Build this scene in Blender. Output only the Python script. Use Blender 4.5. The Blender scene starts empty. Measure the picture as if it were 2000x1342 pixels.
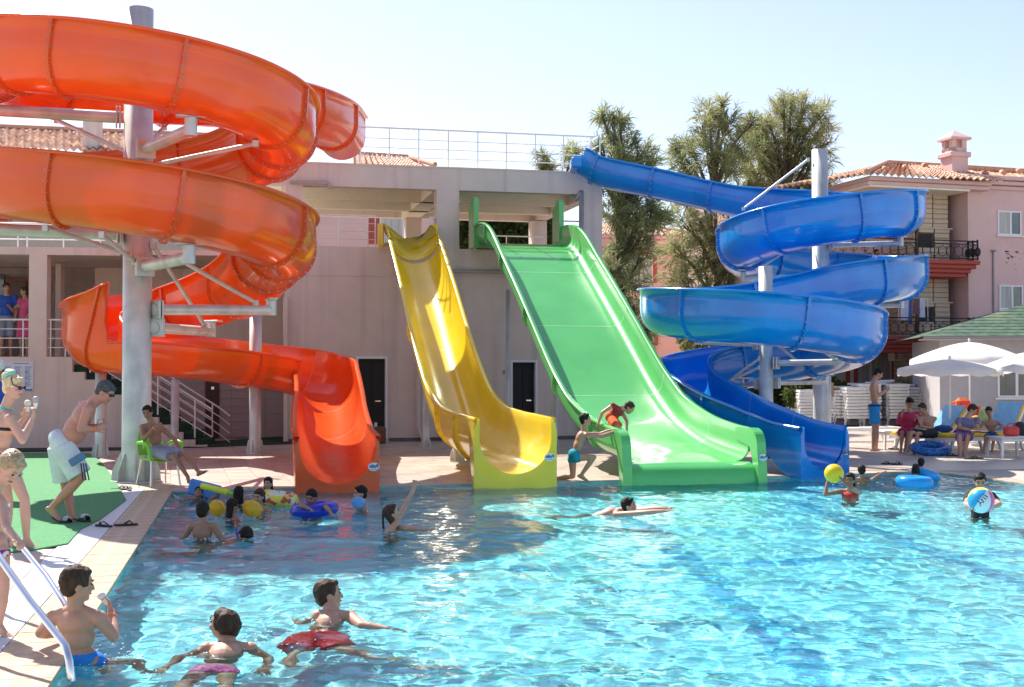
import bpy, bmesh, math, random
import numpy as np
from mathutils import Vector, Matrix, Quaternion, noise
random.seed(7); np.random.seed(7)
sc = bpy.context.scene
COL = sc.collection
# ---------------------------------------------------------------- camera
F = 2480.0; CX, CY = 1000.0, 671.0; CAMH = 1.72
PITCH = math.atan(54.0 / F)
cam = bpy.data.cameras.new('camera'); camo = bpy.data.objects.new('camera', cam); COL.objects.link(camo)
camo.location = (0, 0, CAMH); camo.rotation_euler = (math.radians(90) + PITCH, 0, 0)
cam.sensor_width = 36; cam.lens = F / 2000 * 36; cam.clip_end = 2000; cam.clip_start = .1
sc.camera = camo
# ---------------------------------------------------------------- light
SUN_DIR = Vector((-0.54, 0.72, 1.0)).normalized()      # towards the sun: behind the slides, from the left
el = math.asin(SUN_DIR.z); az = math.atan2(SUN_DIR.x, SUN_DIR.y)
w = bpy.data.worlds.new('World'); sc.world = w; w.use_nodes = True
nt = w.node_tree; nt.nodes.clear()
sky = nt.nodes.new('ShaderNodeTexSky'); sky.sky_type = 'NISHITA'; sky.sun_disc = False
sky.sun_elevation = el; sky.sun_rotation = az; sky.altitude = 0; sky.air_density = 1.0; sky.dust_density = 0.6; sky.ozone_density = 2.4
bg = nt.nodes.new('ShaderNodeBackground'); bg.inputs[1].default_value = 0.086
wo = nt.nodes.new('ShaderNodeOutputWorld')
hs_n = nt.nodes.new('ShaderNodeHueSaturation'); hs_n.inputs['Saturation'].default_value = .82; mx_n = nt.nodes.new('ShaderNodeMixRGB'); mx_n.blend_type = 'MULTIPLY'; mx_n.inputs[0].default_value = 1; mx_n.inputs[2].default_value = (1.0, .945, .99, 1)
nt.links.new(sky.outputs[0], hs_n.inputs['Color']); nt.links.new(hs_n.outputs[0], mx_n.inputs[1]); nt.links.new(mx_n.outputs[0], bg.inputs[0]); nt.links.new(bg.outputs[0], wo.inputs[0])
sd = bpy.data.lights.new('sun', 'SUN'); sd.energy = 3.7; sd.angle = math.radians(.5); sd.color = (1, .95, .86)
sd.cycles.is_caustics_light = True
so = bpy.data.objects.new('sun', sd); COL.objects.link(so)
so.rotation_euler = (-SUN_DIR).to_track_quat('-Z', 'Y').to_euler(); so.location = (-20, 30, 40)
sc.view_settings.view_transform = 'Standard'; sc.view_settings.look = 'None'
sc.view_settings.gamma = 1; sc.view_settings.use_curve_mapping = False; sc.view_settings.exposure = 1.32
sc.render.engine = 'CYCLES'
cy = sc.cycles
cy.use_denoising = True; cy.max_bounces = 8; cy.transparent_max_bounces = 12; cy.sample_clamp_indirect = 6
cy.caustics_reflective = False; cy.caustics_refractive = True
try: cy.denoiser = 'OPENIMAGEDENOISE'
except Exception: pass

# ---------------------------------------------------------------- projection helpers
_cp, _sp = math.cos(PITCH), math.sin(PITCH)
def ray(px, py):
    x = (px - CX) / F; y = (CY - py) / F
    return Vector((x, _cp - y * _sp, _sp + y * _cp))
def P(px, py, Y):                     # the point at distance Y that shows at (px, py) of the 2000 px photograph
    r = ray(px, py); t = Y / r.y
    return Vector((r.x * t, Y, CAMH + r.z * t))
def G(px, py, z=0.0):                 # the point of the level z that shows at (px, py)
    r = ray(px, py); t = (z - CAMH) / r.z
    return Vector((r.x * t, r.y * t, z))
def proj(p):
    d = Vector(p) - Vector((0, 0, CAMH)); f = d.y * _cp + d.z * _sp; u = -d.y * _sp + d.z * _cp
    return (CX + F * d.x / f, CY - F * u / f)
# ---------------------------------------------------------------- object helpers
def tag(o, label=None, cat=None, group=None, kind=None):
    if label: o['label'] = label
    if cat: o['category'] = cat
    if group: o['group'] = group
    if kind: o['kind'] = kind
    return o
def empty(name, loc=(0, 0, 0), rz=0, label=None, cat=None, group=None):
    o = bpy.data.objects.new(name, None); COL.objects.link(o); o.location = loc; o.rotation_euler = (0, 0, rz)
    o.empty_display_size = .2
    bpy.context.view_layer.update() if False else None
    return tag(o, label, cat, group)
def mat_of(o):
    m = Matrix.Translation(o.location) @ o.rotation_euler.to_matrix().to_4x4()
    return m
def link(name, me, mat=None, parent=None, world=True):
    """links a mesh as ONE object; coordinates are world ones, made local when there is a parent"""
    o = bpy.data.objects.new(name, me); COL.objects.link(o)
    if mat is not None:
        if isinstance(mat, (list, tuple)):
            for m in mat: me.materials.append(m)
        elif not me.materials: me.materials.append(mat)
    if parent is not None:
        o.parent = parent
        if world:
            M = world_matrix(parent)
            o.matrix_parent_inverse = M.inverted()
    return o
def world_matrix(o):
    M = Matrix.LocRotScale(o.location, o.rotation_euler, o.scale)
    if o.parent is not None: M = world_matrix(o.parent) @ o.matrix_parent_inverse @ M
    return M
def copy_tree(o, parent=None, label=None):
    c = o.copy(); COL.objects.link(c)
    if parent is not None: c.parent = parent
    if label: c['label'] = label
    for ch in list(o.children): copy_tree(ch, c)
    return c
class MB:
    """collects simple shapes into one mesh"""
    def __init__(s): s.v = []; s.f = []; s.mi = []; s.sm = []
    def add(s, vs, fs, smooth=False, mi=0):
        b = len(s.v); s.v += [tuple(v) for v in vs]
        for f in fs: s.f.append(tuple(b + i for i in f)); s.mi.append(mi); s.sm.append(smooth)
        return s
    def box(s, c, d, M=None, bev=0, mi=0):
        c = Vector(c); hx, hy, hz = d[0] / 2, d[1] / 2, d[2] / 2
        if bev <= 0:
            vs = [Vector((x * hx, y * hy, z * hz)) for x in (-1, 1) for y in (-1, 1) for z in (-1, 1)]
            fs = [(0, 1, 3, 2), (4, 6, 7, 5), (0, 4, 5, 1), (2, 3, 7, 6), (0, 2, 6, 4), (1, 5, 7, 3)]
        else:
            bev = min(bev, hx * .9, hy * .9, hz * .9)
            vs = []; idx = {}
            for x in (-1, 1):
                for y in (-1, 1):
                    for z in (-1, 1):
                        for k in range(3):
                            q = [x * hx, y * hy, z * hz]; 
                            for j in range(3):
                                if j != k: q[j] -= (x, y, z)[j] * bev
                            idx[(x, y, z, k)] = len(vs); vs.append(Vector(q))
            fs = []
            for k in range(3):
                a, b_ = [j for j in range(3) if j != k]
                for s_ in (-1, 1):
                    q = []
                    for (i, j) in ((-1, -1), (1, -1), (1, 1), (-1, 1)):
                        t = [0, 0, 0]; t[k] = s_; t[a] = i; t[b_] = j; q.append(idx[(t[0], t[1], t[2], k)])
                    fs.append(tuple(q))
            for k in range(3):      # edges running along axis k
                a, b_ = [j for j in range(3) if j != k]
                for i in (-1, 1):
                    for j in (-1, 1):
                        t0 = [0, 0, 0]; t0[k] = -1; t0[a] = i; t0[b_] = j; t1 = list(t0); t1[k] = 1
                        fs.append((idx[(*t0, a)], idx[(*t1, a)], idx[(*t1, b_)], idx[(*t0, b_)]))
            for x in (-1, 1):
                for y in (-1, 1):
                    for z in (-1, 1): fs.append(tuple(idx[(x, y, z, k)] for k in range(3)))
        if M is not None: vs = [M @ v for v in vs]
        return s.add([v + c for v in vs], fs, False, mi)
    def bar(s, p, q, wd, ht=None, up=(0, 0, 1), mi=0, bev=0):
        p = Vector(p); q = Vector(q); d = q - p; L = d.length
        if L < 1e-6: return s
        d.normalize(); u = Vector(up)
        if abs(d.dot(u)) > .98: u = Vector((1, 0, 0))
        sd_ = d.cross(u).normalized(); u = sd_.cross(d)
        M = Matrix((d, sd_, u)).transposed()
        return s.box((p + q) / 2, (L, wd, ht or wd), M, bev, mi)
    def tube(s, pts, r, n=10, cap=True, mi=0, smooth=True):
        pts = [Vector(p) for p in pts]; N = len(pts)
        rs = r if isinstance(r, (list, tuple)) else [r] * N
        ring = []; vs = []
        t0 = (pts[1] - pts[0]).normalized(); a = Vector((0, 0, 1)) if abs(t0.z) < .9 else Vector((1, 0, 0))
        x = t0.cross(a).normalized()
        for i in range(N):
            t = (pts[min(i + 1, N - 1)] - pts[max(i - 1, 0)]).normalized()
            x = (x - t * x.dot(t)).normalized(); y = t.cross(x)
            for k in range(n):
                an = 2 * math.pi * k / n; vs.append(pts[i] + (x * math.cos(an) + y * math.sin(an)) * rs[i])
        fs = [(i * n + k, i * n + (k + 1) % n, (i + 1) * n + (k + 1) % n, (i + 1) * n + k) for i in range(N - 1) for k in range(n)]
        s.add(vs, fs, smooth, mi)
        if cap:
            s.add(vs[:n], [tuple(range(n))[::-1]], False, mi); s.add(vs[-n:], [tuple(range(n))], False, mi)
        return s
    def cyl(s, p, q, r, n=16, r2=None, mi=0, cap=True): return s.tube([p, q], [r, r2 if r2 is not None else r], n, cap, mi)
    def lathe(s, c, prof, n=24, mi=0, M=None, smooth=True):
        c = Vector(c); vs = []
        for (r, z) in prof:
            for k in range(n):
                an = 2 * math.pi * k / n; v = Vector((r * math.cos(an), r * math.sin(an), z)); vs.append(c + (M @ v if M else v))
        m = len(prof); fs = [(i * n + k, i * n + (k + 1) % n, (i + 1) * n + (k + 1) % n, (i + 1) * n + k) for i in range(m - 1) for k in range(n)]
        return s.add(vs, fs, smooth, mi)
    def ell(s, c, rad, M=None, n=16, m=10, mi=0):
        c = Vector(c); vs = []; fs = []
        for i in range(m + 1):
            th = math.pi * i / m
            for k in range(n):
                an = 2 * math.pi * k / n
                v = Vector((rad[0] * math.sin(th) * math.cos(an), rad[1] * math.sin(th) * math.sin(an), rad[2] * math.cos(th)))
                vs.append(c + (M @ v if M else v))
        fs = [(i * n + k, (i + 1) * n + k, (i + 1) * n + (k + 1) % n, i * n + (k + 1) % n) for i in range(m) for k in range(n)]
        return s.add(vs, fs, True, mi)
    def torus(s, c, R, r, M=None, n=28, m=12, mi=0):
        c = Vector(c); vs = []
        for i in range(n):
            a = 2 * math.pi * i / n
            for k in range(m):
                b = 2 * math.pi * k / m
                v = Vector(((R + r * math.cos(b)) * math.cos(a), (R + r * math.cos(b)) * math.sin(a), r * math.sin(b)))
                vs.append(c + (M @ v if M else v))
        fs = [(i * m + k, ((i + 1) % n) * m + k, ((i + 1) % n) * m + (k + 1) % m, i * m + (k + 1) % m) for i in range(n) for k in range(m)]
        return s.add(vs, fs, True, mi)
    def prism(s, poly, z0, z1, mi=0):
        n = len(poly); vs = [(x, y, z0) for x, y in poly] + [(x, y, z1) for x, y in poly]
        fs = [tuple(range(n, 2 * n)), tuple(range(n))[::-1]] + [(i, (i + 1) % n, n + (i + 1) % n, n + i) for i in range(n)]
        return s.add(vs, fs, False, mi)
    def mesh(s, name):
        me = bpy.data.meshes.new(name); me.from_pydata(s.v, [], s.f); me.update()
        if s.f:
            me.polygons.foreach_set('use_smooth', s.sm); me.polygons.foreach_set('material_index', s.mi)
        return me
    def build(s, name, mat=None, parent=None, world=True):
        return link(name, s.mesh(name), mat, parent, world)
def rotz(a): return Matrix.Rotation(a, 3, 'Z')
# ---------------------------------------------------------------- materials
MATS = {}
def material(name, col, rough=.6, metal=0, noise_amt=.12, noise_scale=6, bump=0, bump_scale=60, coat=0, spec=.5, col2=None, trans=0, sss=0, stretch=None, emit=None, dirt=None):
    if name in MATS: return MATS[name]
    m = bpy.data.materials.new(name); m.use_nodes = True; n = m.node_tree; b = n.nodes['Principled BSDF']; out = n.nodes['Material Output']
    b.inputs['Roughness'].default_value = rough; b.inputs['Metallic'].default_value = metal
    b.inputs['Specular IOR Level'].default_value = spec
    if coat: b.inputs['Coat Weight'].default_value = coat; b.inputs['Coat Roughness'].default_value = .06
    if sss: b.inputs['Subsurface Weight'].default_value = sss; b.inputs['Subsurface Radius'].default_value = (.02, .008, .004); b.inputs['Subsurface Scale'].default_value = 1
    tc = n.nodes.new('ShaderNodeTexCoord'); mp = n.nodes.new('ShaderNodeMapping'); n.links.new(tc.outputs['Object'], mp.inputs[0])
    if stretch: mp.inputs['Scale'].default_value = stretch
    nz = n.nodes.new('ShaderNodeTexNoise'); nz.inputs['Scale'].default_value = noise_scale; nz.inputs['Detail'].default_value = 5
    n.links.new(mp.outputs[0], nz.inputs[0])
    cr = n.nodes.new('ShaderNodeValToRGB'); n.links.new(nz.outputs[0], cr.inputs[0])
    c1 = Vector(col); c2 = Vector(col2) if col2 else c1
    cr.color_ramp.elements[0].position = .3; cr.color_ramp.elements[1].position = .7
    cr.color_ramp.elements[0].color = (*(c1 * (1 - noise_amt)), 1); cr.color_ramp.elements[1].color = (*[min(1, x) for x in (c2 * (1 + noise_amt))], 1)
    src = cr.outputs[0]
    if dirt:
        nz2 = n.nodes.new('ShaderNodeTexNoise'); nz2.inputs['Scale'].default_value = dirt[1]; nz2.inputs['Detail'].default_value = 8
        mp2 = n.nodes.new('ShaderNodeMapping'); n.links.new(tc.outputs['Object'], mp2.inputs[0]); mp2.inputs['Scale'].default_value = dirt[3] if len(dirt) > 3 else (1, 1, 1)
        n.links.new(mp2.outputs[0], nz2.inputs[0])
        r2 = n.nodes.new('ShaderNodeValToRGB'); n.links.new(nz2.outputs[0], r2.inputs[0]); r2.color_ramp.elements[0].position = .52; r2.color_ramp.elements[1].position = .75
        r2.color_ramp.elements[0].color = (0, 0, 0, 1); r2.color_ramp.elements[1].color = (dirt[2],) * 3 + (1,)
        mx = n.nodes.new('ShaderNodeMixRGB'); n.links.new(r2.outputs[0], mx.inputs[0]); n.links.new(src, mx.inputs[1]); mx.inputs[2].default_value = (*dirt[0], 1)
        src = mx.outputs[0]
    n.links.new(src, b.inputs['Base Color'])
    if bump:
        bz = n.nodes.new('ShaderNodeTexNoise'); bz.inputs['Scale'].default_value = bump_scale; bz.inputs['Detail'].default_value = 3; n.links.new(mp.outputs[0], bz.inputs[0])
        bp = n.nodes.new('ShaderNodeBump'); bp.inputs['Strength'].default_value = 1; bp.inputs['Distance'].default_value = bump; n.links.new(bz.outputs[0], bp.inputs['Height']); n.links.new(bp.outputs[0], b.inputs['Normal'])
    if trans:
        tr = n.nodes.new('ShaderNodeBsdfTranslucent'); n.links.new(src, tr.inputs[0]); ms = n.nodes.new('ShaderNodeMixShader'); ms.inputs[0].default_value = trans
        n.links.new(b.outputs[0], ms.inputs[1]); n.links.new(tr.outputs[0], ms.inputs[2]); n.links.new(ms.outputs[0], out.inputs[0])
    if emit: b.inputs['Emission Color'].default_value = (*emit[0], 1); b.inputs['Emission Strength'].default_value = emit[1]
    MATS[name] = m
    return m
M_ORANGE = material('orange_fibreglass', (.90, .12, .016), .2, coat=.4, noise_amt=.06, noise_scale=1.3, trans=.20, col2=(.88, .135, .02), dirt=((.80, .24, .13), 2.2, .22, (1, 1, .35)))
M_YELLOW = material('yellow_fibreglass', (.95, .72, .02), .22, coat=.6, noise_amt=.06, noise_scale=1.5, trans=.18)
M_GREEN = material('green_fibreglass', (.12, .56, .15), .26, coat=.5, noise_amt=.08, noise_scale=1.2, trans=.15)
M_GREEN2 = material('green_bed', (.10, .50, .13), .3, coat=.4, noise_amt=.06, noise_scale=1.2, trans=.1)
M_BLUE = material('blue_fibreglass', (.003, .23, .72), .2, coat=.6, noise_amt=.10, noise_scale=1.2, trans=.15, col2=(.006, .28, .76), dirt=((.08, .38, .75), 2.0, .25, (1, 1, .4)))
M_GALV = material('galvanised_steel', (.62, .62, .60), .45, .3, noise_amt=.16, noise_scale=3, bump=.001, dirt=((.22, .22, .22), 2.5, .5, (1, 1, .3)))
M_STEEL = material('polished_steel', (.75, .75, .75), .12, 1, noise_amt=.03)
M_RAIL = material('white_painted_rail', (.78, .78, .76), .35, 0, noise_amt=.05)
M_BOLT = material('bolt_steel', (.55, .5, .5), .35, .8)
# ---------------------------------------------------------------- pool, deck
TH = math.radians(13.0)                                  # the tower and the slides are turned by this angle
POOL = [(-1.3, 1.0), (-4.90, 18.35), (.72, 19.84), (5.9, 21.35), (6.45, 21.75), (6.95, 21.85), (7.35, 21.4), (7.6, 20.6), (7.9, 19.4), (8.6, 16.5), (11.0, 6.0), (12.0, 1.0)]
WATER_Z = -.035; DEPTH = .85
def in_poly(x, y, poly):
    c = False; j = len(poly) - 1
    for i in range(len(poly)):
        xi, yi = poly[i]; xj, yj = poly[j]
        if (yi > y) != (yj > y) and x < (xj - xi) * (y - yi) / (yj - yi) + xi: c = not c
        j = i
    return c
def offset_poly(poly, d):                                # grows a clockwise-or-not polygon outward by d
    n = len(poly); area = sum(poly[i][0] * poly[(i + 1) % n][1] - poly[(i + 1) % n][0] * poly[i][1] for i in range(n)); s = 1 if area > 0 else -1
    out = []
    for i in range(n):
        p0 = Vector(poly[i - 1]); p1 = Vector(poly[i]); p2 = Vector(poly[(i + 1) % n])
        a = (p1 - p0).normalized(); b = (p2 - p1).normalized()
        na = Vector((a.y, -a.x)) * s; nb = Vector((b.y, -b.x)) * s
        m = (na + nb); m.normalize(); k = d / max(.5, m.dot(na)); out.append(tuple(p1 + m * k))
    return out
# ground: one big sheet with the pool cut out (a ring of quads between the pool and the far rim)
M_GROUND = material('pale_concrete_ground', (.42, .36, .31), .8, noise_amt=.1, noise_scale=.6, bump=.002)
hole = offset_poly(POOL, .02)
def ring_mesh(inner, outer_r, z, cx=2, cy=12):
    vs = [(x, y, z) for x, y in inner]; n = len(inner); 
    for x, y in inner:
        d = Vector((x - cx, y - cy)).normalized() * outer_r; vs.append((cx + d.x, cy + d.y, z))
    fs = [(i, (i + 1) % n, n + (i + 1) % n, n + i) for i in range(n)]
    return vs, fs
def densify(poly, step=.5):
    out = []
    for i in range(len(poly)):
        a = Vector(poly[i]); b = Vector(poly[(i + 1) % len(poly)]); k = max(1, int((b - a).length / step))
        for j in range(k): out.append(tuple(a.lerp(b, j / k)))
    return out
vs, fs = ring_mesh(densify(hole), 900, -.012)
tag(MB().add(vs, fs).build('ground', M_GROUND), kind='structure')
# basin
def water_line_mat(name, base, line, strength=1.0):
    m = bpy.data.materials.new(name); m.use_nodes = True; n = m.node_tree; b = n.nodes['Principled BSDF']; b.inputs['Roughness'].default_value = .35
    return m
M_BASIN = bpy.data.materials.new('pool_mosaic'); M_BASIN.use_nodes = True
n_ = M_BASIN.node_tree; b_ = n_.nodes['Principled BSDF']; b_.inputs['Roughness'].default_value = .4
tc = n_.nodes.new('ShaderNodeTexCoord'); bk = n_.nodes.new('ShaderNodeTexBrick'); bk.offset = 0; bk.inputs['Scale'].default_value = 1
bk.inputs['Brick Width'].default_value = .05; bk.inputs['Row Height'].default_value = .05; bk.inputs['Mortar Size'].default_value = .003
bk.inputs['Color1'].default_value = (.30, .88, .98, 1); bk.inputs['Color2'].default_value = (.36, .92, .99, 1); bk.inputs['Mortar'].default_value = (.62, .9, .95, 1)
n_.links.new(tc.outputs['Object'], bk.inputs[0]); n_.links.new(bk.outputs[0], b_.inputs['Base Color'])
M_LINE = material('dark_blue_mosaic', (.14, .52, .74), .4, noise_amt=.15, noise_scale=30)
vs = [(x, y, -DEPTH) for x, y in hole]
tag(MB().add(vs, [tuple(range(len(vs)))]).build('pool_floor', M_BASIN), kind='structure')
hn = len(hole); vs = [(x, y, -DEPTH) for x, y in hole] + [(x, y, -.012) for x, y in hole]
tag(MB().add(vs, [(i, (i + 1) % hn, hn + (i + 1) % hn, hn + i) for i in range(hn)]).build('pool_wall', M_BASIN), kind='structure')
mb = MB(); z = -DEPTH + .004
def strip(mb, a, b, wd, z):
    a = Vector(a); b = Vector(b); d = (b - a).normalized(); s = Vector((d.y, -d.x)) * wd / 2
    mb.add([(*(a - s), z), (*(a + s), z), (*(b + s), z), (*(b - s), z)], [(0, 1, 2, 3)])
strip(mb, (2.2, 3.), (1.55, 17.5), .28, z); strip(mb, (5.2, 4), (4.0, 17.9), .28, z); strip(mb, (-1.5, 12.0), (8.5, 13.6), .24, z + .004)
tag(mb.build('pool_lane_marking', M_LINE), kind='structure')

# water surface
def wave(x, y):
    h = np.zeros_like(x)
    rs = np.random.RandomState(3)
    for lam0, amp, n in ((1.7, .0042, 9), (.75, .0019, 14), (.36, .0013, 18), (.19, .0009, 20)):
        for _ in range(n):
            a = rs.uniform(0, 2 * math.pi); lam = lam0 * rs.uniform(.7, 1.4); k = 2 * math.pi / lam
            kx, ky = math.cos(a) * k, math.sin(a) * k
            ph = rs.uniform(0, 6.28)
            m = .75 + .5 * np.sin(x * rs.uniform(-.6, .6) + y * rs.uniform(-.6, .6) + rs.uniform(0, 6))
            h += amp * m * np.sin(kx * x + ky * y + ph + .8 * np.sin(.9 * kx * .4 * x - .7 * ky * .4 * y + ph))
    return h
ys = [1.2]
while ys[-1] < 22.2: ys.append(ys[-1] + max(.028, min(.075, ys[-1] * .0042)))
xs = np.arange(-5.2, 12.2, .042)
X, Y = np.meshgrid(xs, np.array(ys)); Z = wave(X, Y)
RIPPLES = []                                            # (x, y, strength, radius) rings around swimmers
WATER_GRID = (X, Y, Z)
M_WATER = bpy.data.materials.new('pool_water'); M_WATER.use_nodes = True
n_ = M_WATER.node_tree; n_.nodes.clear(); o_ = n_.nodes.new('ShaderNodeOutputMaterial')
tcw = n_.nodes.new('ShaderNodeTexCoord'); nz = n_.nodes.new('ShaderNodeTexNoise'); nz.inputs['Scale'].default_value = 9; nz.inputs['Detail'].default_value = 3; nz.inputs['Distortion'].default_value = .6
n_.links.new(tcw.outputs['Object'], nz.inputs[0]); bp = n_.nodes.new('ShaderNodeBump'); bp.inputs['Distance'].default_value = .006; bp.inputs['Strength'].default_value = .7; n_.links.new(nz.outputs[0], bp.inputs['Height'])
fr = n_.nodes.new('ShaderNodeFresnel'); fr.inputs[0].default_value = 1.33; n_.links.new(bp.outputs[0], fr.inputs['Normal'])
gl = n_.nodes.new('ShaderNodeBsdfGlossy'); gl.inputs['Roughness'].default_value = .03; n_.links.new(bp.outputs[0], gl.inputs['Normal'])
rf = n_.nodes.new('ShaderNodeBsdfRefraction'); rf.inputs['IOR'].default_value = 1.33; rf.inputs['Roughness'].default_value = .0; rf.inputs[0].default_value = (.74, .98, 1, 1); n_.links.new(bp.outputs[0], rf.inputs['Normal'])
tp = n_.nodes.new('ShaderNodeBsdfTransparent'); tp.inputs[0].default_value = (.74, .98, 1, 1)
m1 = n_.nodes.new('ShaderNodeMixShader'); m1.inputs[0].default_value = 1.0; n_.links.new(tp.outputs[0], m1.inputs[1]); n_.links.new(rf.outputs[0], m1.inputs[2])
m2 = n_.nodes.new('ShaderNodeMixShader'); n_.links.new(fr.outputs[0], m2.inputs[0]); n_.links.new(m1.outputs[0], m2.inputs[1]); n_.links.new(gl.outputs[0], m2.inputs[2]); n_.links.new(m2.outputs[0], o_.inputs[0])
def build_water():
    X, Y, Z = WATER_GRID; Zr = Z.copy()
    for (rx, ry, st, rad) in RIPPLES:
        d = np.hypot(X - rx, Y - ry); Zr += st * np.exp(-d / rad) * np.sin(d * 2 * math.pi / .21 + rx * 3) * np.clip(d / .1, 0, 1)
    ny, nx = X.shape; co = np.stack([X, Y, Zr + WATER_Z], -1).reshape(-1, 3)
    pl = offset_poly(POOL, .015)
    px = np.array([p[0] for p in pl]); py = np.array([p[1] for p in pl])
    inside = np.zeros(X.shape, bool); j = len(pl) - 1
    for i in range(len(pl)):
        cond = ((py[i] > Y) != (py[j] > Y)); 
        with np.errstate(divide='ignore', invalid='ignore'):
            xi = (px[j] - px[i]) * (Y - py[i]) / (py[j] - py[i]) + px[i]
        inside ^= cond & (X < xi); j = i
    cell = inside[:-1, :-1] | inside[1:, :-1] | inside[:-1, 1:] | inside[1:, 1:]
    idx = np.arange(ny * nx).reshape(ny, nx)
    q = np.stack([idx[:-1, :-1], idx[:-1, 1:], idx[1:, 1:], idx[1:, :-1]], -1)[cell]
    used = np.unique(q); remap = -np.ones(ny * nx, int); remap[used] = np.arange(len(used)); q = remap[q]; co = co[used]
    # pull the stray outer vertices back under the coping
    me = bpy.data.meshes.new('water'); me.vertices.add(len(co)); me.vertices.foreach_set('co', co.ravel())
    me.loops.add(q.size); me.loops.foreach_set('vertex_index', q.ravel().astype(np.int32)); me.polygons.add(len(q))
    me.polygons.foreach_set('loop_start', np.arange(0, q.size, 4, dtype=np.int32)); me.polygons.foreach_set('use_smooth', np.ones(len(q), bool)); me.update(calc_edges=True)
    w_ = tag(link('water', me, M_WATER), kind='structure'); w_.cycles.is_caustics_caster = True

for o in bpy.data.objects:
    if o.name.startswith('pool_'): o.cycles.is_caustics_receiver = True
# ---------------------------------------------------------------- deck tiles
M_TILE = material('beige_stone_tile', (.50, .42, .35), .38, noise_amt=.10, noise_scale=2.2, col2=(.56, .47, .40), bump=.0006, bump_scale=25, dirt=((.30, .22, .16), 1.2, .45))
M_TILE2 = material('pinkish_stone_tile', (.46, .36, .31), .38, noise_amt=.10, noise_scale=2.2, bump=.0006, bump_scale=25)
M_COPE = material('sandy_travertine', (.48, .34, .22), .42, noise_amt=.18, noise_scale=3.5, col2=(.58, .44, .31), stretch=(1, 3, 1), dirt=((.34, .2, .12), 6, .4))
M_WHITE = material('white_anti_slip_tile', (.66, .68, .70), .5, noise_amt=.05, noise_scale=4)
M_WALL = material('mauve_render', (.68, .57, .51), .9, noise_amt=.05, noise_scale=2, bump=.0015, bump_scale=90, dirt=((.40, .34, .32), 1.5, .5, (2.4, 2.4, .10)))
M_WALLD = material('grey_skirting', (.12, .13, .13), .8)
M_CREAM = material('cream_ceiling_paint', (.85, .78, .62), .8, noise_amt=.03)
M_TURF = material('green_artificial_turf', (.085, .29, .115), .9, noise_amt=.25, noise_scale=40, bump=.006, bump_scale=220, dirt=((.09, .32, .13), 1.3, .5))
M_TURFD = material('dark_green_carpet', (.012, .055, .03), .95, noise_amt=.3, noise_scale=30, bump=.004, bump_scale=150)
M_PINK = material('pink_render', (.72, .49, .45), .9, noise_amt=.05, noise_scale=1.5, bump=.001)
M_PINK2 = material('salmon_render', (.73, .48, .42), .9, noise_amt=.05, noise_scale=1.5)
M_RED = material('brick_red_trim', (.42, .07, .05), .7, noise_amt=.06)
M_TERRA = material('terracotta_tile', (.50, .26, .17), .8, noise_amt=.35, noise_scale=1.6, col2=(.62, .36, .24), dirt=((.16, .10, .08), 2.4, .55))
M_UPVC = material('white_window_frame', (.78, .78, .78), .3, noise_amt=.02)
M_GLASS = material('window_glass', (.10, .12, .12), .05, noise_amt=.3, noise_scale=2, spec=.9)
M_CURTAIN = material('pale_curtain', (.50, .50, .46), .9, noise_amt=.2, noise_scale=14, stretch=(1, 1, .05))
M_DARK = material('dark_doorway', (.012, .011, .011), .6)
M_STONEBR = material('sandstone_brick', (.60, .50, .36), .8, noise_amt=.1, noise_scale=6)
M_MORTAR = material('dark_mortar', (.22, .16, .10), .9)
M_IRON = material('black_wrought_iron', (.015, .014, .016), .5, .3)
M_WPLAST = material('white_plastic', (.74, .74, .72), .4, noise_amt=.05, noise_scale=5)
M_WOOD = material('brown_wood', (.16, .06, .03), .5, noise_amt=.2, noise_scale=5)
deck = tag(MB().add([(-40, -8, -.010), (-1.4, -8, -.010), (-1.4, -7.9, -.010)], [(0, 1, 2)]).build('deck_bedding', M_GROUND), kind='structure')
EU = Vector((.9659, .2588)); EV = Vector((-.2588, .9659))           # the far pool edge runs along EU
def tile_mesh(name, w_, h_, t=.022, g=.006):
    mb = MB(); mb.box((0, 0, -t / 2), (w_ - g, h_ - g, t), bev=.002); return mb.mesh(name)
L0 = Vector((-4.90, 18.35)); LD = (Vector((-1.3, 1.0)) - L0).normalized(); LN = Vector((-LD.y, LD.x)); LN = LN if LN.x < 0 else -LN   # along / out from the left edge
def tile_strip(parent, me, origin, du, dv, us, vs_, mat, z, jitter=.0015, name='tile', skip=None, rnd=None):
    n = 0
    for u in us:
        for v in vs_:
            c = origin + du * u + dv * v
            if skip and skip(c): continue
            o = bpy.data.objects.new(name, me); COL.objects.link(o); o.parent = parent
            o.location = (c.x, c.y, z + random.uniform(-jitter, jitter)); o.rotation_euler = (random.uniform(-.001, .001), random.uniform(-.001, .001), math.atan2(du.y, du.x)); n += 1
    return n
def tag_m(me, mat): me.materials.append(mat); return me
cope = tag(MB().add([(L0.x, L0.y, -.03), (L0.x + LN.x * .1, L0.y + LN.y * .1, -.03), (-1.4, 1.0, -.03)], [(0, 1, 2)]).build('pool_coping', M_COPE), kind='structure')
me_c = tag_m(tile_mesh('coping_stone', .33, .42, .03, .008), M_COPE)
tile_strip(cope, me_c, L0, LD, LN, np.arange(-.3, 16.5, .33), [.20], M_COPE, 0, name='coping_stone')
PE = [Vector(p) for p in POOL[1:9]]
for a, b in zip(PE[:-1], PE[1:]):
    d = (b - a); L = d.length; d.normalize(); nn = Vector((-d.y, d.x)); n_t = max(1, round(L / .36)); me = tag_m(tile_mesh('coping_stone', L / n_t, .36, .03, .008), M_COPE if a.x > 5.5 else M_TILE)
    tile_strip(cope, me, a, d, nn, [(i + .5) * L / n_t for i in range(n_t)], [.17], None, .002, name='coping_stone')
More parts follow.
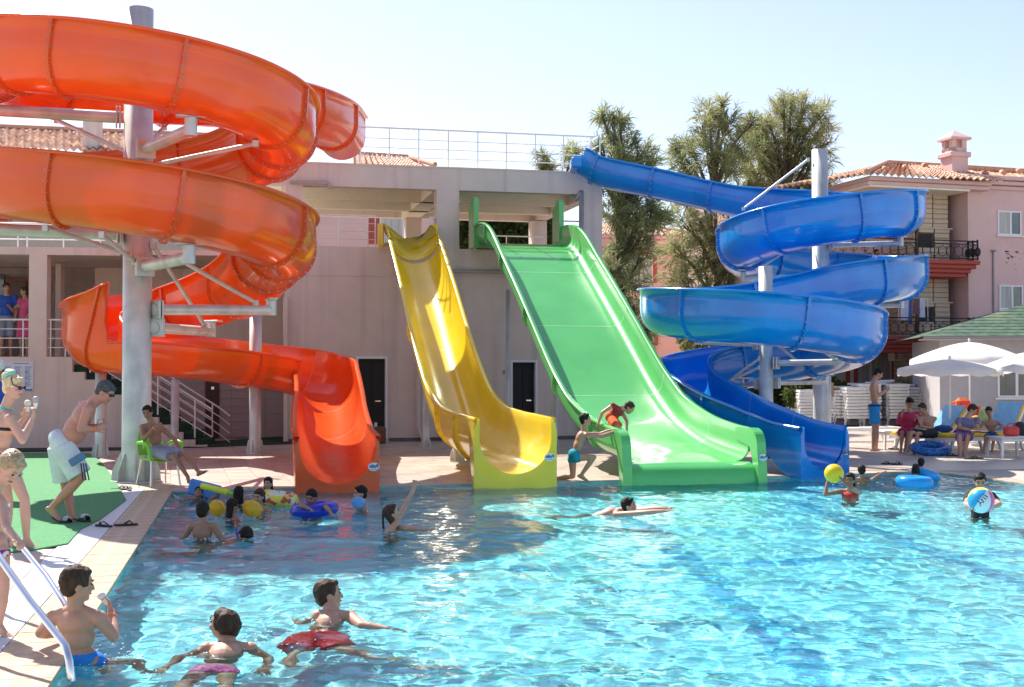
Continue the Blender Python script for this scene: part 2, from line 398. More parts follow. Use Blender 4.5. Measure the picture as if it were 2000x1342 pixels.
wst = tag(MB().add([(L0.x - .5, L0.y, -.03), (L0.x - .6, L0.y, -.03), (-2, 1.0, -.03)], [(0, 1, 2)]).build('white_strip', M_WHITE), kind='structure')
me_w = tag_m(tile_mesh('white_tile', .33, .345, .02, .004), M_WHITE)
tile_strip(wst, me_w, L0, LD, LN, np.arange(-.3, 16.5, .33), [.585], None, 0.001, .0004, 'white_tile')
EDGE_CARPET = [G(x, y) for x, y in ((-260, 884), (176, 887), (196, 902), (212, 922), (226, 942), (236, 958), (246, 978), (194, 1017), (158, 1035), (132, 1064), (60, 1077), (0, 1083), (-120, 1086), (-500, 1000))]
cp = [(v.x, v.y) for v in EDGE_CARPET]
def near_carpet(c): return in_poly(c.x, c.y, cp)
me_t = tag_m(tile_mesh('deck_tile', .42, .42), M_TILE); me_t2 = tag_m(tile_mesh('deck_tile', .42, .42), M_TILE2)
n1 = tile_strip(deck, me_t, L0 + LN * .76, LD, LN, np.arange(2.0, 15.5, .42), np.arange(.21, 2.2, .42), None, 0, skip=near_carpet, name='deck_tile')
# beyond the far edge: nearest rows as tiles, the rest joined
far0 = Vector(POOL[1]); rest = MB(); cnt = 0
def tower_side(c): return False
for j in range(30):
    for i in range(-22, 48):
        c = far0 + EU * (i * .45 + .2) + EV * (j * .45 + .36 + .225)
        if in_poly(c.x, c.y, offset_poly(POOL, .42)) or near_carpet(c) or c.x < -9 or c.x > 11.5: continue
        if (c - L0).dot(LN) > -.1 and (c - L0).dot(LN) < .78 and (c - L0).dot(LD) > -.35: continue
        if (c - L0).dot(LD) > 0 and (c - L0).dot(LN) > 0: continue
        px, py = proj((c.x, c.y, 0))
        if px < -40 or px > 2040: continue
        if cnt < 200 and j < 6:
            o = bpy.data.objects.new('deck_tile', me_t if (i * 7 + j * 3) % 5 else me_t2); COL.objects.link(o); o.parent = deck; o.location = (c.x, c.y, random.uniform(-.001, .001)); o.rotation_euler = (random.uniform(-.0015, .0015), random.uniform(-.0015, .0015), math.atan2(EU.y, EU.x)); cnt += 1
            o.scale = (.45 / .42, .45 / .42, 1)
        else: rest.box((c.x, c.y, -.011 + random.uniform(-.001, .001)), (.443, .443, .022), rotz(math.atan2(EU.y, EU.x)), .002, mi=0 if (i * 7 + j * 3) % 5 else 1)
o = rest.build('tile_field', [M_TILE, M_TILE2], deck); tag(o, kind='stuff')
# turf mats
mb = MB(); mb.prism([(x, y) for x, y in cp], .002, .016); tag(mb.build('turf_mat', M_TURF), 'green artificial turf mat with a curved edge under the standing bathers', 'turf mat')
q = [G(x, y) for x, y in ((-200, 869), (420, 863), (575, 852), (640, 857), (640, 864), (560, 868), (400, 874), (240, 880), (-200, 884))]
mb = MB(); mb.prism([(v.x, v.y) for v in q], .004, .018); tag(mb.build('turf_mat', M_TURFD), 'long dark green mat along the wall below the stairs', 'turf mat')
# ---------------------------------------------------------------- slide tower
TO = G(800, 862); TU = Vector((math.cos(TH), math.sin(TH), 0)); TV = Vector((-math.sin(TH), math.cos(TH), 0)); TR = rotz(TH)
def FU(px, py, back=0.0):
    """(u, z) of the facade plane (pushed `back` metres behind it) that shows at (px, py)"""
    r = ray(px, py); o = TO + TV * back; t = (o - Vector((0, 0, CAMH))).dot(TV) / r.dot(TV); p = Vector((0, 0, CAMH)) + r * t
    return (p - TO).dot(TU), p.z
def tbox(mb, u0, u1, v0, v1, z0, z1, mi=0, bev=0):
    c = TO + TU * (u0 + u1) / 2 + TV * (v0 + v1) / 2; mb.box(Vector((c.x, c.y, (z0 + z1) / 2)), (abs(u1 - u0), abs(v1 - v0), abs(z1 - z0)), TR, bev, mi); return mb
def TP(u, v, z): return TO + TU * u + TV * v + Vector((0, 0, z))
tower = empty('slide_tower', TO, 0, 'mauve rendered slide tower with two gallery openings and two dark doors', 'building')
uL = FU(556, 600)[0]; uR = FU(1176, 335)[0]; zT = FU(900, 327)[1]; zFl = FU(700, 482)[1]; zO = FU(1000, 376)[1]; zOl = FU(720, 366)[1]
u1, u2, u3, u4 = FU(592, 420)[0], FU(853, 420)[0], FU(897, 420)[0], FU(1140, 420)[0]
d1a, d1b = FU(695, 780)[0], FU(757, 780)[0]; d2a, d2b = FU(997, 780)[0], FU(1050, 780)[0]; zd1 = FU(725, 696)[1]; zd2 = FU(1022, 703)[1]
mb = MB()                                                  # front wall pieces, .3 thick
for a, b, z0, z1 in ((uL, d1a, 0, zd1), (d1b, d2a, 0, zd1), (d2b, uR, 0, zd1), (d1a, d1b, 0, .07), (d2a, d2b, 0, .07), (uL, uR, zd1, zFl), ): tbox(mb, a, b, 0, .3, z0, z1)
mb.build('front_wall', M_WALL, tower)
mb = MB(); tbox(mb, uR - .3, uR, .3, 6.2, 0, zFl); mb.build('side_wall', M_WALL, tower)
mb = MB(); tbox(mb, uL, uR - .3, 5.9, 6.2, 0, zFl - .2); mb.build('back_wall', M_WALL, tower)
mb = MB(); tbox(mb, uL + .02, uR - .32, .32, 6.4, zFl - .22, zFl - .02); mb.build('gallery_floor', M_TILE, tower)
for a, b in ((uL, u1), (u2, u3), (u4, uR)): mb = MB(); tbox(mb, a, b, 0, .45, zFl, zOl); mb.build('front_pillar', M_WALL, tower)
for a in (uL, u2 + .05, uR - .45): mb = MB(); tbox(mb, a, a + .45, 5.6, 6.05, zFl - .02, zOl - .02); mb.build('rear_pillar', M_WALL, tower)
mb = MB(); tbox(mb, uL - 1.2, uR, 0, .3, zOl, zT - .04); tbox(mb, uR - .3, uR, .3, 6.2, zOl, zT - .04); tbox(mb, uL - 1.2, uR - .3, 5.9, 6.2, zOl, zT - .04); mb.build('roof_beam', M_WALL, tower)
mb = MB(); tbox(mb, uL - 1.22, uR + .02, -.02, 6.22, zT - .04, zT); mb.build('roof_slab', M_WALL, tower)
mb = MB(); tbox(mb, uL - 1.18, uR - .3, .3, 5.9, zT - .25, zT - .05); 
for k in range(1, 3): tbox(mb, uL, uR - .3, .3 + k * 1.9, .55 + k * 1.9, zOl - .02, zT - .25)
tbox(mb, u2 - .05, u3 - .1, .45, 5.9, zOl - .02, zT - .25); mb.build('ceiling', M_CREAM, tower)
mb = MB(); tbox(mb, uL, uR + .015, -.02, 0, FU(700, 536)[1] - .05, FU(700, 536)[1], bev=.004); mb.build('string_course', M_WALL, tower)
mb = MB(); 
for a, b in ((uL, d1a - .03), (d1b + .03, d2a - .03), (d2b + .03, uR)): tbox(mb, a, b, -.015, 0, .0, .09)
mb.build('skirting', M_WALLD, tower)
for a, b, zt in ((d1a, d1b, zd1), (d2a, d2b, zd2)):
    mb = MB(); tbox(mb, a, a + .055, -.015, .25, .07, zt); tbox(mb, b - .055, b, -.015, .25, .07, zt); tbox(mb, a + .055, b - .055, -.014, .25, zt - .06, zt); f_ = mb.build('door_frame', M_UPVC, tower)
    mb = MB(); tbox(mb, a + .055, b - .055, .16, .2, .07, zt - .06); tbox(mb, a + .5 * (b - a), a + .5 * (b - a) + .03, .14, .16, .07, zt - .1); f2 = mb.build('door_leaf', M_DARK, f_)
    mb = MB(); tbox(mb, a + .62 * (b - a), a + .80 * (b - a), .10, .12, .97, 1.0); mb.build('door_handle', M_STEEL, f_)
if zd1 > zd2: mb = MB(); tbox(mb, d2a, d2b, 0, .3, zd2, zd1); mb.build('door_lintel', M_WALL, tower)
# small sign with a figure beside the second door
su, sz = FU(984, 727); mb = MB(); tbox(mb, su - .06, su + .06, -.012, 0, sz - .07, sz + .07, bev=.003); s_ = mb.build('toilet_sign', material('yellowed_sign', (.62, .58, .42), .5), tower)
mb = MB(); c = TP(su, -.016, sz); mb.box(c + Vector((0, 0, .0)), (.025, .006, .05), TR); mb.ell(c + Vector((0, 0, .04)), (.014, .005, .014), TR, 10, 6); mb.box(c - Vector((0, 0, .04)), (.018, .006, .04), TR); mb.build('sign_figure', M_DARK, s_)
mb = MB(); 
def rail_run(pts, h, posts_at, rails, mat=M_RAIL, r=.018, rr=.011, name='railing', parent=None, label=None, group=None, zpost=None):
    """posts at given points (base), rails at fractions of h along the polyline pts; parts: post, rail"""
    root = empty(name, pts[0], 0, label, 'railing', group) if parent is None else parent
    for p in posts_at: mb = MB(); mb.cyl(p, Vector(p) + Vector((0, 0, h)), r * .9, 8); mb.build('railing_post', mat, root)
    for f, rad in rails:
        mb = MB(); mb.tube([Vector(p) + Vector((0, 0, h * f)) for p in pts], rad, 8); mb.build('rail', mat, root)
    return root
# roof railing
pts = [TP(FU(690, 318)[0], .18, zT), TP(uR - .12, .18, zT), TP(uR - .12, 3.0, zT)]
ps = [TP(FU(x, 330)[0], .18, zT) for x in (706, 762, 820, 878, 936, 992, 1049, 1104, 1158)]
rail_run(pts[:2], .94, ps, ((1, .024), (.72, .012), (.48, .012), (.24, .012)), label='long white metal railing along the flat roof edge of the slide tower')
pts = [TP(uR - .12, .2, zT), TP(uR - .12, .9, zT)]
rail_run([TP(uR - .06, .12, zT), TP(uR - .06, 1.0, zT)], .94, [TP(uR - .02, .12, zT), TP(uR - .05, .95, zT)], ((1, .02), (.75, .012), (.5, .012), (.25, .012)), label='short white railing return at the roof corner by the blue slide')
# gallery railings
def gal(x0, x1, px_posts, label, z1=.78, back=.12):
    a = TP(FU(x0, 480, back)[0], back, zFl); b = TP(FU(x1, 480, back)[0], back, zFl); rail_run([a, b], z1, [TP(FU(x, 480, back)[0], back, zFl) for x in px_posts], ((1, .02), (.75, .009), (.5, .009), (.25, .009)), label=label)
gal(605, 733, (613, 661, 718, 733), 'thin white railing across the left gallery opening beside the yellow slide')
gal(838, 853, (838, 846), 'tiny white rail stub between yellow slide and the middle pillar')
gal(1082, 1138, (1086,), 'thin white rail right of the green slide\'s top panel')
rail_run([TP(FU(915, 480, 5.5)[0], 5.5, zFl), TP(FU(1060, 480, 5.5)[0], 5.5, zFl)], .95, [TP(FU(x, 480, 5.5)[0], 5.5, zFl) for x in (928, 989, 1040)], ((1, .018), (.35, .014), (.1, .01)), label='rear gallery railing seen between the green slide\'s two tall panels')
rail_run([TP(FU(600, 480, 5.5)[0], 5.5, zFl), TP(FU(812, 480, 5.5)[0], 5.5, zFl)], .42, [TP(FU(x, 480, 5.5)[0], 5.5, zFl) for x in (649, 701, 760, 803)], ((1, .028), (.2, .014)), label='low white rear railing behind the yellow slide\'s entry')
# pipes
def pipe(pts, r, label, mat=M_WALL, cat='pipe', name='drain_pipe'):
    mb = MB(); mb.tube(pts, r, 12); 
    o = mb.build(name, mat); tag(o, label, cat); return o
M_PVC = material('grey_pvc', (.33, .32, .33), .5); M_PVC2 = material('pinkish_painted_pipe', (.42, .34, .33), .5)
def fp(px, py, v): u, z = FU(px, py, v); return TP(u, v, z)
pipe([fp(566, 356, -.1), fp(640, 357, -.1), fp(644, 362, -.1), fp(644, 369, -.1)], .045, 'mauve drain pipe stub under the roof beam near the orange slide', M_PVC2)
pipe([fp(1112, 380, .3), fp(1126, 390, .0), fp(1134, 376, -.07), fp(1136, 372, -.07), fp(1136, 560, -.07), fp(1136, 850, -.07)], .05, 'grey downpipe on the tower\'s right pillar, partly behind the green slide', M_PVC)
pipe([fp(558, 580, -.07), fp(558, 700, -.07), fp(558, 862, -.07)], .06, 'mauve downpipe on the tower corner behind the orange slide', M_WALL)
pipe([fp(817, 640, -.08), fp(817, 835, -.08), fp(820, 845, -.08), fp(829, 862, -.14)], .05, 'mauve downpipe left of the thin post, behind the yellow slide', M_WALL)
pipe([fp(884, 530, -.07), fp(1040, 532, -.07)], .045, 'horizontal mauve pipe behind the green slide\'s shoulder', M_PVC2)
pipe([fp(888, 840, -.1), fp(878, 846, -.1), fp(868, 854, -.16), fp(866, 866, -.2)], .06, 'curved pipe end at the wall foot under the yellow slide', M_PVC)
# bin by the first door
b = G(738, 866); b.y -= .0; mb = MB(); bin_ = empty('litter_box', b, 0, 'brown wooden litter box at the foot of the left door', 'litter box')
mb.box(b + Vector((0, -.1, .2)), (.36, .3, .4), TR, .02); mb.build('box_body', M_WOOD, bin_); 
for k in range(3): mb = MB(); mb.box(b + Vector((0, -.1, .09 + k * .12)) - TV * .155, (.37, .02, .1), TR, .005); mb.build('slat', M_WOOD, bin_)
mb = MB(); mb.cyl(b + Vector((-.04, -.1, .4)), b + Vector((-.04, -.1, .50)), .035, 10); tag(mb.build('paper_cup', M_WPLAST), 'white cup left on top of the brown litter box', 'cup')
# ---------------------------------------------------------------- left wing: brick-tiled recess, landing, stairs
LW = G(100, 876); LA = math.radians(7); LUv = Vector((math.cos(LA), math.sin(LA), 0)); LVv = Vector((-math.sin(LA), math.cos(LA), 0)); LR = rotz(LA)
def LF(px, py, back=0.0):
    r = ray(px, py); o = LW + LVv * back; t = (o - Vector((0, 0, CAMH))).dot(LVv) / r.dot(LVv); p = Vector((0, 0, CAMH)) + r * t; return (p - LW).dot(LUv), p.z
def LP_(u, v, z): q = LW + LUv * u + LVv * v; return Vector((q.x, q.y, z))
def lbox(mb, u0, u1, v0, v1, z0, z1, mi=0, bev=0): mb.box(LP_((u0 + u1) / 2, (v0 + v1) / 2, (z0 + z1) / 2), (abs(u1 - u0), abs(v1 - v0), abs(z1 - z0)), LR, bev, mi); return mb
wing = empty('terrace_building', LW, 0, 'mauve two-level terrace building with a stairway, behind the orange slide', 'building')
zl = LF(100, 697)[1]; ul = -9.0; us = LF(141, 697)[0]; ue = LF(404, 860)[0]; zs = LF(30, 497)[1]; zst = LF(30, 482)[1]
mb = MB(); lbox(mb, ul, us, 0, .25, 0, zl); mb.build('landing_wall', M_WALL, wing)
NST = 12
mb = MB()
for k in range(NST - 1): x0 = us + (ue - us) * k / (NST - 1); x1 = us + (ue - us) * (k + 1) / (NST - 1); lbox(mb, x0, x1, 0, .2, 0, max(.05, zl * (1 - (k + 2) / NST)))
mb.build('stair_side_wall', M_WALL, wing)
for k in range(NST - 1):
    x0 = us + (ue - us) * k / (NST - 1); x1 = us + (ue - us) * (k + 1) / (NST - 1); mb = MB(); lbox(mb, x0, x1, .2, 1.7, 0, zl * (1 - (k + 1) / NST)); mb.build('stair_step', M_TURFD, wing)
mb = MB(); lbox(mb, ul, us, .25, 4.2, zl - .2, zl - .005); mb.build('landing_floor', M_TILE2, wing)
mb = MB(); lbox(mb, LF(56, 600)[0], LF(91, 600)[0], .0, .38, zl, zs); mb.build('column', M_WALL, wing)
mb = MB(); lbox(mb, LF(108, 600, 2.4)[0], LF(118, 600, 2.4)[0], 2.4, 2.8, zl, zs); mb.build('column', M_WALL, wing)
mb = MB(); lbox(mb, ul, LF(250, 500)[0], 0, .35, zs, zst); lbox(mb, LF(234, 500)[0], LF(250, 500)[0], 0, 4, zs - .0, zst); mb.build('edge_beam', M_WALL, wing)
mb = MB(); lbox(mb, ul, LF(470, 500)[0], .3, 7.0, zst - .12, zst - .01); mb.build('upper_slab', M_WALL, wing)
mb = MB(); lbox(mb, ul, LF(106, 600, 4.2)[0] + 1.0, 4.2, 4.5, zl, zs + .1); mb.build('rear_wall', M_WALL, wing)
mb = MB(); a, b = LF(18, 600, 4.1)[0], LF(44, 600, 4.1)[0]; lbox(mb, a - .1, b + .22, 4.08, 4.2, zl, zl + 2.05); dd = mb.build('door_frame', M_WOOD, wing)
mb = MB(); lbox(mb, a + .05, b + .1, 4.03, 4.08, zl, zl + 1.95); mb.build('door_leaf', material('dark_brown_door', (.09, .035, .025), .4), dd)
mb = MB(); lbox(mb, LF(-60, 600, 4)[0], LF(6, 600, 4)[0], 4.05, 4.2, zl + .3, zl + 2.1); mb.build('shop_window', M_GLASS, wing)
# recess wall with big wall tiles between the wing and the tower
ra, rb = LF(150, 860, 3.6)[0], LF(556, 860, 3.6)[0]
mb = MB(); lbox(mb, ra - 3, rb + 1.5, 4.2, 4.5, 0, LF(300, 500, 4.2)[1]); mb.build('recess_wall', M_WALL, wing)
M_BLOCK = material('mauve_wall_block', (.48, .42, .41), .85, noise_amt=.08, noise_scale=3)
me_b = tag_m(MB().box((0, 0, 0), (.435, .03, .195), None, .004).mesh('wall_block'), M_BLOCK)
for j in range(9):
    for i in range(22):
        u = rb - .3 - i * .44 - (.22 if j % 2 * 0 else 0); 
        if not (LF(330, 800, 4.1)[0] < u): continue
        o = bpy.data.objects.new('wall_block', me_b); COL.objects.link(o); o.parent = wing; o.matrix_parent_inverse = world_matrix(wing).inverted(); o.location = LP_(u, 4.185, .12 + j * .2); o.rotation_euler = (0, 0, LA)
a, b = LF(401, 800, 4.1)[0], LF(428, 800, 4.1)[0]; mb = MB(); lbox(mb, a, b, 4.1, 4.17, 0, LF(410, 740, 4.1)[1]); dd = mb.build('service_door', material('dark_maroon_door', (.07, .03, .03), .5), wing)
mb = MB(); lbox(mb, a + .15, a + .22, 4.08, 4.1, 1.25, 1.32); mb.build('door_handle', M_STEEL, dd)
# poster
a, z0 = LF(3, 764); b, z1 = LF(66, 706); mb = MB(); lbox(mb, a, b, -.02, -.001, z0, z1, bev=.003); poster = mb.build('rules_poster', material('poster_paper', (.62, .64, .72), .4, noise_amt=.04), None); tag(poster, 'white notice board of pool rules on the wall behind the blonde woman', 'notice board')
mb = MB(); mbr = MB()
for col_ in range(3):
    for row in range(7):
        x = a + .06 + col_ * (b - a) / 3.1; z = z1 - .12 - row * (z1 - z0 - .2) / 7
        for l in range(3): lbox(mb, x, x + (b - a) / 3.1 - .07 - random.random() * .05, -.0235, -.0205, z - l * .018, z - l * .018 + .006)
        if row in (1, 3, 5): lbox(mbr, x, x + .05, -.0235, -.0205, z - .07, z - .03)
lbox(mb, b - .18, b - .02, -.0235, -.0205, z0 + .01, z0 + .045); lbox(mb, a + .25, b - .1, -.0235, -.0205, z1 - .05, z1 - .035)
mb.build('printed_text', M_INK2 if 'M_INK2' in globals() else material('sky_blue_ink', (.02, .12, .45), .4), poster); mbr.build('printed_icon', material('icon_ink', (.25, .3, .5), .4), poster)
# landing and stair railings
hr = .83
p0 = LP_(ul, .1, zl); p1 = LP_(LF(57, 640)[0], .1, zl); p2 = LP_(LF(90, 640)[0], .1, zl); p3 = LP_(LF(132, 640)[0], .1, zl); p4 = LP_(ue + .1, .1, .02)
RS = ((1, .022), (.75, .012), (.5, .012), (.25, .012))
rail_run([p0, p1], hr, [LP_(LF(x, 640)[0], .1, zl) for x in (-60, 43)], RS, label='white landing railing left of the column, in front of two people')
r_ = rail_run([p2, p3, p4], hr, [LP_(LF(97, 640)[0], .1, zl), LP_(LF(126, 640)[0], .1, zl)], RS, label='white stair railing descending behind the thick orange-slide post')
for f in (.15, .38, .62, .88):
    q = p3.lerp(p4, f); mb = MB(); mb.cyl(Vector((q.x, q.y, q.z - .05)), q + Vector((0, 0, hr)), .018, 8); mb.build('railing_post', M_RAIL, r_)
o3, o4 = LP_(LF(132, 640)[0], 1.6, zl), LP_(ue + .1, 1.6, .02)
r_ = rail_run([o3, o4, o4 + LUv * .25 + Vector((0, 0, -.2))], hr, [], RS, label='far white stair railing on the inner side of the steps')
for f in (.15, .42, .70, .95):
    q = o3.lerp(o4, f); mb = MB(); mb.cyl(Vector((q.x, q.y, q.z - .05)), q + Vector((0, 0, hr)), .018, 8); mb.build('railing_post', M_RAIL, r_)
# upper terrace railing
zu = zst - .01
a, b = LP_(LF(-40, 470, .6)[0], .6, zu), LP_(LF(232, 470, .6)[0], .6, zu)
rail_run([a, b], .6, [LP_(LF(x, 470, .6)[0], .6, zu) for x in (35, 53, 124, 196)], ((1, .022), (.68, .012), (.4, .012)), label='white railing of the upper terrace seen under the orange slide')
q0 = P(328, 322, 31.5); q1 = P(400, 283, 33); q2 = P(470, 284, 33.5)
r_ = empty('railing', q0, 0, 'slanting white handrail climbing to the tower roof behind the orange slide', 'railing')
for dz in (0, -.18, -.36): mb = MB(); mb.tube([q0 + Vector((0, 0, dz)), q1 + Vector((0, 0, dz)), q2 + Vector((0, 0, dz))], .022, 8); mb.build('rail', M_RAIL, r_)
for q in (q0.lerp(q1, .5), q1, q1.lerp(q2, .6)): mb = MB(); mb.cyl(q, q - Vector((0, 0, .9)), .02, 8); mb.build('railing_post', M_RAIL, r_)
# flight of steps behind the tower's left side (dark, with railings)
r_ = empty('railing', P(330, 560, 33.5), 0, 'white railing of the distant dark stairs above the orange slide\'s third run', 'railing')
A0, A1 = P(300, 556, 33.5), P(440, 508, 33.5)
for dz in (0, -.12, -.24, -.36): mb = MB(); mb.tube([A0 + Vector((0, 0, dz)), A1 + Vector((0, 0, dz))], .016, 8); mb.build('rail', M_RAIL, r_)
for f in (.1, .35, .6, .85): q = A0.lerp(A1, f); mb = MB(); mb.cyl(q, q - Vector((0, 0, .55)), .016, 8); mb.build('railing_post', M_RAIL, r_)
# ---------------------------------------------------------------- tiled roofs
def roof_plane(name, p00, p10, p01, p11, mat, parent, sp=.26, row=.36, amp=.055):
    """a wavy clay-tile surface: p00-p10 eave, p01-p11 ridge, rows overlapping like shingles"""
    p00, p10, p01, p11 = map(Vector, (p00, p10, p01, p11)); L = (p10 - p00).length; Hh = (p01 - p00).length; nu = max(2, int(L / sp)) * 4; nr = max(2, int(Hh / row)); mb = MB(); nrm = (p10 - p00).cross(p01 - p00).normalized()
    if nrm.z < 0: nrm = -nrm
    for r in range(nr):
        vs = []
        for e in (0, 1):
            t = (r + e * 1.06) / nr; t = min(t, 1)
            for i in range(nu + 1):
                s_ = i / nu; p = p00.lerp(p10, s_).lerp(p01.lerp(p11, s_), t); h = amp * math.cos(i * math.pi / 2) + (0.035 if e == 0 else 0) + random.uniform(-.006, .006); vs.append(p + nrm * h)
        n = nu + 1; mb.add(vs, [(i, i + 1, n + i + 1, n + i) for i in range(nu)], True)
        vs2 = [vs[i] for i in range(n)] + [vs[i] - nrm * .05 for i in range(n)]; mb.add(vs2, [(n + i, n + i + 1, i + 1, i) for i in range(nu)], False)
    o = mb.build(name, mat, parent); tag(o, kind='stuff'); return o
def ridge_caps(a, b, parent, mat, step=.42, r=.11):
    a, b = Vector(a), Vector(b); n = max(1, int((b - a).length / step)); me = None; d = (b - a).normalized()
    m0 = MB(); m0.tube([(-step * .52, 0, 0), (step * .5, 0, .02)], [r, r * .82], 10); me = m0.mesh('ridge_tile'); me.materials.append(mat)
    for i in range(n):
        o = bpy.data.objects.new('ridge_tile', me); COL.objects.link(o); o.parent = parent; o.matrix_parent_inverse = world_matrix(parent).inverted(); o.location = a.lerp(b, (i + .5) / n); o.rotation_euler = d.to_track_quat('X', 'Z').to_euler()
# old house roof behind the left wing
YB = 44.0
oh = empty('tiled_house', P(200, 700, YB + 3), 0, 'old house with a worn terracotta roof behind the terrace, left side', 'house')
e0, e1 = P(-60, 293, YB), P(860, 322, YB + 4); g0, g1 = P(-60, 247, YB + 5), P(700, 302 - 14, YB + 9)
e0 = P(-80, 284, YB); e1 = P(480, 305, YB + 1.5); g0 = P(-80, 247, YB + 5); g1 = P(480, 270, YB + 6.5)
roof_plane('roof', e0, e1, g0, g1, M_TERRA, oh); ridge_caps(g0 + Vector((0, 0, .06)), g1 + Vector((0, 0, .06)), oh, M_TERRA)
mb = MB(); mb.box((e0 + e1) / 2 + Vector((0, .8, -2.9)), ((e1 - e0).length - .4, 1.2, 5.2), rotz(math.atan2((e1 - e0).y, (e1 - e0).x))); mb.build('wall', material('beige_grey_render', (.40, .36, .31), .9, noise_amt=.06, dirt=((.25, .23, .2), 3, .4)), oh)
c = P(181, 300, YB + 1.5); mb = MB(); mb.box(c + Vector((0, 0, .6)), (.55, .55, 2.0), None, .02); mb.build('chimney', M_WALL, oh)
hb = empty('tiled_house', P(760, 700, YB + 8), 0, 'pink house with a red-framed window seen through the left gallery opening', 'house')
roof_plane('roof', P(690, 333, YB + 4), P(850, 340, YB + 5), P(690, 300, YB + 8), P(800, 308, YB + 9), M_TERRA, hb); ridge_caps(P(690, 300, YB + 8), P(800, 307, YB + 9), hb, M_TERRA); ridge_caps(P(800, 307, YB + 9), P(850, 322, YB + 5), hb, M_TERRA)
c = P(700, 480, YB + 6); mb = MB(); mb.box(Vector((c.x, YB + 7, 4.8)), (9.5, 4, 9.6), rotz(TH)); mb.build('wall', M_PINK, hb)
def window(parent, c, w_, h_, R, nrm, split=.5, trim=None, curtain=True, sill=True, label=None, dark_half=False):
    """frame > pane (sub-parts); nrm points out of the wall"""
    nrm = Vector(nrm); mb = MB(); R = R
    def bx(m, x, z, wx, hz, d0, d1): m.box(Vector(c) + R @ Vector((x, 0, z)) + nrm * (d0 + d1) / 2, (wx, abs(d1 - d0), hz), R)
    if trim:
        m2 = MB(); t = trim[1]
        bx(m2, 0, h_ / 2 + t / 2, w_ + 2 * t, t, 0, .05); bx(m2, -w_ / 2 - t / 2, 0, t, h_, 0, .05); bx(m2, w_ / 2 + t / 2, 0, t, h_, 0, .05); m2.build('window_surround', trim[0], parent)
    f = .055
    bx(mb, 0, h_ / 2 - f / 2, w_, f, -.02, .035); bx(mb, 0, -h_ / 2 + f / 2, w_, f, -.02, .035); bx(mb, -w_ / 2 + f / 2, 0, f, h_ - 2 * f, -.02, .035); bx(mb, w_ / 2 - f / 2, 0, f, h_ - 2 * f, -.02, .035)
    bx(mb, -w_ / 2 + w_ * split, 0, f * 1.3, h_ - 2 * f, -.018, .032)
    fr_ = mb.build('window_frame', M_UPVC, parent)
    for a, b, mt in ((f, w_ * split - f * .65, M_CURTAIN if curtain else M_GLASS), (w_ * split + f * .65, w_ - f, M_GLASS if (dark_half or not curtain) else M_CURTAIN)):
        m3 = MB(); bx(m3, -w_ / 2 + (a + b) / 2, 0, b - a, h_ - 2 * f, .0, .008); m3.build('window_pane', mt, fr_)
    if sill: m4 = MB(); bx(m4, 0, -h_ / 2 - .03, w_ + .14, .05, 0, .1); m4.build('window_sill', M_UPVC, fr_)
    return fr_
def on_plane(px, py, o, nrm):
    r = ray(px, py); t = (Vector(o) - Vector((0, 0, CAMH))).dot(nrm) / r.dot(nrm); return Vector((0, 0, CAMH)) + r * t
wo_ = Vector((c.x, YB + 7, 0)) - TV * 2.0
wc = on_plane(765, 430, wo_, TV); window(hb, wc, .95, 1.9, TR, -TV, .999, (M_RED, .42))
# pink house behind the right-hand tree
h2 = empty('tiled_house', P(1270, 700, 55), 0, 'pink house with red window surrounds half hidden by the nearest tree', 'house'); R2 = rotz(TH)
ho = P(1235, 700, 54); ho.z = 0
def hp(px, py, d=0): return on_plane(px, py, ho - TV * d, TV)
a = hp(1180, 700); b = hp(1345, 700); zt = hp(1240, 482)[2]; cc = (a + b) / 2 + TV * 3; mb = MB(); mb.box(Vector((cc.x, cc.y, zt / 2)), ((b - a).length, 6, zt), TR); mb.build('wall', M_PINK2, h2)
mb = MB(); q = hp(1262, 470); mb.box(Vector((cc.x, cc.y, zt + .16)), ((b - a).length + .6, 6.8, .3), TR, .03); mb.box(Vector((cc.x, cc.y, zt + .38)), ((b - a).length + .9, 7.2, .14), TR, .03); mb.build('cornice', M_PINK, h2)
zr = zt + .45; e0 = a - TV * .6 - TU * .4; e1 = b - TV * .6 + TU * .5; e0.z = zr; e1.z = zr; g0 = e0 + TV * 3.5 + TU * .5 + Vector((0, 0, .85)); g1 = e1 + TV * 3.5 - TU * 2.5 + Vector((0, 0, .85)); roof_plane('roof', e0, e1, g0, g1, M_TERRA, h2)
ridge_caps(e1 + Vector((0, 0, .05)), g1 + Vector((0, 0, .05)), h2, M_TERRA); e2 = e1 + TV * 7; roof_plane('roof', e1, e2, g1, g1, M_TERRA, h2)
for px, py, w_, h_ in ((1252, 526, 1.05, 1.15), (1254, 645, 1.05, 1.3)): window(h2, hp(px, py), w_, h_, TR, -TV, .5, (M_RED, .18))
# ---------------------------------------------------------------- pink hotel block on the right
BA = math.radians(17); BU = Vector((math.cos(BA), math.sin(BA), 0)); BV = Vector((-math.sin(BA), math.cos(BA), 0)); BR = rotz(BA)
ht = empty('hotel_block', P(1900, 740, 46), 0, 'pink three-storey hotel with wrought iron balconies and a terracotta roof, far right', 'hotel')
HO = P(1893, 740, 44); HO.z = 0                        # front wall plane on the right
def HP(px, py, back=0.0): return on_plane(px, py, HO + BV * back, BV)
def hu(p): return (p - HO).dot(BU)
def hbox(mb, u0, u1, v0, v1, z0, z1, mi=0, bev=0): q = HO + BU * (u0 + u1) / 2 + BV * (v0 + v1) / 2; mb.box(Vector((q.x, q.y, (z0 + z1) / 2)), (abs(u1 - u0), abs(v1 - v0), abs(z1 - z0)), BR, bev, mi); return mb
zc0, zc1 = HP(1950, 377)[2], HP(1950, 352)[2]; z0l = HP(1893, 385)[2]
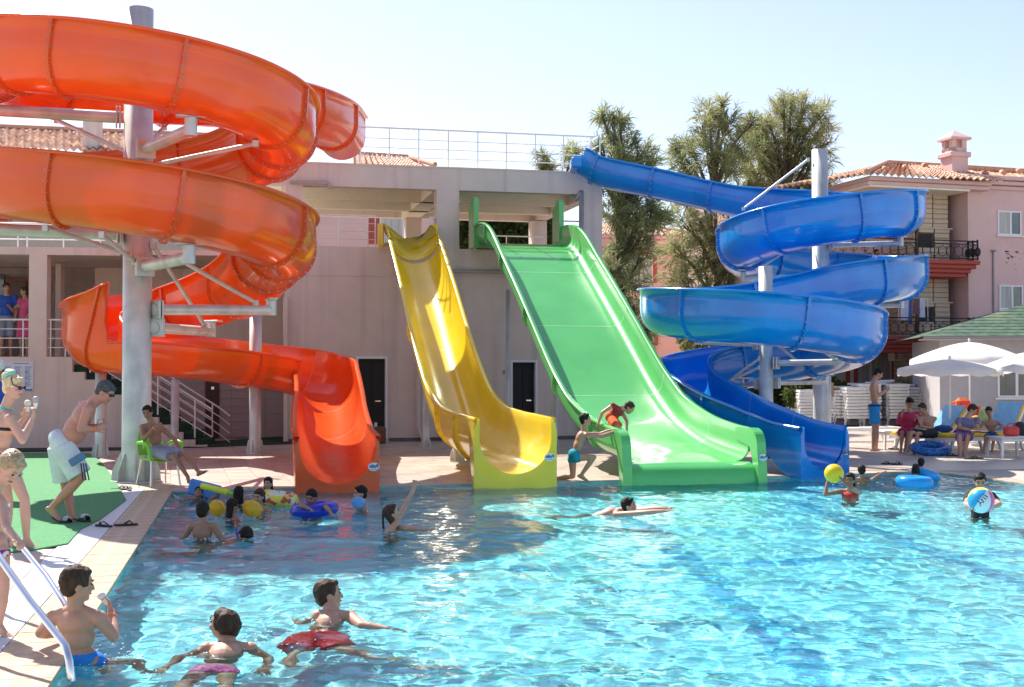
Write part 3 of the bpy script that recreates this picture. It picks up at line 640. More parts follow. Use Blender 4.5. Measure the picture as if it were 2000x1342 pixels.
mb = MB(); hbox(mb, 0, 14, 0, 8, 0, zc0 + .1); mb.build('wing_wall', M_PINK, ht)
mb = MB(); hbox(mb, -7.0, -.001, 2.2, 8, 0, zc0 + .1); mb.build('rear_wall', M_PINK2, ht)
for k, (o_, zz) in enumerate(((.10, 0), (.2, .16), (.32, .32))):
    mb = MB(); hbox(mb, -.2, 14.3, -o_, 8, zc0 + .1 + zz, zc0 + .24 + zz, bev=.02); mb.build('cornice', M_PINK, ht)
uA = hu(HP(1690, 400)) - .1; mb = MB(); hbox(mb, uA, -.2, -.4, 8, zc0 - .06, zc0 + .0); mb.build('eave_soffit', M_CREAM, ht)
for k, (o_, zz) in enumerate(((.42, .002), (.52, .15))): mb = MB(); hbox(mb, uA - .05, .6, -o_, 8, zc0 + zz, zc0 + zz + .14, bev=.02); mb.build('cornice', M_PINK, ht)
zr = zc0 + .31; ev = -.75
def HQ(u, v, z): q = HO + BU * u + BV * v; return Vector((q.x, q.y, z))
roof_plane('roof', HQ(uA - .3, ev, zr), HQ(.9, ev, zr), HQ(uA + 2.6, ev + 3.2, zr + .95), HQ(.9, ev + 3.2, zr + .95), M_TERRA, ht)
roof_plane('roof', HQ(.3, ev + .5, zr + .16), HQ(14, ev + .5, zr + .16), HQ(.3, ev + 3.6, zr + .90), HQ(14, ev + 3.6, zr + .90), M_TERRA, ht)
roof_plane('roof', HQ(uA - 2.2, ev + 6, zr), HQ(uA - .3, ev, zr), HQ(uA + 2.6, ev + 6, zr + .95), HQ(uA + 2.6, ev + 3.2, zr + .95), M_TERRA, ht)
ridge_caps(HQ(uA - .3, ev, zr + .05), HQ(uA + 2.6, ev + 3.2, zr + 1.0), ht, M_TERRA); ridge_caps(HQ(uA + 2.6, ev + 3.2, zr + 1.0), HQ(14, ev + 3.6, zr + .98), ht, M_TERRA)
for i in range(9):
    o_ = MB(); q = HQ(uA + 1 + i * 1.35, ev + .9 + (i % 3) * .8, zr + .34 + (i % 3) * .24); o_.tube([q, q + Vector((0, .25, .1))], [.11, .06], 8); o_.build('vent_tile', M_TERRA, ht)
c = HP(1865, 338, 1.0); u0 = hu(c); mb = MB(); hbox(mb, u0 - .33, u0 + .33, .7, 1.36, zr - .2, HP(1865, 298)[2]); zz = HP(1865, 298)[2]; hbox(mb, u0 - .42, u0 + .42, .61, 1.45, zz, zz + .18, bev=.03)
hbox(mb, u0 - .30, u0 - .12, .73, .91, zz + .18, zz + .62); hbox(mb, u0 + .12, u0 + .30, .73, .91, zz + .18, zz + .62); hbox(mb, u0 - .30, u0 - .12, 1.15, 1.33, zz + .18, zz + .62); hbox(mb, u0 + .12, u0 + .30, 1.15, 1.33, zz + .18, zz + .62); hbox(mb, u0 - .3, u0 + .3, .73, 1.33, zz + .18, zz + .34)
ch = mb.build('chimney', M_PINK, ht); mb = MB()
q = [HQ(u0 + a, 1.03 + b, zz + .62) for a, b in ((-.42, -.42), (.42, -.42), (.42, .42), (-.42, .42))]; q += [v + Vector((0, 0, .08)) for v in q]; q.append(HQ(u0, 1.03, zz + 1.0))
mb.add(q, [(3, 2, 1, 0), (0, 1, 5, 4), (1, 2, 6, 5), (2, 3, 7, 6), (3, 0, 4, 7), (4, 5, 8), (5, 6, 8), (6, 7, 8), (7, 4, 8)]); mb.build('chimney_cap', M_PINK, ch)
# balconies
def scroll_balcony(px0, px1, ztop_px, zbot_px, lab):
    a = hu(HP(px0, ztop_px, -.6)); b = hu(HP(px1, ztop_px, -.6)); zt, zb = HP(1800, ztop_px, -.6)[2], HP(1800, zbot_px, -.6)[2]
    bal = empty('balcony_railing', HQ(b, -.6, zb), 0, lab, 'balcony railing')
    for z, r in ((zt, .022), (zt - .12, .014), (zb + .04, .018)): mb = MB(); mb.tube([HQ(a, -.6, z), HQ(b, -.6, z), HQ(b, .0, z)], r, 6); mb.build('rail', M_IRON, bal)
    n = max(2, int((b - a) / .30)); m0 = MB()
    rad = (zt - zb) * .27; zc = (zt - .12 + zb + .04) / 2
    Mx = Matrix((BU, Vector((0, 0, 1)), BV)).transposed()
    m0.torus((0, 0, 0), rad, .011, Mx, 14, 5); m0.tube([BU * rad + Vector((0, 0, 0)), BU * rad + Vector((0, 0, (zt - zb) * .42))], .009, 5); m0.tube([BU * rad, BU * rad - Vector((0, 0, (zt - zb) * .42))], .009, 5); m0.torus(Vector((0, 0, rad * 1.2)), rad * .32, .01, Mx, 8, 4); m0.torus(Vector((0, 0, -rad * 1.2)), rad * .32, .01, Mx, 8, 4)
    me = m0.mesh('scroll_panel'); me.materials.append(M_IRON)
    for i in range(n):
        o = bpy.data.objects.new('scroll_panel', me); COL.objects.link(o); o.parent = bal; o.matrix_parent_inverse = world_matrix(bal).inverted(); o.location = HQ(a + (i + .5) * (b - a) / n, -.6, zc)
    mb = MB(); 
    for k in range(3): mb.cyl(HQ(b - .02, -.6 + k * .25, zb), HQ(b - .02, -.6 + k * .25, zt + .06), .035, 8); mb.ell(HQ(b - .02, -.6 + k * .25, zc), (.12, .06, .16), None, 8, 6)
    mb.build('corner_scrollwork', M_IRON, bal)
    return a, b, zt, zb
ba, bb, zt1, zb1 = scroll_balcony(1690, 1910, 468, 505, 'upper black wrought iron balcony railing on the pink hotel')
for k, (o_, z_) in enumerate(((0, 0), (.1, .14), (.22, .28), (.34, .42))): mb = MB(); hbox(mb, ba - 1, bb + .05 - o_, -.68 + o_, 2.2, zb1 - .16 - z_, zb1 - .02 - z_, bev=.02); mb.build('balcony_slab', M_RED, ht)
ba, bb, zt2, zb2 = scroll_balcony(1690, 1912, 621, 655, 'lower black wrought iron balcony railing beside the green roof')
for k, (o_, z_) in enumerate(((0, 0), (.1, .14), (.22, .28), (.34, .42))): mb = MB(); hbox(mb, ba - 1, bb + .05 - o_, -.68 + o_, 2.2, zb2 - .16 - z_, zb2 - .02 - z_, bev=.02); mb.build('balcony_slab', M_RED, ht)
# left part of the balconies that bends back
for zt_, zb_, lab in ((zt1, zb1, 'receding upper balcony railing behind the blue slide\'s post'),):
    bal = empty('balcony_railing', HQ(ba, -.6, zb_), 0, lab, 'balcony railing')
    for z, r in ((zt_, .022), (zt_ - .12, .014), (zb_ + .04, .018)): mb = MB(); mb.tube([HQ(ba, -.6, z), HQ(ba - 2.6, 1.2, z)], r, 6); mb.build('rail', M_IRON, bal)
    for i in range(9): q = HQ(ba - i * .29, -.6 + i * .2, zb_); mb = MB(); mb.cyl(q, q + Vector((0, 0, zt_ - zb_)), .012, 6); mb.torus(q + Vector((0, 0, (zt_ - zb_) / 2)), .12, .01, Matrix((BU, Vector((0, 0, 1)), BV)).transposed(), 10, 4); mb.build('scroll_panel', M_IRON, bal)
# sandstone brick pillars in the balcony corner, every brick its own piece
def brick_pillar(zb, zt, lab):
    root = empty('brick_fireplace', HQ(-1.2, 1.2, zb), 0, lab, 'fireplace')
    mb = MB(); hbox(mb, -1.55, -.28, .75, 2.2, zb, zt); mb.build('core', M_MORTAR, root)
    mf = MB().box((0, 0, 0), (.60, .04, .155), None, .006).mesh('brick'); mf.materials.append(M_STONEBR); n = int((zt - zb) / .172)
    ms = MB().box((0, 0, 0), (.04, .46, .155), None, .006).mesh('brick'); ms.materials.append(M_STONEBR)
    for j in range(n):
        z = zb + .09 + j * .172; wide = .08 if z < zb + 1.15 else 0
        for i in range(2):
            q = HQ(-1.24 + i * .645 + (.0 if j % 2 else .01), .735 - wide, z)
            if .55 < z - zb < 1.0 and i == 0: continue
            o = bpy.data.objects.new('brick', mf); COL.objects.link(o); o.parent = root; o.matrix_parent_inverse = world_matrix(root).inverted(); o.location = q; o.rotation_euler = (0, 0, BA)
        for i in range(3):
            q = HQ(-1.565 - wide, .98 + i * .49, z); o = bpy.data.objects.new('brick', ms); COL.objects.link(o); o.parent = root; o.matrix_parent_inverse = world_matrix(root).inverted(); o.location = q; o.rotation_euler = (0, 0, BA)
    mb = MB(); hbox(mb, -1.72, -.2, .58, .78, zb + 1.17, zb + 1.22); mb.build('mantel_shelf', M_STONEBR, root)
    mb = MB(); hbox(mb, -1.5, -.95, .72, .74, zb + .5, zb + 1.0); mb.build('fire_opening', M_DARK, root)
brick_pillar(zb1, zc0 + .25, 'tall sandstone brick fireplace on the upper hotel balcony')
brick_pillar(zb2, zb1 - .45, 'sandstone brick fireplace on the lower hotel balcony')
brick_pillar(0, zb2 - .5, 'shaded sandstone brick fireplace below the lower hotel balcony')
for px, py, w_, h_ in ((1971, 436, .98, .86), (1974, 581, .98, .86)): window(ht, HP(px, py), w_, h_, BR, -BV, .55, None, True, True, None, True)
# balcony doors and pale window panels behind the railing
for px, py in ((1640, 430), (1660, 600), (1700, 720), (1625, 720)):
    q = HP(px, py, 2.2); window(ht, q, 1.7, 1.9, BR, -BV, .5, (M_RED, .16), True, False)
mb = MB(); q = HP(1808, 366, 1.0); mb.ell(HQ(hu(q), .9, zc0 + .22), (.28, .2, .05)); mb.build('ceiling_lamp', M_DARK, ht)
mb = MB(); q = HP(1939, 490); mb.tube([q - BV * .03, q - BV * .03 - Vector((0, 0, 3.2))], .035, 8); mb.torus(q - BV * .05, .06, .03); tag(mb.build('drain_pipe', M_PVC), 'thin vertical pipe on the hotel\'s pink wall under the right windows', 'pipe')
M_STAIN = material('flaking_dark_patch', (.12, .09, .09), .9)
mb = MB()
for k in range(16): q = HP(1965 + random.uniform(0, 35), 505 + random.gauss(0, 10), 0) - BV * .003; s_ = random.uniform(.02, .09); mb.add([q + BU * random.uniform(-s_, s_) * 1.6 + Vector((0, 0, random.uniform(-s_, s_))) - BV * .001 * k for _ in range(5)], [(0, 1, 2, 3, 4)])
mb.build('flaked_paint', M_STAIN, ht)
# air conditioner
q = HP(1762, 689, 1.6); ac = empty('air_conditioner', q, 0, 'cream air conditioning unit on the wall below the lower balcony', 'air conditioner')
mb = MB(); mb.box(q, (.95, .35, .6), BR, .03); mb.build('casing', M_CREAM, ac); mb = MB(); Mx = Matrix((BU, Vector((0, 0, 1)), -BV)).transposed()
for r in (.20, .15, .10, .05): mb.torus(q - BV * .18 + BU * .1, r, .008, Mx, 16, 4)
mb.build('fan_grille', M_PVC, ac); mb = MB()
for k in range(6): mb.box(q - BV * .178 - BU * .36 + Vector((0, 0, -.2 + k * .08)), (.14, .01, .03), BR)
mb.build('louvre', M_DARK, ac)
# laundry on the lower balcony
def cloth(c, w_, h_, R, mat, name, label, cat, wav=.03):
    mb = MB(); n, m = 7, 8; vs = []
    for j in range(m + 1):
        for i in range(n + 1): vs.append(Vector(c) + R @ Vector(((i / n - .5) * w_ * (1 + .1 * j / m), wav * math.sin(i * 1.9 + j * .25), -h_ * j / m)))
    N = len(vs); vs += [v + R @ Vector((0, .008, 0)) for v in vs]; f = []
    for j in range(m):
        for i in range(n): a = j * (n + 1) + i; f += [(a, a + n + 1, a + n + 2, a + 1), (N + a, N + a + 1, N + a + n + 2, N + a + n + 1)]
    mb.add(vs, f, True); return tag(mb.build(name, mat), label, cat)
for px, w_, h_, col, lb in ((1768, .30, .75, (.62, .60, .72), 'pale lilac towel drying on the lower hotel balcony'), (1778, .16, .9, (.12, .16, .35), 'blue patterned towel drying between a lilac and a maroon one'), (1791, .24, .55, (.22, .10, .12), 'short maroon cloth drying on the lower hotel balcony'), (1802, .2, .7, (.66, .66, .74), 'white towel at the right end of the drying laundry')):
    cloth(HP(px, 582, -.3), w_, h_, BR, material('cloth_' + lb[:9], col, .9), 'towel', lb, 'towel')
a, b = HP(1755, 581, -.3), HP(1812, 583, -.3); mb = MB(); mb.tube([a, b], .012, 6); mb.tube([a, a - Vector((0, 0, 1.2))], .012, 6); mb.tube([b, b - Vector((0, 0, 1.2))], .012, 6); tag(mb.build('clothes_rack', M_RAIL), 'thin clothes rack holding the laundry on the lower balcony', 'clothes rack')
# ---------------------------------------------------------------- green-roofed hut
kt = empty('snack_hut', P(1950, 800, 36), 0, 'grey rendered hut with a patchy green shingle roof at the right edge', 'hut'); KA = math.radians(-9); KU = Vector((math.cos(KA), math.sin(KA), 0)); KV = Vector((-math.sin(KA), math.cos(KA), 0)); KR = rotz(KA)
KO = P(1836, 800, 36); KO.z = 0
def KP(px, py, back=0.0): return on_plane(px, py, KO + KV * back, KV)
zk = KP(1900, 662)[2]; M_HUT = material('pale_grey_render', (.42, .40, .41), .9, noise_amt=.05)
def kbox(mb, u0, u1, v0, v1, z0, z1, bev=0): q = KO + KU * (u0 + u1) / 2 + KV * (v0 + v1) / 2; mb.box(Vector((q.x, q.y, (z0 + z1) / 2)), (abs(u1 - u0), abs(v1 - v0), abs(z1 - z0)), KR, bev); return mb
mb = MB(); kbox(mb, 0, 8, 0, 5, 0, zk); mb.build('wall', M_HUT, kt)
M_SHING = material('green_shingle', (.03, .075, .05), .9, noise_amt=.3, noise_scale=5, col2=(.06, .11, .07), dirt=((.20, .23, .13), 1.1, .8, (1, 1, 2.5)))
def KQ(u, v, z): q = KO + KU * u + KV * v; return Vector((q.x, q.y, z))
ek = KP(1803, 661, -.5); uk = (ek - KO).dot(KU)
mb = MB(); kbox(mb, uk, 8.6, -.52, -.46, zk - .02, zk + .09); mb.build('fascia', M_HUT, kt)
rk = empty('x', (0, 0, 0)); bpy.data.objects.remove(rk)
rows = 14; mbs = MB(); e0 = KQ(uk - .1, -.6, zk + .06); g0 = KQ(uk + 4.6, 4.0, zk + 1.45); e1 = KQ(9, -.6, zk + .06); g1 = KQ(9, 4.0, zk + 1.45)
for j in range(rows):
    t0, t1 = j / rows, (j + 1.05) / rows; a0, b0 = e0.lerp(g0, t0), e1.lerp(g1, t0); a1, b1 = e0.lerp(g0, t1), e1.lerp(g1, t1); mbs.add([a0 + Vector((0, 0, .012)), b0 + Vector((0, 0, .012)), b1, a1, a0, b0], [(0, 1, 2, 3), (4, 5, 1, 0)])
mbs.build('shingle_roof', M_SHING, kt); mb = MB(); mb.add([KQ(uk - .1, -.6, zk + .04), g0 - Vector((0, 0, .05)), KQ(uk - .1, 8, zk + .04)], [(0, 1, 2)]); mb.build('roof_end', M_SHING, kt); mb = MB(); kbox(mb, uk - .05, 8.6, -.55, .02, zk - .04, zk - .01); mb.build('soffit', M_HUT, kt)
window(kt, KP(1990, 748), 1.15, .82, KR, -KV, .45, None, False, True)

# ---------------------------------------------------------------- water slides
def catmull(P_, n):
    P_ = np.array(P_, float); N = len(P_); out = []
    d = [0]
    for i in range(1, N): d.append(d[-1] + max(1e-4, np.linalg.norm(P_[i, :3] - P_[i - 1, :3])) ** .5)
    Q = np.vstack([2 * P_[0] - P_[1], P_, 2 * P_[-1] - P_[-2]])
    for i in range(N - 1):
        p0, p1, p2, p3 = Q[i], Q[i + 1], Q[i + 2], Q[i + 3]
        for k in range(n):
            t = k / n
            out.append(.5 * ((2 * p1) + (-p0 + p2) * t + (2 * p0 - 5 * p1 + 4 * p2 - p3) * t * t + (-p0 + 3 * p1 - 3 * p2 + p3) * t ** 3))
    out.append(P_[-1]); return np.array(out)
def resample(A, step):
    s = np.concatenate([[0], np.cumsum(np.linalg.norm(np.diff(A[:, :3], axis=0), axis=1))]); L = s[-1]; n = max(4, int(L / step)); t = np.linspace(0, L, n + 1)
    return np.stack([np.interp(t, s, A[:, j]) for j in range(A.shape[1])], 1), t
def u_section(r, H, dl, dr, c=None, n=9):
    """inner profile from the left rim to the right rim, (side, height)"""
    b = min(c if c else r, H, r); pts = [(-r, dl), (-r, dl * .5 - (H - b) * .5), (-r, -(H - b))]
    for k in range(1, n + 1):
        a = math.pi / 2 * k / n; pts.append((-r + b * (1 - math.cos(a)), -(H - b) - b * math.sin(a)))
    if r - b > .05: pts += [(-(r - b) / 3, -H), ((r - b) / 3, -H)]
    for k in range(n, 0, -1):
        a = math.pi / 2 * k / n; pts.append((r - b * (1 - math.cos(a)), -(H - b) - b * math.sin(a)))
    if r - b <= .05: pts.pop(3 + n)
    pts += [(r, -(H - b)), (r, dr * .5 - (H - b) * .5), (r, dr)]
    return pts
def offset_open(pts, th):
    out = []
    for i, p in enumerate(pts):
        a = Vector(pts[max(0, i - 1)]); b = Vector(pts[min(len(pts) - 1, i + 1)]); t = (b - a).normalized(); out.append((p[0] + t.y * th, p[1] - t.x * th))
    return out
class Trough:
    def __init__(s, ctrl, step=.12, c=None, lip=.06):
        """ctrl rows: X, Y, rim z, half width, depth, extra left wall, extra right wall"""
        A = catmull(ctrl, 10); s.A, s.t = resample(A, step); s.c = c; s.lip = lip; s.N = len(s.A)
        d = np.gradient(s.A[:, :3], axis=0); s.T = d / np.linalg.norm(d, axis=1)[:, None]
    def frame(s, i):
        T = Vector(s.T[i]); T2 = Vector((T.x, T.y, 0)).normalized(); S = Vector((T2.y, -T2.x, 0)); U = S.cross(T).normalized()
        return Vector(s.A[i, :3]), T, S, U
    def closed(s, i, grow=0, th=.022):
        _, _, _, r, H, dl, dr = s.A[i]
        inn = u_section(r, H, dl, dr, s.c); out = offset_open(inn, -th) if False else [(-p[0] * 0 + q[0], q[1]) for p, q in zip(inn, offset_open(inn, th))]
        lp = s.lip
        # rolled rim: outward lip on both sides
        L = [(out[0][0] - lp, dl - .035), (out[0][0] - lp - .012, dl - .01), (out[0][0] - lp + .004, dl + .014), (inn[0][0] - .01, dl + .016)]
        R = [(inn[-1][0] + .01, dr + .016), (out[-1][0] + lp - .004, dr + .014), (out[-1][0] + lp + .012, dr - .01), (out[-1][0] + lp, dr - .035)]
        o2 = list(out); o2[0] = (out[0][0], dl - .03); o2[-1] = (out[-1][0], dr - .03)
        return L + inn[0:] + R + o2[::-1]
    def seg(s, i0, i1, name, mat, parent):
        mb = MB(); vs = []; n = None
        for i in range(i0, i1 + 1):
            p, T, S, U = s.frame(i); sec = s.closed(i); n = len(sec); vs += [p + S * a + U * b for a, b in sec]
        m = i1 - i0 + 1
        fs = [(j * n + k, (j + 1) * n + k, (j + 1) * n + (k + 1) % n, j * n + (k + 1) % n) for j in range(m - 1) for k in range(n)]
        mb.add(vs, fs, True)
        for i, j in ((i0, 0), (i1, m - 1)):                 # end faces with their own vertices
            p, T, S, U = s.frame(i); sec = [p + S * a + U * b for a, b in s.closed(i)]; ni = (n - 8) // 2
            q = [(4 + k, 5 + k, n - 2 - k, n - 1 - k) for k in range(ni - 1)]; mb.add(sec, q if j else [x[::-1] for x in q], False)
        o = mb.build(name, mat, parent); return o
    def rib(s, i, mat, parent, name='flange', wd=.05, out=.055, bolts=None):
        p, T, S, U = s.frame(i); r, H, dl, dr = s.A[i, 3:7]; inn = u_section(r, H, dl - .03, dr - .03, s.c); a = offset_open(inn, .02); b = offset_open(inn, .02 + out); mb = MB(); vs = []; n = len(a)
        for (q, off) in ((a, -wd / 2), (b, -wd / 2), (b, wd / 2), (a, wd / 2)): vs += [p + S * x + U * y + T * off for x, y in q]
        fs = []
        for l in range(4):
            l2 = (l + 1) % 4
            for k in range(n - 1): fs.append((l * n + k, l2 * n + k, l2 * n + k + 1, l * n + k + 1))
        fs += [(0, n, 2 * n, 3 * n), (n - 1, 4 * n - 1, 3 * n - 1, 2 * n - 1)]
        mb.add(vs, fs, False); mb.build(name, mat, parent)
        if bolts is not None:
            L = 0; nxt = .08; mid = offset_open(inn, .02 + out * .55)
            for k in range(n - 1):
                A_ = Vector(mid[k]); B_ = Vector(mid[k + 1]); ln = (B_ - A_).length
                while nxt < L + ln:
                    q = A_.lerp(B_, (nxt - L) / ln); c = p + S * q.x + U * q.y
                    bolts.cyl(c - T * (wd / 2 + .014), c + T * (wd / 2 + .014), .013, 6); nxt += .15
                L += ln
        return
    def seam(s, i, mat, parent):
        p, T, S, U = s.frame(i); r, H, dl, dr = s.A[i, 3:7]; inn = u_section(r, H, dl, dr, s.c); a = offset_open(inn, -.003); vs = []; n = len(a)
        for off in (-.006, .006): vs += [p + S * x + U * y + T * off for x, y in a]
        MB().add(vs, [(k, k + 1, n + k + 1, n + k) for k in range(n - 1)], True).build('seam_line', mat, parent)
    def at_len(s, L): return int(np.argmin(abs(s.t - L)))
def make_slide(name, label, mat, tr, cuts, group=None, seam=None):
    root = empty(name, tuple(tr.A[-1, :2]) + (0,), 0, label, 'water slide', group); bolts = MB()
    idx = [0] + [tr.at_len(c) for c in cuts] + [tr.N - 1]
    for a, b in zip(idx[:-1], idx[1:]):
        if b > a: tr.seg(a, b, 'trough_section', mat, root)
    for a in idx[1:-1]:
        tr.rib(a, mat, root, bolts=bolts)
        if seam: tr.seam(a, seam, root)
    if bolts.v: tag(bolts.build('bolt_heads', M_BOLT, root), kind='stuff')
    return root
# --- orange spiral
OC = Vector((-5.86, 19.84)); on = Vector((.283, -.959)); ot = Vector((.959, .283)); RC = 2.2
def oring(phi, R=RC): a = math.radians(phi); return OC + (on * math.cos(a) + ot * math.sin(a)) * R
def ozr(phi): return 6.40 - .00508 * phi
H0 = .93; r0 = .53
oc = [(-3.98, 29.6, 7.66, r0, .98, 0, 0), (-4.02, 27.6, 7.58, r0, .95, 0, 0), (-4.4, 25.3, 7.38, r0, H0, 0, 0), (-5.05, 23.3, 7.14, r0, H0, 0, 0)]
for ph, z in ((-190, 6.98), (-160, 6.94), (-125, 6.90), (-90, 6.82), (-60, 6.70)): q = oring(ph); oc.append((q.x, q.y, z, r0, H0, 0, 0))
for ph in range(-36, 461, 24): q = oring(ph); oc.append((q.x, q.y, ozr(ph), r0, H0, 0, 0))
q = oring(470)
oc += [(q.x, q.y, 3.98, r0, H0, 0, 0), (-4.55, 22.6, 3.82, r0, H0, 0, 0), (-5.3, 24.4, 3.7, r0, H0, 0, 0), (-6.2, 25.8, 3.55, r0, H0, 0, .02), (-7.2, 26.6, 3.36, r0, H0, 0, .10), (-8.05, 26.4, 3.15, r0, H0, -.05, .15),
       (-8.42, 25.5, 2.93, r0, H0, -.05, .08), (-8.12, 24.75, 2.60, r0, .80, .05, .55), (-7.80, 24.5, 2.44, r0, .72, .1, .90), (-7.60, 24.42, 2.38, r0, .68, .15, .96), (-7.50, 24.40, 2.35, r0, .66, .18, .0), (-7.2, 24.4, 2.29, r0, .62, .22, 0), (-6.3, 25.0, 2.20, r0, .62, .25, 0), (-5.3, 26.3, 2.05, .55, .66, .3, 0), (-4.6, 27.0, 1.90, .57, .66, .34, 0), (-3.98, 26.7, 1.74, .57, .68, .26, 0), (-3.75, 25.7, 1.60, .57, .70, .16, 0),
       (-3.5, 24.3, 1.36, .57, .72, .05, 0), (-3.2, 22.3, 1.08, .57, .70, 0, 0), (-2.85, 20.2, .83, .56, .68, 0, 0), (-2.53, 18.45, .76, .55, .68, 0, 0)]
ORANGE = Trough(oc)
L_ = ORANGE.t[-1]
def cut_at_phi(tr, pts):
    out = []
    for (x, y, z) in pts:
        d = (tr.A[:, 0] - x) ** 2 + (tr.A[:, 1] - y) ** 2 + 4 * (tr.A[:, 2] - z) ** 2; out.append(tr.t[int(np.argmin(d))])
    return sorted(out)
cp_ = []
for ph in (-190, -142, -94, -46, -25, 14, 62, 90, 110, 158, 206, 254, 300, 335, 374, 422, 450, 470): q = oring(ph); cp_.append((q.x, q.y, ozr(ph) if ph > -50 else 6.9))
cp_ += [(-4.0, 27.9, 7.6), (-4.3, 25.6, 7.38), (-5.3, 24.4, 3.7), (-6.8, 26.4, 3.4), (-8.42, 25.6, 2.93), (-7.6, 24.5, 2.5), (-5.6, 26.2, 2.28), (-4.3, 27.0, 2.0), (-3.7, 25.5, 1.7), (-3.3, 23.0, 1.2), (-3.0, 21.2, .93)]
orange = make_slide('spiral_slide', 'tall orange spiral slide winding round the thick grey post on the left', M_ORANGE, ORANGE, cut_at_phi(ORANGE, cp_), seam=material('pale_orange_joint', (.9, .35, .2), .4))
M_LABELW = material('white_sticker', (.72, .78, .82), .3, noise_amt=.02); M_INK = material('dark_blue_ink', (.01, .03, .10), .4); M_INK2 = material('sky_blue_ink', (.02, .25, .6), .4)
def end_panel(tr, mat, root, zb=-.10, side=.10, back=.9, name='end_panel', top=0.0, wr=.07):
    """the upright panel round the mouth of a slide, with cheeks that run back along it"""
    p, T, S, U = tr.frame(tr.N - 1); r, H, dl, dr = tr.A[-1, 3:7]; T2 = Vector((T.x, T.y, 0)).normalized()
    inn = u_section(r, H, dl, dr, tr.c, 12); pz = p.z
    W = r + side
    outer = [(-W, zb - pz), (-W, dl - .10), (-W + .03, dl - .03), (-W + wr, dl + .01)]
    outerR = [(W - wr, dr + .01), (W - .03, dr - .03), (W, dr - .10), (W, zb - pz)]
    mb = MB(); k = len(inn); vs = []
    for off in (.0, .05):
        vs += [p + S * a + Vector((0, 0, b)) + T2 * off for a, b in inn]
    # front face strip between the inner U and the outer outline
    def outer_pt(i):
        a, b = inn[i]
        if i == 0: return (-W + wr, dl + .01)
        if i == k - 1: return (W - wr, dr + .01)
        fr_ = i / (k - 1)
        if b > -(H * .45): return (-W if a < 0 else W, b - .04)
        if a < -r * .75: return (-W, b * 1.0 - .05)
        if a > r * .75: return (W, b * 1.0 - .05)
        return (a * W / r, zb - pz)
    op = [outer_pt(i) for i in range(k)]
    b0 = len(vs)
    for off in (.0, .05): vs += [p + S * a + Vector((0, 0, b)) + T2 * off for a, b in op]
    fs = []
    for i in range(k - 1):
        fs.append((k + i, k + i + 1, b0 + k + i + 1, b0 + k + i)); fs.append((i + 1, i, b0 + i, b0 + i + 1)); fs.append((i, i + 1, k + i + 1, k + i)); fs.append((b0 + i + 1, b0 + i, b0 + k + i, b0 + k + i + 1))
    mb.add(vs, fs, False)
    # the two lower corners
    for sgn in (-1, 1):
        js = [i for i in range(k) if abs(op[i][0] - sgn * W) < 1e-6]; lo = min(js, key=lambda i: op[i][1]); nb = [i for i in range(k) if abs(op[i][1] - (zb - pz)) < 1e-6]; e = min(nb, key=lambda i: sgn * -op[i][0])
        c0 = p + S * (sgn * W) + Vector((0, 0, zb - pz))
        a_ = p + S * op[lo][0] + Vector((0, 0, op[lo][1])); b_2 = p + S * op[e][0] + Vector((0, 0, op[e][1])); i_ = p + S * inn[lo][0] + Vector((0, 0, inn[lo][1]))
        mb.add([a_ + T2 * .05, c0 + T2 * .05, b_2 + T2 * .05, a_, c0, b_2], [(0, 1, 2) if sgn > 0 else (2, 1, 0), (5, 4, 3), (0, 3, 4, 1), (1, 4, 5, 2)], False)
    # cheeks
    ib = tr.at_len(tr.t[-1] - back); q, T_b, S_b, U_b = tr.frame(ib)
    for sgn in (-1, 1):
        a0 = p + S * sgn * W; ztop0 = pz + (dl if sgn < 0 else dr) - .06; a1 = q + S_b * sgn * (tr.A[ib, 3] + .07); zt1 = q.z + tr.A[ib, 5 if sgn < 0 else 6] - .03
        vsd = []
        for off in (0, -.03):
            o_ = S * sgn * off
            vsd += [Vector((a0.x, a0.y, zb)) + o_, Vector((a0.x, a0.y, ztop0)) + o_, Vector((a1.x, a1.y, zt1)) + o_, Vector((a1.x, a1.y, zt1 - .28)) + o_, Vector(((a0 * .65 + a1 * .35).x, (a0 * .65 + a1 * .35).y, zb + .16)) + o_]
        mb.add(vsd, [(0, 1, 2, 3, 4), (9, 8, 7, 6, 5), (0, 5, 6, 1), (1, 6, 7, 2), (2, 7, 8, 3), (3, 8, 9, 4), (4, 9, 5, 0)], False)
    o = mb.build(name, mat, root)
    return p, T2, S
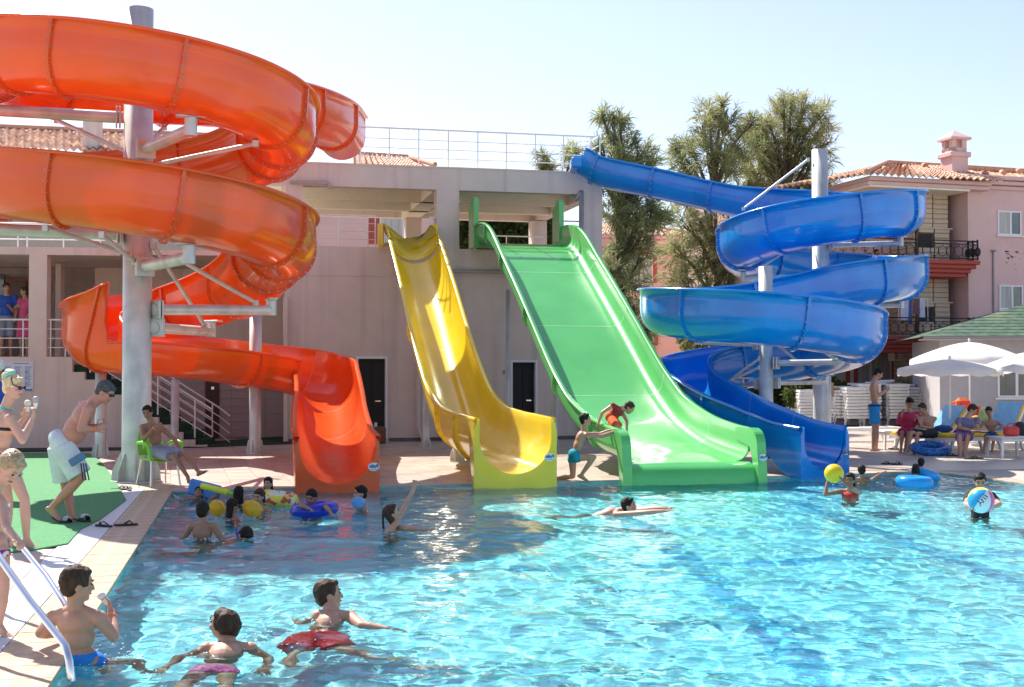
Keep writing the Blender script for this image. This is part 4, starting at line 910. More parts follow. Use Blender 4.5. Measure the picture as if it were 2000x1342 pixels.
def sticker(p, T2, S, root, off, z, w=.17, h=.12):
    c = p + S * off + T2 * .054; c.z = z
    M = Matrix((S, Vector((0, 0, 1)), T2)).transposed()
    mb = MB(); n = 28; vs = [c + M @ Vector((w / 2 * math.cos(2 * math.pi * k / n), h / 2 * math.sin(2 * math.pi * k / n), 0)) for k in range(n)]
    vs += [v - T2 * .003 for v in vs]; mb.add(vs, [tuple(range(n))] + [(k, n + k, n + (k + 1) % n, (k + 1) % n) for k in range(n)])
    st = mb.build('sticker', M_LABELW, root)
    txt = bpy.data.curves.new('logo_text', 'FONT'); txt.body = 'Polin'; txt.size = .068; txt.align_x = 'CENTER'; txt.align_y = 'CENTER'; txt.extrude = .0008; txt.offset = .0022
    to = bpy.data.objects.new('logo_text', txt); me = None
    M4 = M.to_4x4(); M4.translation = c + T2 * .003 + Vector((0, 0, .008))
    COL.objects.link(to); dg = bpy.context.evaluated_depsgraph_get(); me = bpy.data.meshes.new_from_object(to.evaluated_get(dg)); bpy.data.objects.remove(to)
    me.transform(M4); me.materials.clear(); link('logo_text', me, M_INK, st)
    mb = MB(); c2 = c + T2 * .003; mb.add([c2 + M @ Vector(v) for v in ((-.05, -.034, 0), (.055, -.030, 0), (.05, -.036, 0), (-.05, -.041, 0))], [(3, 2, 1, 0)]); mb.build('logo_underline', M_INK2, st)
p, T2, S = end_panel(ORANGE, M_ORANGE, orange, side=.055, back=2.4)
sticker(p, T2, S, orange, -.52, .33)
# --- yellow
yw = .60
def yc(Y): return .06 - .222 * (Y - 19.13)
yl = [(31.0, 5.28, .42), (30.6, 5.25, .48), (30.0, 5.03, .5), (29.1, 4.50, .62), (27.6, 3.58, .7), (26.2, 2.66, .74), (25.0, 1.95, .76), (23.84, 1.40, .8), (22.6, 1.12, .82), (21.35, 1.04, .83), (20.2, 1.02, .84), (19.2, 1.0, .83)]
YELLOW = Trough([(yc(Y), Y, z, yw - .045, H, 0, 0) for Y, z, H in yl], step=.15, lip=.05)
yellow = make_slide('body_slide', 'narrow yellow single-lane slide running from the tower gallery to the pool', M_YELLOW, YELLOW, [1.6, 5.5, 9.3, 11.2], seam=material('pale_yellow_joint', (.95, .85, .4), .4))
p, T2, S = end_panel(YELLOW, M_YELLOW, yellow, side=.085, back=.45)
sticker(p, T2, S, yellow, -.53, .42)
# entry box at the top of the yellow slide
p, T, S, U = YELLOW.frame(0); T2 = Vector((T.x, T.y, 0)).normalized()
for sg in (-1, 1):
    mb = MB(); c = p + S * sg * (yw + .03); M = Matrix((T2, S, Vector((0, 0, 1)))).transposed()
    mb.box(c + T2 * .1 + Vector((0, 0, -.26)), (.5, .06, .54), M, .02); mb.box(c + T2 * .22 + S * sg * .05 + Vector((0, 0, -.27)), (.05, .12, .56), M, .01)
    mb.build('entry_wall', M_YELLOW, yellow)
mb = MB(); M = Matrix((T2, S, Vector((0, 0, 1)))).transposed(); mb.box(p + T2 * -.25 + Vector((0, 0, -.46)), (.6, 1.1, .05), M, .01); mb.build('entry_floor', M_YELLOW, yellow)
# --- green
gw = 1.06
def gc(Y): return 2.8 - .234 * (Y - 20)
gl_ = [(31.4, 5.30, .44), (30.6, 5.27, .48), (29.9, 5.15, .5), (29.2, 4.87, .5), (28.2, 4.27, .5), (27.3, 3.74, .5), (26.0, 2.95, .5), (24.4, 1.95, .5), (23.6, 1.52, .5), (22.9, 1.22, .5), (21.8, .96, .5), (20.8, .84, .5), (20.15, .80, .52)]
GREEN = Trough([(gc(Y), Y, z, gw, H, 0, 0) for Y, z, H in gl_], step=.15, c=.24, lip=.06)
green = make_slide('wide_slide', 'wide flat light-green slide with two boys near its lower end', M_GREEN, GREEN, [1.3, 3.3, 5.9, 8.6, 11.0], seam=material('pale_green_joint', (.55, .9, .55), .4))
# mouth of the green slide: two rounded cheeks and the rounded sill between them
p, T, S, U = GREEN.frame(GREEN.N - 1); T2 = Vector((T.x, T.y, 0)).normalized(); zf = p.z - .52
for sg in (-1, 1):
    mb = MB(); prof = []                                   # side outline (along travel, height): a rounded front post that curls over the rim
    for k in range(9): a = math.pi / 2 * k / 8; prof.append((.10 + .26 * math.sin(a), p.z - .26 + .26 * math.cos(a)))
    prof = [(-.5, p.z + .012), (.10, p.z + .012)] + prof[1:] + [(.40, .25), (.42, -.12), (.24, -.12), (.18, .30), (.06, .52), (-.5, .62)]
    n = len(prof); vs = []
    x0, x1 = (gw - .02, gw + .13)
    for xx in (x0, x1): vs += [Vector((p.x, p.y, 0)) + S * sg * xx + T2 * a + Vector((0, 0, b)) for a, b in prof]
    fs = [tuple(range(n)) if sg < 0 else tuple(range(n))[::-1], tuple(range(n, 2 * n))[::-1] if sg < 0 else tuple(range(n, 2 * n))]
    fs += [(i, (i + 1) % n, n + (i + 1) % n, n + i) if sg > 0 else (n + i, n + (i + 1) % n, (i + 1) % n, i) for i in range(n)]
    mb.add(vs, fs); mb.build('mouth_cheek', M_GREEN, green)
mb = MB(); prof = [(-.02, zf), (.10, zf - .01), (.22, zf - .05), (.30, zf - .12), (.33, zf - .22), (.35, -.12)]; n = len(prof); vs = []
for xx in np.linspace(-gw + .02, gw - .02, 5): vs += [Vector((p.x, p.y, 0)) + S * float(xx) + T2 * a + Vector((0, 0, b)) for a, b in prof]
mb.add(vs, [(j * n + i, (j + 1) * n + i, (j + 1) * n + i + 1, j * n + i + 1) for j in range(4) for i in range(n - 1)], True); mb.build('mouth_sill', M_GREEN, green)
sticker(p + T2 * .36, T2, S, green, -(gw + .06), .36, .15, .11)
# tall panels at the top
p, T, S, U = GREEN.frame(0); T2 = Vector((T.x, T.y, 0)).normalized(); M = Matrix((T2, S, Vector((0, 0, 1)))).transposed()
for sg in (-1, 1):
    mb = MB(); c = p + S * sg * (gw + .02); prof = [(-.45, -.55), (.2, -.55), (.2, .62), (.12, .68), (-.05, .68), (-.45, .45)]
    vs = [c + S * o + T2 * a + Vector((0, 0, b)) for o in (-.06, .06) for a, b in prof]; n = len(prof)
    mb.add(vs, [tuple(range(n)), tuple(range(n, 2 * n))[::-1]] + [(i, n + i, n + (i + 1) % n, (i + 1) % n) for i in range(n)])
    mb.build('side_guard', M_GREEN, green)
mb = MB(); mb.box(p - T2 * .3 + Vector((0, 0, -.47)), (.7, 2 * gw, .05), M, .01); mb.build('entry_floor', M_GREEN, green)
# --- blue spiral
bw, bH = .50, .90
bc = [(1.78, 31.6, 7.20, .45, .56, 0, 0), (2.05, 31.6, 7.12, .45, .6, 0, 0), (2.5, 31.5, 6.93, .45, .66, 0, 0), (4.0, 31.1, 6.55, .45, .66, 0, 0), (5.4, 30.5, 6.14, .47, .68, 0, 0)]
BC1 = Vector((6.81, 28.0))
def bring(c, a, R): a = math.radians(a); return (c.x + R * math.cos(a), c.y + R * math.sin(a))
for i, a in enumerate((90, 60, 30, 0, -30, -60, -90, -120, -150, -180, -210, -240, -270, -300, -330, -360, -390, -420, -450)):
    z = [5.9, 5.82, 5.73, 5.64, 5.56, 5.45, 5.32, 5.19, 5.04, 4.88, 4.76, 4.63, 4.52, 4.44, 4.36, 4.27, 4.18, 4.06, 3.93][i]
    x, y = bring(BC1, a, 1.72); bc.append((x, y, z, bw, bH, 0, 0))
bc += [(5.7, 26.28, 3.68, bw, bH, 0, 0), (4.7, 26.25, 3.50, bw, bH, 0, 0), (3.75, 25.85, 3.40, bw, bH, 0, 0), (3.1, 25.0, 3.34, bw, bH, 0, 0), (3.05, 24.0, 3.28, bw, bH, 0, 0), (3.7, 23.0, 3.18, bw, bH, 0, 0), (4.8, 22.62, 3.07, bw, bH, 0, 0),
       (5.9, 23.0, 2.93, bw, bH, 0, 0), (6.5, 23.9, 2.80, bw, bH, 0, 0), (6.5, 25.0, 2.64, bw, bH, 0, 0), (5.9, 25.95, 2.48, bw, bH, 0, 0), (4.9, 26.3, 2.30, bw, bH, 0, 0), (4.0, 26.1, 2.15, bw, .88, 0, 0), (3.5, 25.6, 1.98, .47, .85, 0, 0), (3.42, 24.8, 1.76, .47, .85, 0, 0), (3.68, 23.9, 1.50, .47, .82, 0, 0),
       (4.0, 22.95, 1.26, .48, .78, 0, 0), (4.45, 22.1, 1.02, .47, .74, 0, 0), (4.8, 21.5, .86, .47, .7, 0, 0), (5.13, 20.95, .80, .47, .70, 0, 0)]
BLUE = Trough(bc, lip=.05)
bp_ = []
for k, a in enumerate((60, 0, -45, -85, -135, -180, -240, -300, -345, -385, -430)): x, y = bring(BC1, a, 1.72); bp_.append((x, y, [5.82, 5.64, 5.5, 5.34, 5.1, 4.88, 4.63, 4.44, 4.31, 4.2, 4.02][k]))
bp_ += [(2.2, 31.55, 7.0), (3.6, 31.2, 6.65), (5.0, 30.7, 6.25), (4.9, 26.25, 3.55), (3.3, 25.4, 3.37), (3.5, 23.2, 3.2), (5.1, 22.65, 3.03), (6.45, 23.7, 2.82), (6.1, 25.7, 2.52), (4.6, 26.3, 2.25), (3.2, 25.0, 1.85), (3.9, 23.1, 1.32), (4.5, 22.0, 1.0)]
blue = make_slide('spiral_slide', 'blue winding slide on grey posts, ending at the right of the green slide', M_BLUE, BLUE, cut_at_phi(BLUE, bp_), seam=material('pale_blue_joint', (.25, .6, .9), .4))
p, T2, S = end_panel(BLUE, M_BLUE, blue, side=.07, back=1.2)
sticker(p, T2, S, blue, -.46, .36, .10, .07)
p, T, S, U = BLUE.frame(0); M = Matrix((T, S, U)).transposed(); mb = MB()
mb.box(p + Vector((-.17, 0, -.33)), (.30, .9, .30), None, .05); mb.build('entry_box', M_BLUE, blue)
# ---------------------------------------------------------------- posts and arms
def flange_plate(mb, c, d, s=.13, t=.03): d = Vector(d).normalized(); u = Vector((0, 0, 1)); sd_ = d.cross(u).normalized(); mb.box(c, (t, s * 2, s * 2), Matrix((d, sd_, u)).transposed(), .01)
def post(name, base, r, top, label, group, gussets=6, arms=(), cap=True, cat='post'):
    root = empty(name, base, 0, label, cat, group); b = Vector(base)
    mb = MB(); prof = [(r, 0.02), (r, top)] + [(r - .02, top), (r - .02, top - .4)]
    mb.lathe(b, prof, 28); mb.add([b + Vector(((r - .02) * math.cos(2 * math.pi * k / 28), (r - .02) * math.sin(2 * math.pi * k / 28), top - .4)) for k in range(28)], [tuple(range(28))]); mb.build('pipe', M_GALV, root)
    ex = .15 if r > .2 else .055
    mb = MB(); mb.lathe(b, [(0, 0), (r + ex + .01, 0), (r + ex + .01, .025), (0, .025)], 20, smooth=False); mb.build('base_plate', M_GALV, root)
    for k in range(gussets):
        a = 2 * math.pi * (k + .3) / gussets; d = Vector((math.cos(a), math.sin(a), 0)); n_g = Vector((-d.y, d.x, 0)) * .008; hg = r * 1.6 + .06
        q = [b + d * r, b + d * (r + ex), b + d * (r + ex * .93) + Vector((0, 0, hg * .35)), b + d * (r + .02) + Vector((0, 0, hg)), b + d * r + Vector((0, 0, hg))]
        q = [v + Vector((0, 0, .025)) for v in q]
        mb = MB(); mb.add([v + n_g for v in q] + [v - n_g for v in q], [(0, 1, 2, 3, 4), (9, 8, 7, 6, 5)] + [(i, 5 + i, 5 + (i + 1) % 5, (i + 1) % 5) for i in range(5)]); mb.build('gusset', M_GALV, root)
    for kind, a, c, rr in arms:
        a = Vector(a); c = Vector(c)
        mb = MB()
        if kind == 'arm':
            d = (c - a).normalized(); mb.cyl(a, c, rr, 14); flange_plate(mb, a + d * .04, d, rr + .06); flange_plate(mb, a + d * .09, d, rr + .06); mb.build('support_arm', M_GALV, root)
            mb = MB(); mb.cyl(c + Vector((0, 0, -rr)), c + Vector((0, 0, rr + .08)), rr * 1.02, 12); mb.box(c + Vector((0, 0, rr + .1)), (.42, .14, .03), rotz(math.atan2(d.y, d.x) + 1.2), .005); mb.build('bracket', M_GALV, root)
        elif kind == 'brace':
            mb.cyl(a, c, rr, 8); mb.box(a, (rr * 2.4, rr * 2.4, rr * 3)); mb.box(c, (rr * 2.2, rr * 2.2, rr * 2.6)); mb.build('brace', M_GALV, root)
    return root
def near_bottom(tr, x, y, z):
    d = (tr.A[:, 0] - x) ** 2 + (tr.A[:, 1] - y) ** 2 + 3 * (tr.A[:, 2] - z) ** 2; i = int(np.argmin(d)); p, T, S, U = tr.frame(i); return p + U * -(tr.A[i, 4] + .08)
OPB = (OC.x, OC.y, 0)
arms = []
def ring_arm(ph, zadd=0.0, dz=-.12, rr=.09, R0=.24):
    q = oring(ph); b = near_bottom(ORANGE, q.x, q.y, (ozr(ph) if ph > -50 else 6.92)); d = (q - OC).normalized()
    a = Vector((OC.x + d.x * R0, OC.y + d.y * R0, b.z + dz)); arms.append(('arm', a, Vector((b.x, b.y, b.z + dz)), rr)); return a, b
for ph in (-84, 22, 282, 382): a, b = ring_arm(ph)
for ph in (160, 200): a, b = ring_arm(ph, dz=-.12)
for ph in (-142, -190): 
    q = oring(ph); b = near_bottom(ORANGE, q.x, q.y, ozr(ph) if ph > -50 else 6.92); d = (q - OC).normalized()
    arms.append(('brace', Vector((OC.x + d.x * .22, OC.y + d.y * .22, b.z - .75)), b, .035))
for ph in (52, 330, 350):
    q = oring(ph); b = near_bottom(ORANGE, q.x, q.y, ozr(ph)); d = (q - OC).normalized(); arms.append(('brace', Vector((OC.x + d.x * .22, OC.y + d.y * .22, b.z + (-1.0 if ph in (0, 412) else -.2))), b, .035))
# the two long arms low on the post
a = P(300, 605, 19.75); c = P(530, 606, 21.2); arms.append(('arm', a, c, .085))
a = P(300, 640, 19.8); c = P(412, 648, 22.2); arms.append(('arm', a, c, .085))
arms.append(('brace', P(352, 508, 19.2), P(500, 592, 21.0), .035)); arms.append(('brace', P(300, 480, 19.8), P(400, 636, 22.0), .035))
post('slide_post', OPB, .222, 7.41, 'thickest galvanised steel post rising through the orange spiral slide', 'steel posts holding up the slides', 8, arms)
def small_post(px, py, top_px, r, label, z=None):
    b = G(px, py); top = z if z else P(px, top_px, b.y).z
    return post('slide_post', b, r, top, label, 'steel posts holding up the slides', 6)
small_post(498, 886, 612, .125, 'slim grey post in front of the orange slide\'s lowest run')
small_post(196, 893, 704, .11, 'short grey post under the leftmost bend of the orange slide')
small_post(341, 878, 742, .085, 'thin grey post under the orange slide beside the stairs')
# cradle plates under the orange slide where the short posts meet it
b1 = post('slide_post', (6.81, 28.0, 0), .175, P(1596, 293, 28.0).z, 'tall grey post through the upper loops of the blue slide', 'steel posts holding up the slides', 6,
     [('arm', (6.81 + math.cos(a) * .18, 28 + math.sin(a) * .18, z), (*bring(BC1, math.degrees(a), 1.7), z), .06) for a, z in ((math.radians(-15), 4.5), (math.radians(-180), 3.78), (math.radians(-20), 3.15), (math.radians(70), 3.4))]
     + [('brace', P(1578, 312, 28), P(1452, 408, 28.6), .028), ('brace', P(1590, 455, 27.8), P(1478, 527, 27.2), .028), ('brace', P(1618, 420, 27.8), P(1603, 470, 27.6), .04), ('brace', P(1590, 620, 28), P(1500, 570, 26.9), .03)])
BC2 = Vector((4.92, 24.6))
b2 = post('slide_post', (BC2.x, BC2.y, 0), .132, P(1496, 521, 24.6).z, 'grey post standing inside the lowest loop of the blue slide', 'steel posts holding up the slides', 6,
     [('arm', P(1510, 709, 24.5), P(1640, 707, 23.9), .06), ('arm', P(1483, 672, 24.5), P(1363, 667, 24.2), .06), ('arm', P(1510, 748, 24.7), P(1612, 746, 26.2), .05), ('arm', P(1485, 750, 24.7), P(1450, 752, 25.6), .04),
      ('brace', P(1510, 666, 24.6), P(1600, 740, 26.0), .028), ('brace', P(1585, 668, 24.0), P(1628, 700, 23.9), .028), ('brace', P(1484, 700, 24.6), P(1408, 755, 25.2), .028), ('brace', P(1484, 718, 24.6), P(1420, 745, 25.2), .028)])
small_post(1611, 872, 735, .15, 'whitish grey post in front of the stacked loungers')
small_post(832, 876, 700, .075, 'thin grey post behind the yellow slide\'s bend')
small_post(893, 902, 860, .09, 'short stub post under the yellow slide\'s mouth')
small_post(1083, 880, 760, .07, 'thin grey post left of the green slide\'s lower bend')
small_post(992, 862, 566, .05, 'slender steel pipe post between the yellow and green slides, against the wall')
# ---------------------------------------------------------------- trees and shrubs
def leaf_mat(name, c1, c2, sc_=1.2, rough=.6):
    m = bpy.data.materials.new(name); m.use_nodes = True; n = m.node_tree; b = n.nodes['Principled BSDF']; out = n.nodes['Material Output']
    at = n.nodes.new('ShaderNodeAttribute'); at.attribute_name = 'tint'; cr = n.nodes.new('ShaderNodeValToRGB'); n.links.new(at.outputs['Fac'], cr.inputs[0])
    cr.color_ramp.elements[0].color = (*c1, 1); cr.color_ramp.elements[1].color = (*c2, 1); n.links.new(cr.outputs[0], b.inputs['Base Color']); b.inputs['Roughness'].default_value = rough
    tr = n.nodes.new('ShaderNodeBsdfTranslucent'); n.links.new(cr.outputs[0], tr.inputs[0]); ms = n.nodes.new('ShaderNodeMixShader'); ms.inputs[0].default_value = .55
    n.links.new(b.outputs[0], ms.inputs[1]); n.links.new(tr.outputs[0], ms.inputs[2]); n.links.new(ms.outputs[0], out.inputs[0]); return m
M_NEEDLE = leaf_mat('needle_foliage', (.17, .21, .09), (.52, .50, .24)); M_NEEDLE2 = leaf_mat('dark_needle_foliage', (.14, .18, .09), (.44, .46, .22))
M_LEAF = leaf_mat('shrub_foliage', (.03, .06, .018), (.18, .22, .045)); M_BARK = material('grey_brown_bark', (.12, .09, .065), .95, noise_amt=.3, noise_scale=8, bump=.01, bump_scale=20)
def blades(name, C, D, T, length, width, mat, parent, droop=.25):
    """C centres, D directions (n,3), T tint; one slim two-quad blade each"""
    n = len(C); L = length[:, None]; D = D / np.linalg.norm(D, axis=1)[:, None]
    R = np.random.normal(size=(n, 3)); S = np.cross(D, R); S /= np.linalg.norm(S, axis=1)[:, None]; W = S * width[:, None] / 2
    mid = C + D * L * .5; tip = C + D * L; tip[:, 2] -= L[:, 0] * droop
    V = np.stack([C - W * .6, C + W * .6, mid + W, mid - W, tip], 1).reshape(-1, 3)
    me = bpy.data.meshes.new(name); me.vertices.add(len(V)); me.vertices.foreach_set('co', V.ravel())
    b = np.arange(n)[:, None] * 5; li = np.concatenate([b + np.array([[0, 1, 2, 3]]), b + np.array([[3, 2, 4]])], 1)
    me.loops.add(n * 7); me.loops.foreach_set('vertex_index', li.ravel().astype(np.int32)); me.polygons.add(n * 2)
    ls = np.stack([np.arange(n) * 7, np.arange(n) * 7 + 4], 1).ravel(); me.polygons.foreach_set('loop_start', ls.astype(np.int32)); me.update(calc_edges=True)
    a = me.attributes.new('tint', 'FLOAT', 'POINT'); a.data.foreach_set('value', np.repeat(T, 5).astype(np.float32))
    return link(name, me, mat, parent)
def tree(name, label, trunk_px, Y, blobs, mat, dens=1.0, zb=0, group=None, cat='tree', r0=.28, depth=.8, blen=.42, bwid=.026, nper=18, fork=.45):
    b = P(trunk_px, 740, Y); base = Vector((b.x, Y, zb)); root = empty(name, base, 0, label, cat, group); k = Y / F
    cent = [(P(x, y, Y + random.uniform(-1, 1) * depth * r * k * 1.4), r * k) for x, y, r in blobs]
    top = max(c.z for c, _ in cent); zs_ = [c.z for c, _ in cent]; mb = MB(); tip = Vector((np.mean([c.x for c, _ in cent]), Y, top * .78 + zb * .22)); pts = [base.lerp(tip, t) + Vector((random.gauss(0, .12), random.gauss(0, .12), 0)) * (t > 0) for t in (0, .2, .4, .6, .8, 1)]
    mb.tube(pts, [r0 * (1 - .85 * t) for t in (0, .2, .4, .6, .8, 1)], 9); mb.build('trunk', M_BARK, root); mb = MB()
    for c, r in cent:
        t = max(.1, min(.95, (c.z - base.z) / (tip.z - base.z) - .22)); s = pts[0].lerp(pts[-1], t); j = min(4, int(t * 5)); s = pts[j].lerp(pts[j + 1], t * 5 - j)
        m_ = s.lerp(c, .55) + Vector((0, 0, .12 * (c - s).length)); mb.tube([s, m_, c], [r0 * .32, r0 * .2, .02], 6)
        for _ in range(5):
            e = c + Vector([random.gauss(0, 1) for _ in range(3)]).normalized() * r * .8; mb.tube([m_.lerp(c, .4), c.lerp(e, .5) + Vector((0, 0, .05)), e], [r0 * .12, .02, .006], 4)
    mb.build('branches', M_BARK, root)
    Cs, Ds, Ts = [], [], []
    for c, r in cent:
        n = int(dens * 42 * (r / .7) ** 2) + 8; base_t = random.uniform(.15, .75)
        for _ in range(n):
            d = Vector([random.gauss(0, 1) for _ in range(3)]).normalized(); q = c + Vector((d.x, d.y, d.z * .9)) * r * (random.random() ** .6) * random.uniform(.75, 1.35)
            out = (q - c); out = out.normalized() if out.length > .01 else d; ax = (out * .7 + Vector((0, 0, .35)) + Vector([random.gauss(0, .35) for _ in range(3)])).normalized(); tt = base_t + random.gauss(0, .16)
            m = nper; J = np.random.normal(scale=.42, size=(m, 3)) + np.array(ax); o = np.array(q)[None] + np.array(ax)[None] * np.random.uniform(-.18, .18, (m, 1)) + np.random.normal(scale=.05, size=(m, 3))
            Cs.append(o); Ds.append(J); Ts.append(np.clip(tt + np.random.normal(scale=.1, size=m), 0, 1))
    C_, D_, T_ = np.vstack(Cs), np.vstack(Ds), np.concatenate(Ts); n = len(C_)
    blades('crown', C_, D_, T_, np.random.uniform(.5, 1.35, n) * blen, np.random.uniform(.7, 1.3, n) * bwid, mat, root)
    return root
B1 = [(1196, 232, 16), (1176, 226, 9), (1212, 236, 10), (1202, 268, 26), (1170, 292, 22), (1225, 300, 30), (1252, 300, 18), (1200, 320, 34), (1150, 318, 20), (1246, 335, 30), (1270, 322, 14), (1190, 365, 34), (1120, 300, 10), (1240, 390, 46), (1275, 405, 28), (1200, 420, 44), (1250, 440, 46), (1215, 480, 48), (1190, 530, 44), (1230, 550, 40), (1205, 600, 36), (1240, 610, 30), (1262, 650, 18), (1255, 500, 26), (1232, 655, 26), (1285, 430, 20), (1196, 660, 26)]
tree('pine_tree', 'dark feathery tree beside the tower\'s right corner, nearest of the three', 1200, 40.5, B1, M_NEEDLE2, .9, bwid=.03)
B2 = [(1385, 222, 24), (1412, 205, 14), (1372, 255, 30), (1420, 245, 36), (1345, 290, 28), (1330, 320, 20), (1395, 300, 42), (1448, 280, 36), (1430, 330, 38), (1350, 345, 26), (1315, 290, 14), (1470, 240, 16), (1400, 375, 22), (1455, 380, 26), (1340, 400, 18), (1340, 440, 34), (1390, 455, 46), (1440, 460, 38), (1325, 490, 34), (1370, 510, 46), (1420, 520, 46), (1465, 500, 30), (1330, 545, 30), (1390, 570, 44), (1450, 570, 36), (1350, 600, 26), (1420, 620, 36), (1360, 640, 28), (1470, 620, 26)]
tree('pine_tree', 'broad feathery tree in the middle, behind the blue slide\'s long chute', 1397, 46, B2, M_NEEDLE, .95)
B3 = [(1478, 300, 34), (1490, 258, 26), (1472, 340, 34), (1462, 262, 18), (1548, 192, 14), (1530, 212, 24), (1575, 205, 26), (1602, 225, 24), (1500, 240, 22), (1545, 245, 40), (1595, 262, 32), (1612, 282, 18), (1560, 290, 42), (1515, 290, 34), (1480, 280, 22), (1590, 315, 28), (1545, 340, 36), (1495, 335, 30), (1520, 380, 34), (1470, 365, 22), (1580, 365, 26), (1620, 362, 12), (1500, 420, 34), (1545, 430, 34), (1560, 480, 34), (1580, 530, 28), (1520, 480, 30)]
tree('pine_tree', 'tallest feathery tree, rising behind the blue slide\'s tall grey post', 1508, 49, B3, M_NEEDLE, .95)
tree('pine_tree', 'small wispy treetop showing through the tower\'s roof railing', 1063, 52, [(1060, 302, 9), (1066, 318, 10), (1058, 330, 9), (1075, 330, 8), (1110, 290, 8), (1116, 310, 8), (1112, 326, 9)], M_NEEDLE, 1.3, r0=.12)
def shrub(label, Y, blobs, dens=1.0, mat=None, zb=0, cat='shrub', group=None, blen=.16, bwid=.09):
    k = Y / F; cx = sum(b[0] for b in blobs) / len(blobs); b0 = P(cx, 740, Y); root = empty('shrub', (b0.x, Y, zb), 0, label, cat, group); Cs, Ds, Ts = [], [], []; mb = MB()
    for x, y, r in blobs:
        c = P(x, y, Y + random.uniform(-.3, .3)); rr = r * k; n = int(dens * 520 * (rr / .5) ** 2) + 40; mb.tube([Vector((b0.x + (c.x - b0.x) * .6, Y, zb)), c], [.03, .012], 5)
        d = np.random.normal(size=(n, 3)); d /= np.linalg.norm(d, axis=1)[:, None]; Cs.append(np.array(c)[None] + d * rr * (np.random.uniform(size=(n, 1)) ** .4) * np.random.uniform(.8, 1.15, (n, 1))); Ds.append(d + np.random.normal(scale=.6, size=(n, 3))); Ts.append(np.clip(random.uniform(.2, .6) + np.random.normal(scale=.22, size=n), 0, 1))
    mb.build('stems', M_BARK, root); C_, D_, T_ = np.vstack(Cs), np.vstack(Ds), np.concatenate(Ts); n = len(C_); blades('foliage', C_, D_, T_, np.random.uniform(.6, 1.3, n) * blen, np.random.uniform(.7, 1.3, n) * bwid, mat or M_LEAF, root, .15); return root
shrub('dense dark bushes seen through the right gallery opening, behind the green slide', 50, [(x, y, 24) for x in range(910, 1075, 24) for y in (425, 455, 480)] , 1.0, zb=2, cat='bushes', blen=.3, bwid=.16)
shrub('dark hedge behind the cardboard boxes and stacked loungers', 42.5, [(x, 752 + (x % 3) * 5, 17) for x in range(1500, 1660, 20)] + [(x, 775, 18) for x in range(1500, 1620, 24)], .9, cat='hedge')
shrub('bright green bush under the blue slide beside the whitish post', 41, [(1548, 772, 18), (1566, 760, 16), (1582, 775, 15), (1560, 785, 14)], 1.1)
shrub('leafy hedge beneath the blue slide, left of its inner post', 43, [(x, 758 + (x % 4) * 4, 20) for x in range(1395, 1500, 22)] + [(x, 782, 16) for x in range(1400, 1500, 26)], .9, cat='hedge')
shrub('shrub with yellow-green tips behind the white umbrellas', 42, [(x, 765 + (x % 3) * 6, 17) for x in range(1770, 1850, 18)] + [(x, 785, 14) for x in range(1760, 1850, 20)], 1.0)
shrub('dusty bush beside the pink house, under the blue slide\'s left bend', 47, [(1338, 665, 14), (1352, 655, 14), (1368, 668, 14), (1345, 685, 14), (1385, 690, 14)], 1.0, M_NEEDLE)
# climbing plant on the wing's rear wall
shrub('round dark ball-shaped plant on the wall above the stairs', 33.2, [(178, 566, 11), (200, 558, 10), (222, 552, 10), (185, 555, 10)], 1.2, zb=2.2)
